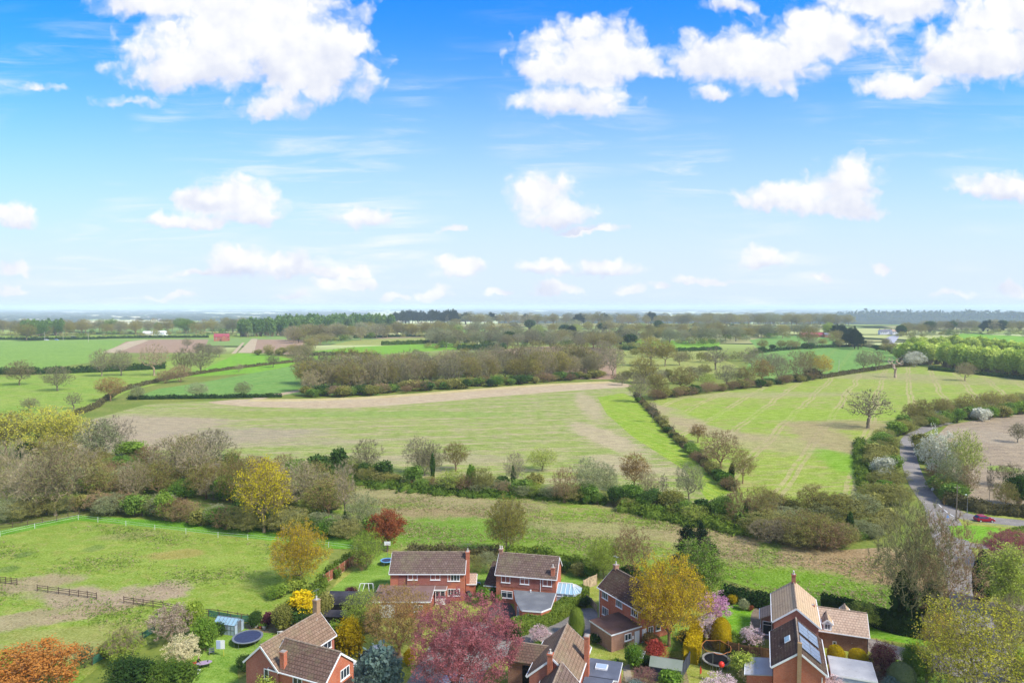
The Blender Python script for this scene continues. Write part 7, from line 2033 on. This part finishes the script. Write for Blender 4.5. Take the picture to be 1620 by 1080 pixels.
# ------------------------------------------------------------------ vehicles
def car(px, py, deg, label, hexa, L=3.9, W=1.72, Hh=1.48, roofhex=None, name='parked_car', cat='car', van=False, z=0.0, far=False):
    p = G(px, py); p.z = terrain_z(p.x, p.y); root = empty(name, p, R(deg)); tag(root, label, cat)
    pm = plain('paint_' + hexa, hexa, .25, .8, .03, 1, .6); hw = W / 2
    if van: lower = [(-L / 2, .35), (-L / 2, 1.0), (L * .28, 1.0), (L * .47, .85), (L / 2, .7), (L / 2, .35)]; roof = [(-L / 2 + .05, 1.0), (-L / 2 + .1, Hh), (L * .12, Hh), (L * .30, 1.0)]
    else: lower = [(-L / 2, .34), (-L / 2 + .03, .78), (-L / 2 + .12, .90), (L * .16, .90), (L * .40, .80), (L / 2 - .03, .66), (L / 2, .34)]; roof = [(-L / 2 + .14, .90), (-L * .36, Hh - .06), (-L * .2, Hh), (L * .02, Hh - .02), (L * .2, .90)]
    def loft(poly, ins, mat, nm, par):
        n = len(poly); b = MB(); vs_ = []
        zm = max(z_ for _, z_ in poly)
        for k, (f_, sh_) in enumerate(((-1, .94), (-.9, 1), (.9, 1), (1, .94))):
            for x, z_ in poly: vs_.append((x * (sh_ if k in (0, 3) else 1), f_ * (hw - ins * (z_ - poly[0][1]) / (zm - poly[0][1] + 1e-6)), z_))
        fs = []
        for k in range(3):
            for i in range(n): fs.append((k * n + i, k * n + (i + 1) % n, (k + 1) * n + (i + 1) % n, (k + 1) * n + i))
        fs += [tuple(range(n)), tuple(range(3 * n, 4 * n))[::-1]]
        b.add(vs_, fs); return b.build(nm, [mat], par, smooth=False)
    body = loft(lower, .03, pm, 'body', root)
    cab = loft(roof, .20, plain('paint_' + (roofhex or hexa), roofhex or hexa, .25, .8, .03, 1, .6), 'cabin', root)
    def inset(pts, y, nm):
        b = MB(); b.add([(x, y - .012, z_) for x, z_ in pts] + [(x, y + .012, z_) for x, z_ in pts], [tuple(range(len(pts))), tuple(range(len(pts), 2 * len(pts)))[::-1]] + [(i, (i + 1) % len(pts), len(pts) + (i + 1) % len(pts), len(pts) + i) for i in range(len(pts))]); return b.build(nm, [GLASS], root)
    # glass stands just proud of the leaning cabin sides
    x0, x1 = roof[0][0] + .22, roof[-1][0] - .22; zt = Hh - .12
    for s in (-1, 1):
        b = MB(); ylo, yhi = s * (hw + .005), s * (hw - .165); xs = [x0, (x0 + x1) / 2 - .04, (x0 + x1) / 2 + .04, x1]
        for a0, a1 in ((xs[0], xs[1]), (xs[2], xs[3])):
            t0 = a0 + (.12 if a0 == xs[0] else 0); t1 = a1 - (.30 if a1 == xs[3] else 0)
            b.add([(a0, ylo, .95), (a1, ylo, .95), (t1, yhi, zt), (t0, yhi, zt), (a0, ylo - s * .04, .95), (a1, ylo - s * .04, .95), (t1, yhi - s * .04, zt), (t0, yhi - s * .04, zt)], [(0, 1, 2, 3), (7, 6, 5, 4), (0, 4, 5, 1), (1, 5, 6, 2), (2, 6, 7, 3), (3, 7, 4, 0)])
        b.build('side_window', [GLASS], root)
    (xa, za), (xb, zb) = roof[-1], roof[-2]
    b = MB(); d_ = Vector((xb - xa, 0, zb - za)); nrm = Vector((-d_.z, 0, d_.x)).normalized() * -1
    if nrm.x < 0: nrm = -nrm
    A = Vector((xa, 0, za)) + d_ * .12 + nrm * .015; Bv = Vector((xb, 0, zb)) - d_ * .1 + nrm * .015
    b.add([(A.x, -hw * .85, A.z), (A.x, hw * .85, A.z), (Bv.x, hw * .72, Bv.z), (Bv.x, -hw * .72, Bv.z), (A.x - .03, -hw * .85, A.z), (A.x - .03, hw * .85, A.z), (Bv.x - .03, hw * .72, Bv.z), (Bv.x - .03, -hw * .72, Bv.z)], [(0, 1, 2, 3), (7, 6, 5, 4), (0, 4, 5, 1), (1, 5, 6, 2), (2, 6, 7, 3), (3, 7, 4, 0)]); b.build('windscreen', [GLASS], root)
    (xa, za), (xb, zb) = roof[0], roof[1]
    b = MB(); b.add([(xa - .03, -hw * .8, za + .06), (xa - .03, hw * .8, za + .06), (xb - .03, hw * .7, zb - .05), (xb - .03, -hw * .7, zb - .05), (xa + .02, -hw * .8, za + .06), (xa + .02, hw * .8, za + .06), (xb + .02, hw * .7, zb - .05), (xb + .02, -hw * .7, zb - .05)], [(3, 2, 1, 0), (4, 5, 6, 7), (0, 1, 5, 4), (1, 2, 6, 5), (2, 3, 7, 6), (3, 0, 4, 7)]); b.build('rear_window', [GLASS], root)
    for x in (-L * .31, L * .31):
        for s in (-1, 1):
            w_ = MB().tube((x, s * (hw - .16), .31), (x, s * (hw + .02), .31), .31, n=20).build('wheel', [plain('tyre', '242424', .8, .6, .1)], root)
            MB().tube((x, s * (hw + .01), .31), (x, s * (hw + .035), .31), .19, n=14).build('rim', [plain('alloy', 'd8d8dc', .3, .8, .05, 3, .5, .4)], w_)
    for s in (-1, 1):
        MB().cbox(L / 2 - .05, s * hw * .66, .66, .14, .3, .13).build('headlight', [plain('lamp_glass', 'e8ecf0', .1, .8, .02)], root)
        MB().cbox(-L / 2 + .02, s * hw * .78, .78, .1, .2, .16).build('tail_light', [plain('tail_red', 'b02420', .2, .7, .05)], root)
    MB().cbox(L / 2 + .0, 0, .42, .1, W * .8, .14).build('bumper', [pm], root)
    return root


car(1557, 824.5, -4, 'small dark red hatchback driving along the road on the right', 'a01238', name='red_car')
car(592, 1040, 200, 'black hatchback parked behind the blue-grey spruce', '1c1e22', roofhex='c8ccd4')
car(556, 1068, 78, 'white car parked against the right gable of the L-shaped house', 'e4e8ee')
car(556, 1092, 78, 'pale silver car parked in front of the white one', 'c4ccd8', L=4.2)
car(712, 1086, 62, 'silver-blue car parked under the purple plum tree', 'b4bccc', L=4.2)
car(1616, 896, 10, 'white car at the right edge behind the purple tree', 'eceef0')
car(74, 538.6, 10, 'white van at the far left road', 'eef0f2', L=5.6, W=2.0, Hh=2.3, van=True, name='parked_van', cat='van')
car(90, 538.4, -6, 'pale blue van at the far left road', 'a8c4dc', L=5.6, W=2.0, Hh=2.3, van=True, name='parked_van', cat='van')
car(118, 535.2, 4, 'white lorry-sized van by the far poplars', 'f2f2f2', L=9, W=2.5, Hh=3.4, van=True, name='parked_van', cat='van')


# ------------------------------------------------------------------ street furniture
def lamp(px, py, h, label):
    p = G(px, py); root = empty('street_lamp', p, R(200)); tag(root, label, 'street lamp')
    b = MB(); b.tube((0, 0, 0), (0, 0, 1.2), .09, n=10); b.tube((0, 0, 1.2), (0, 0, h), .055, .04, n=10); b.tube((0, 0, h), (.5, 0, h + .12), .035, n=8); b.build('column', [STEEL], root)
    b = MB(); b.lathe([(.04, h - .02), (.14, h + .02), (.17, h + .1), (.13, h + .19), (.02, h + .22)], 12, c=(.62, 0, 0), sx=1.6); b.build('lantern', [plain('lantern', 'd8e0d8', .3, .8, .05)], root)


lamp(1530, 812, 4.4, 'street lamp beside the road bend, left of the red car')
p = G(1512.5, 824); rt = empty('telegraph_pole', p); tag(rt, 'wooden telegraph pole at the corner of the striped lawn', 'telegraph pole')
MB().tube((0, 0, 0), (0, 0, 8.2), .14, .10, n=10).build('pole', [plain('old_pole', '8a7a6a', .9, .7, .2)], rt); b = MB(); b.cbox(0, 0, 7.6, 1.2, .1, .1); b.build('crossarm', [plain('old_pole', '8a7a6a')], rt)
for s in (-.5, 0, .5): MB().lathe([(.03, 7.65), (.05, 7.72), (.03, 7.8)], 8, c=(s, 0, 0)).build('insulator', [W_], rt)


def road_sign(px, py, hexa, label, h=2.0, tri=False):
    p = G(px, py); root = empty('road_sign', p); tag(root, label, 'road sign')
    MB().tube((0, .03, 0), (0, .03, h), .035, n=8).build('pole', [STEEL], root)
    b = MB()
    if tri: b.add([(-.45, -.02, h - .35), (.45, -.02, h - .35), (0, -.02, h + .4), (-.45, 0, h - .35), (.45, 0, h - .35), (0, 0, h + .4)], [(0, 1, 2), (5, 4, 3), (0, 3, 4, 1), (1, 4, 5, 2), (2, 5, 3, 0)])
    else:
        n = 20; b.add([(math.cos(i / n * 6.283) * .4, y, h + math.sin(i / n * 6.283) * .4) for y in (-.02, 0) for i in range(n)], [tuple(range(n)), tuple(range(n, 2 * n))[::-1]] + [(i, (i + 1) % n, n + (i + 1) % n, n + i) for i in range(n)])
    b.build('plate', [plain('sign_' + hexa, hexa, .4, .85, .03)], root)


road_sign(1475, 783, 'f0f0ee', 'round white sign back on the verge at the bend of the lane', 1.6)
road_sign(1499, 824, '7c98c8', 'blue-grey triangular sign at the road junction', 1.1, True)
for x, y, lb in ((1327, 589, 'slim pale pole on the boundary of the right field'), (140, 541, 'tall pale pole on the far left roadside, nearest the pale field'), (100, 538, 'tall pale pole on the far left roadside by the poplars'), (71, 538, 'tall pale pole on the far left roadside by the white van')):
    p = G(x, y); rt = empty('utility_pole', p); tag(rt, lb, 'pole'); hh = 9 if y > 580 else 12
    MB().tube((0, 0, 0), (0, 0, hh), .16, .12, n=8).build('pole', [plain('pale_pole', 'd8d2c4', .8, .8, .1)], rt); MB().cbox(0, 0, hh - .5, 1.4, .14, .14).build('crossarm', [plain('pale_pole', 'd8d2c4')], rt)


# ------------------------------------------------------------------ far buildings
def far_house(px, py, deg, L, W, e, rd, wall, roof, label, name='farmhouse', cat='house', ch=True, nwin=3, extra=()):
    p = G(px, py); r_ = house(name, p.x, p.y, label, cat); r_.location.z = terrain_z(p.x, p.y)
    a_ = blk(r_, p.x, p.y, deg, L, W, e, rd, wall, roof, oh=.4, trim=False)
    for i in range(nwin):
        u = (i + .5) / nwin * L - L / 2
        win(r_, a_, 'front', u, e * .68, 1.5, 1.3)
    if ch: q_ = a_.w(-L * .45, 0); chimney(r_, q_.x, q_.y, deg, e, rd + 1.3, .9, .9, 'brick_red', 1)
    for (dx, dy, l2, w2, e2, r2) in extra: q_ = a_.w(dx, dy); blk(r_, q_.x, q_.y, deg + 90, l2, w2, e2, r2, wall, roof, oh=.4, trim=False)


plain('cream_wall', 'e8dcc8', .8, .8, .08); plain('pink_wall', 'e8a898', .8, .8, .1); MATS['far_white'] = plain('far_white', 'f0f0f0', .7, .85, .05); plain('red_sheet', 'b0505c', .7, .7, .15); plain('slate', '8a8a96', .7, .6, .15)
far_house(351, 539, 18, 20, 10, 6, 10, 'brick_red', 'red_sheet', 'red farmhouse among bare trees by the far ploughed field', extra=((4, -8, 9, 7, 5, 8.5),))
far_house(797, 535, -30, 11, 7, 5, 8.5, 'pink_wall', 'roof_pinkbeige', 'small pink-walled cottage among the pale middle trees', nwin=2)
far_house(1285, 533, -4, 36, 11, 4, 7.5, 'brick_red', 'red_sheet', 'long low red-roofed barn above the green crop', 'barn', 'barn', False, 4)
far_house(1272, 532, -6, 8, 7, 5, 8, 'far_white', 'slate', 'small white-walled house left of the red-roofed barn', nwin=2)
far_house(1308, 533.5, -4, 9, 8, 4.6, 7, 'brick_red', 'slate', 'white-fronted end building at the right end of the red-roofed barn', 'barn', 'barn', False, 3)
far_house(237, 530, 4, 20, 12, 4, 6.5, 'cream_wall', 'far_white', 'white-roofed barn among the far left woods, left of two', 'barn', 'barn', False, 2)
far_house(255, 530, -3, 18, 12, 4.5, 7, 'far_white', 'far_white', 'brightest white-roofed barn among the far left woods, right of two', 'barn', 'barn', False, 2)
for i, (x, y, w_, lb) in enumerate(((1396, 529, 16, 'white house in the gap of the right woods, leftmost of the row'), (1405, 528.5, 18, 'blue-roofed house in the gap of the right woods, second of the row'), (1414, 529, 14, 'pale house in the gap of the right woods, third of the row'), (1422, 528.6, 12, 'small pale house in the gap of the right woods, last of the row'))):
    far_house(x, y, -6 + 4 * i, w_ * .7, 9, 5.5, 8.5, 'far_white', 'slate' if i != 2 else 'roof_pinkbeige', lb, 'house', nwin=3)
S('far_road', [(1395, 538), (1410, 531), (1424, 530), (1420, 536), (1412, 546), (1404, 546)], plain('pale_road', 'c8c6cc', .8, .6, .1), smooth=False)


# ------------------------------------------------------------------ rough grass of the meadow
def rough_grass(pix, n, mats, pr, thr, hmul=1.0, seed=21):
    from mathutils.geometry import intersect_point_tri_2d
    r = np.random.default_rng(seed)
    P = np.array([tuple(G(*p).xy) for p in pix]); lo, hi = P.min(0), P.max(0)
    X = lo + (hi - lo) * r.random((n, 2))
    inside = np.zeros(n, bool); j = len(P) - 1
    for i in range(len(P)):
        c = ((P[i, 1] > X[:, 1]) != (P[j, 1] > X[:, 1])) & (X[:, 0] < (P[j, 0] - P[i, 0]) * (X[:, 1] - P[i, 1]) / (P[j, 1] - P[i, 1] + 1e-9) + P[i, 0])
        inside ^= c; j = i
    f = np.sin(X[:, 0] * .21 + 2 * np.sin(X[:, 1] * .13)) + np.sin(X[:, 1] * .37 + X[:, 0] * .09) + r.normal(size=n) * .8
    X = X[inside & (f > thr)]
    m = len(X); k = 4
    B = np.repeat(np.concatenate([X, np.zeros((m, 1))], 1), k, 0) + r.normal(size=(m * k, 3)) * np.array([.28, .28, 0])
    B[:, 2] = .05 + .22 * r.random(m * k)
    a = r.random(m * k) * 6.283; s = (.07 + .10 * r.random(m * k)) * hmul
    e1 = np.stack([np.cos(a), np.sin(a), r.normal(size=m * k) * .35], 1) * s[:, None] * 1.3; e2 = np.stack([-np.sin(a), np.cos(a), r.normal(size=m * k) * .35], 1) * s[:, None] * .7
    V = np.stack([B - e1, B + e2, B + e1, B - e2], 1).reshape(-1, 3)
    mi = np.repeat(r.choice(len(mats), m, p=pr), k)
    me = np_mesh('rough_grass', V, np.arange(len(V)).reshape(-1, 4), [MATS['leaf_' + x] for x in mats], mi)
    tag(link('rough_grass', me), kind='stuff')


L_('straw', 'bca878', 'd8c698', k=.6); L_('grass', '86a83c', 'a4b850', k=.62); L_('rush', '8c7a50', 'a8926a', k=.6); L_('tuft', '5c8430', '7c9c40', k=.6)
MEADOW = [(330, 800), (480, 756), (640, 768), (800, 784), (960, 800), (1120, 830), (1200, 850), (1330, 880), (1480, 870), (1490, 960), (1420, 985), (1330, 970), (1220, 935), (1140, 908), (1000, 896), (880, 882), (760, 878), (640, 878), (560, 850)]
rough_grass(MEADOW, 60000, ('straw', 'grass', 'rush'), (.5, .38, .12), .2)
rough_grass([(-100, 870), (0, 850), (124, 826), (250, 838), (400, 856), (515, 872), (440, 955), (390, 975), (250, 1000), (120, 1050), (-100, 1100)], 30000, ('grass', 'tuft', 'straw'), (.55, .2, .25), 1.1, .85, 22)
# ------------------------------------------------------------------ far plain, hills, air
def distant_woods():
    r = np.random.default_rng(5)
    V = []; Q = []; o = 0
    n = 1700
    Y = 3300 * (24000 / 3300) ** (r.random(n) ** .8)
    X = (r.random(n) * 2 - 1) * Y * .9
    nz = np.sin(X / 900 + 2 * np.sin(Y / 1300)) + np.sin(Y / 700 + X / 1700)
    big = r.random(n) < .12
    for x, y, b, q in zip(X, Y, big, nz):
        if q < -.4 and not b: continue
        L = r.uniform(60, 260) * (2.6 if b else 1) * (1 + y / 12000); D = r.uniform(20, 50) * (3 if b else 1); H = r.uniform(9, 17) * (1 + y / 25000)
        m = 10; z0 = terrain_z(x, y)
        prof = [(-1, 0), (-1, .7), (-.4, 1), (.4, 1), (1, .7), (1, 0)]
        tl = r.uniform(-.2, .2)
        for i in range(m):
            s = i / (m - 1) * 2 - 1
            hh = H * (.6 + .7 * r.random()) * (1 - .8 * s ** 8)
            for a, bz in prof: V.append((x + s * L / 2, y + a * D / 2 + s * L * tl, z0 - .5 + bz * hh))
        for i in range(m - 1):
            for j in range(5): Q.append((o + i * 6 + j, o + i * 6 + 6 + j, o + i * 6 + 7 + j, o + i * 6 + j + 1))
        o += m * 6
    me = np_mesh('distant_woods', np.array(V), np.array(Q), [MATS['leaf_farwood']])
    tag(link('distant_woods', me), kind='stuff')


mat_leaf('leaf_farwood', '3f4c30', '6a6446', k=.5, sc=.004)
distant_woods()


def far_villages():
    """pale roofs and walls of far towns: too many and too small to count"""
    r = np.random.default_rng(9); b = MB()
    for c in range(46):
        cy = r.uniform(4500, 15000); cx = r.uniform(-.8, .25) * cy
        for k in range(int(r.uniform(6, 26))):
            x = cx + r.normal() * cy * .02; y = cy + r.normal() * 140; z = terrain_z(x, y)
            w, d, h = r.uniform(14, 50), r.uniform(9, 20), r.uniform(6, 10)
            b.box(x - w / 2, y - d / 2, z - .5, x + w / 2, y + d / 2, z + h * .6, 0)
            b.add([(x - w / 2, y - d / 2, z + h * .6), (x + w / 2, y - d / 2, z + h * .6), (x + w / 2, y + d / 2, z + h * .6), (x - w / 2, y + d / 2, z + h * .6), (x - w / 2, y, z + h), (x + w / 2, y, z + h)],
                  [(0, 1, 5, 4), (2, 3, 4, 5), (0, 4, 3), (1, 2, 5)], 1)
    tag(b.build('distant_villages', [plain('far_wall', 'e2d6c4', .8), plain('far_roof', 'a4807a', .8)]), kind='stuff')


far_villages()


def hill(cx, cy, L, D, H, seed):
    r = np.random.default_rng(seed); m, n = 40, 8
    V = []; Fq = []
    ph = r.random(4) * 6
    for i in range(m):
        s = i / (m - 1) * 2 - 1
        for j in range(n):
            q = j / (n - 1) * 2 - 1
            e = max(0, 1 - s * s) ** 1.2 * max(0, 1 - q * q)
            e *= .75 + .25 * math.sin(s * 5 + ph[0]) * math.cos(s * 3 + ph[1])
            V.append((cx + s * L / 2, cy + q * D / 2, -57 + H * e))
    for i in range(m - 1):
        for j in range(n - 1): Fq.append((i * n + j, (i + 1) * n + j, (i + 1) * n + j + 1, i * n + j + 1))
    me = bpy.data.meshes.new('hill'); me.from_pydata(V, [], Fq); me.materials.append(MATS['m_hill'])
    me.polygons.foreach_set('use_smooth', [True] * len(Fq)); me.update()
    tag(link('hill', me), kind='structure')


mat_field('m_hill', ['6f8450', '8f985c', '5a6a40'], .0012, .01)
for a in ((-9500, 25000, 7000, 3000, 120, 1), (-6500, 27000, 4000, 2500, 130, 2), (-2000, 29000, 9000, 3000, 115, 3), (9000, 26000, 12000, 4000, 120, 4), (16500, 25000, 8000, 3000, 130, 5), (21000, 27000, 9000, 3000, 130, 6), (4000, 30000, 12000, 3000, 120, 7), (-18000, 29000, 14000, 3000, 115, 8)): hill(*a)
# the blue wooded rise beyond the gap on the right
tag(hedge('far_wood', [(1370, 1)] and [(2300, 4600), (2900, 4650), (3500, 4500)], 900, 40, 'farwood', None, dens=.004, lsize=14, world=True, wob=.15), kind='stuff')
for o in COL.objects:
    if o.name.startswith('far_wood'): o.location.z = -57

hm = bpy.data.materials.new('haze_air'); hm.use_nodes = True
hm.node_tree.nodes.clear(); t = NT(hm.node_tree)
ho = t.new('ShaderNodeOutputMaterial'); hv = t.new('ShaderNodeVolumePrincipled')
hv.inputs['Color'].default_value = (.72, .86, 1.0, 1); hv.inputs['Density'].default_value = 1.0e-4; hv.inputs['Anisotropy'].default_value = 0
t.L.new(hv.outputs[0], ho.inputs['Volume'])
b = MB(); b.box(-43000, -400, -60, 43000, 43000, 78)
haze = b.build('haze', [hm]); tag(haze, kind='stuff')
haze.visible_shadow = True
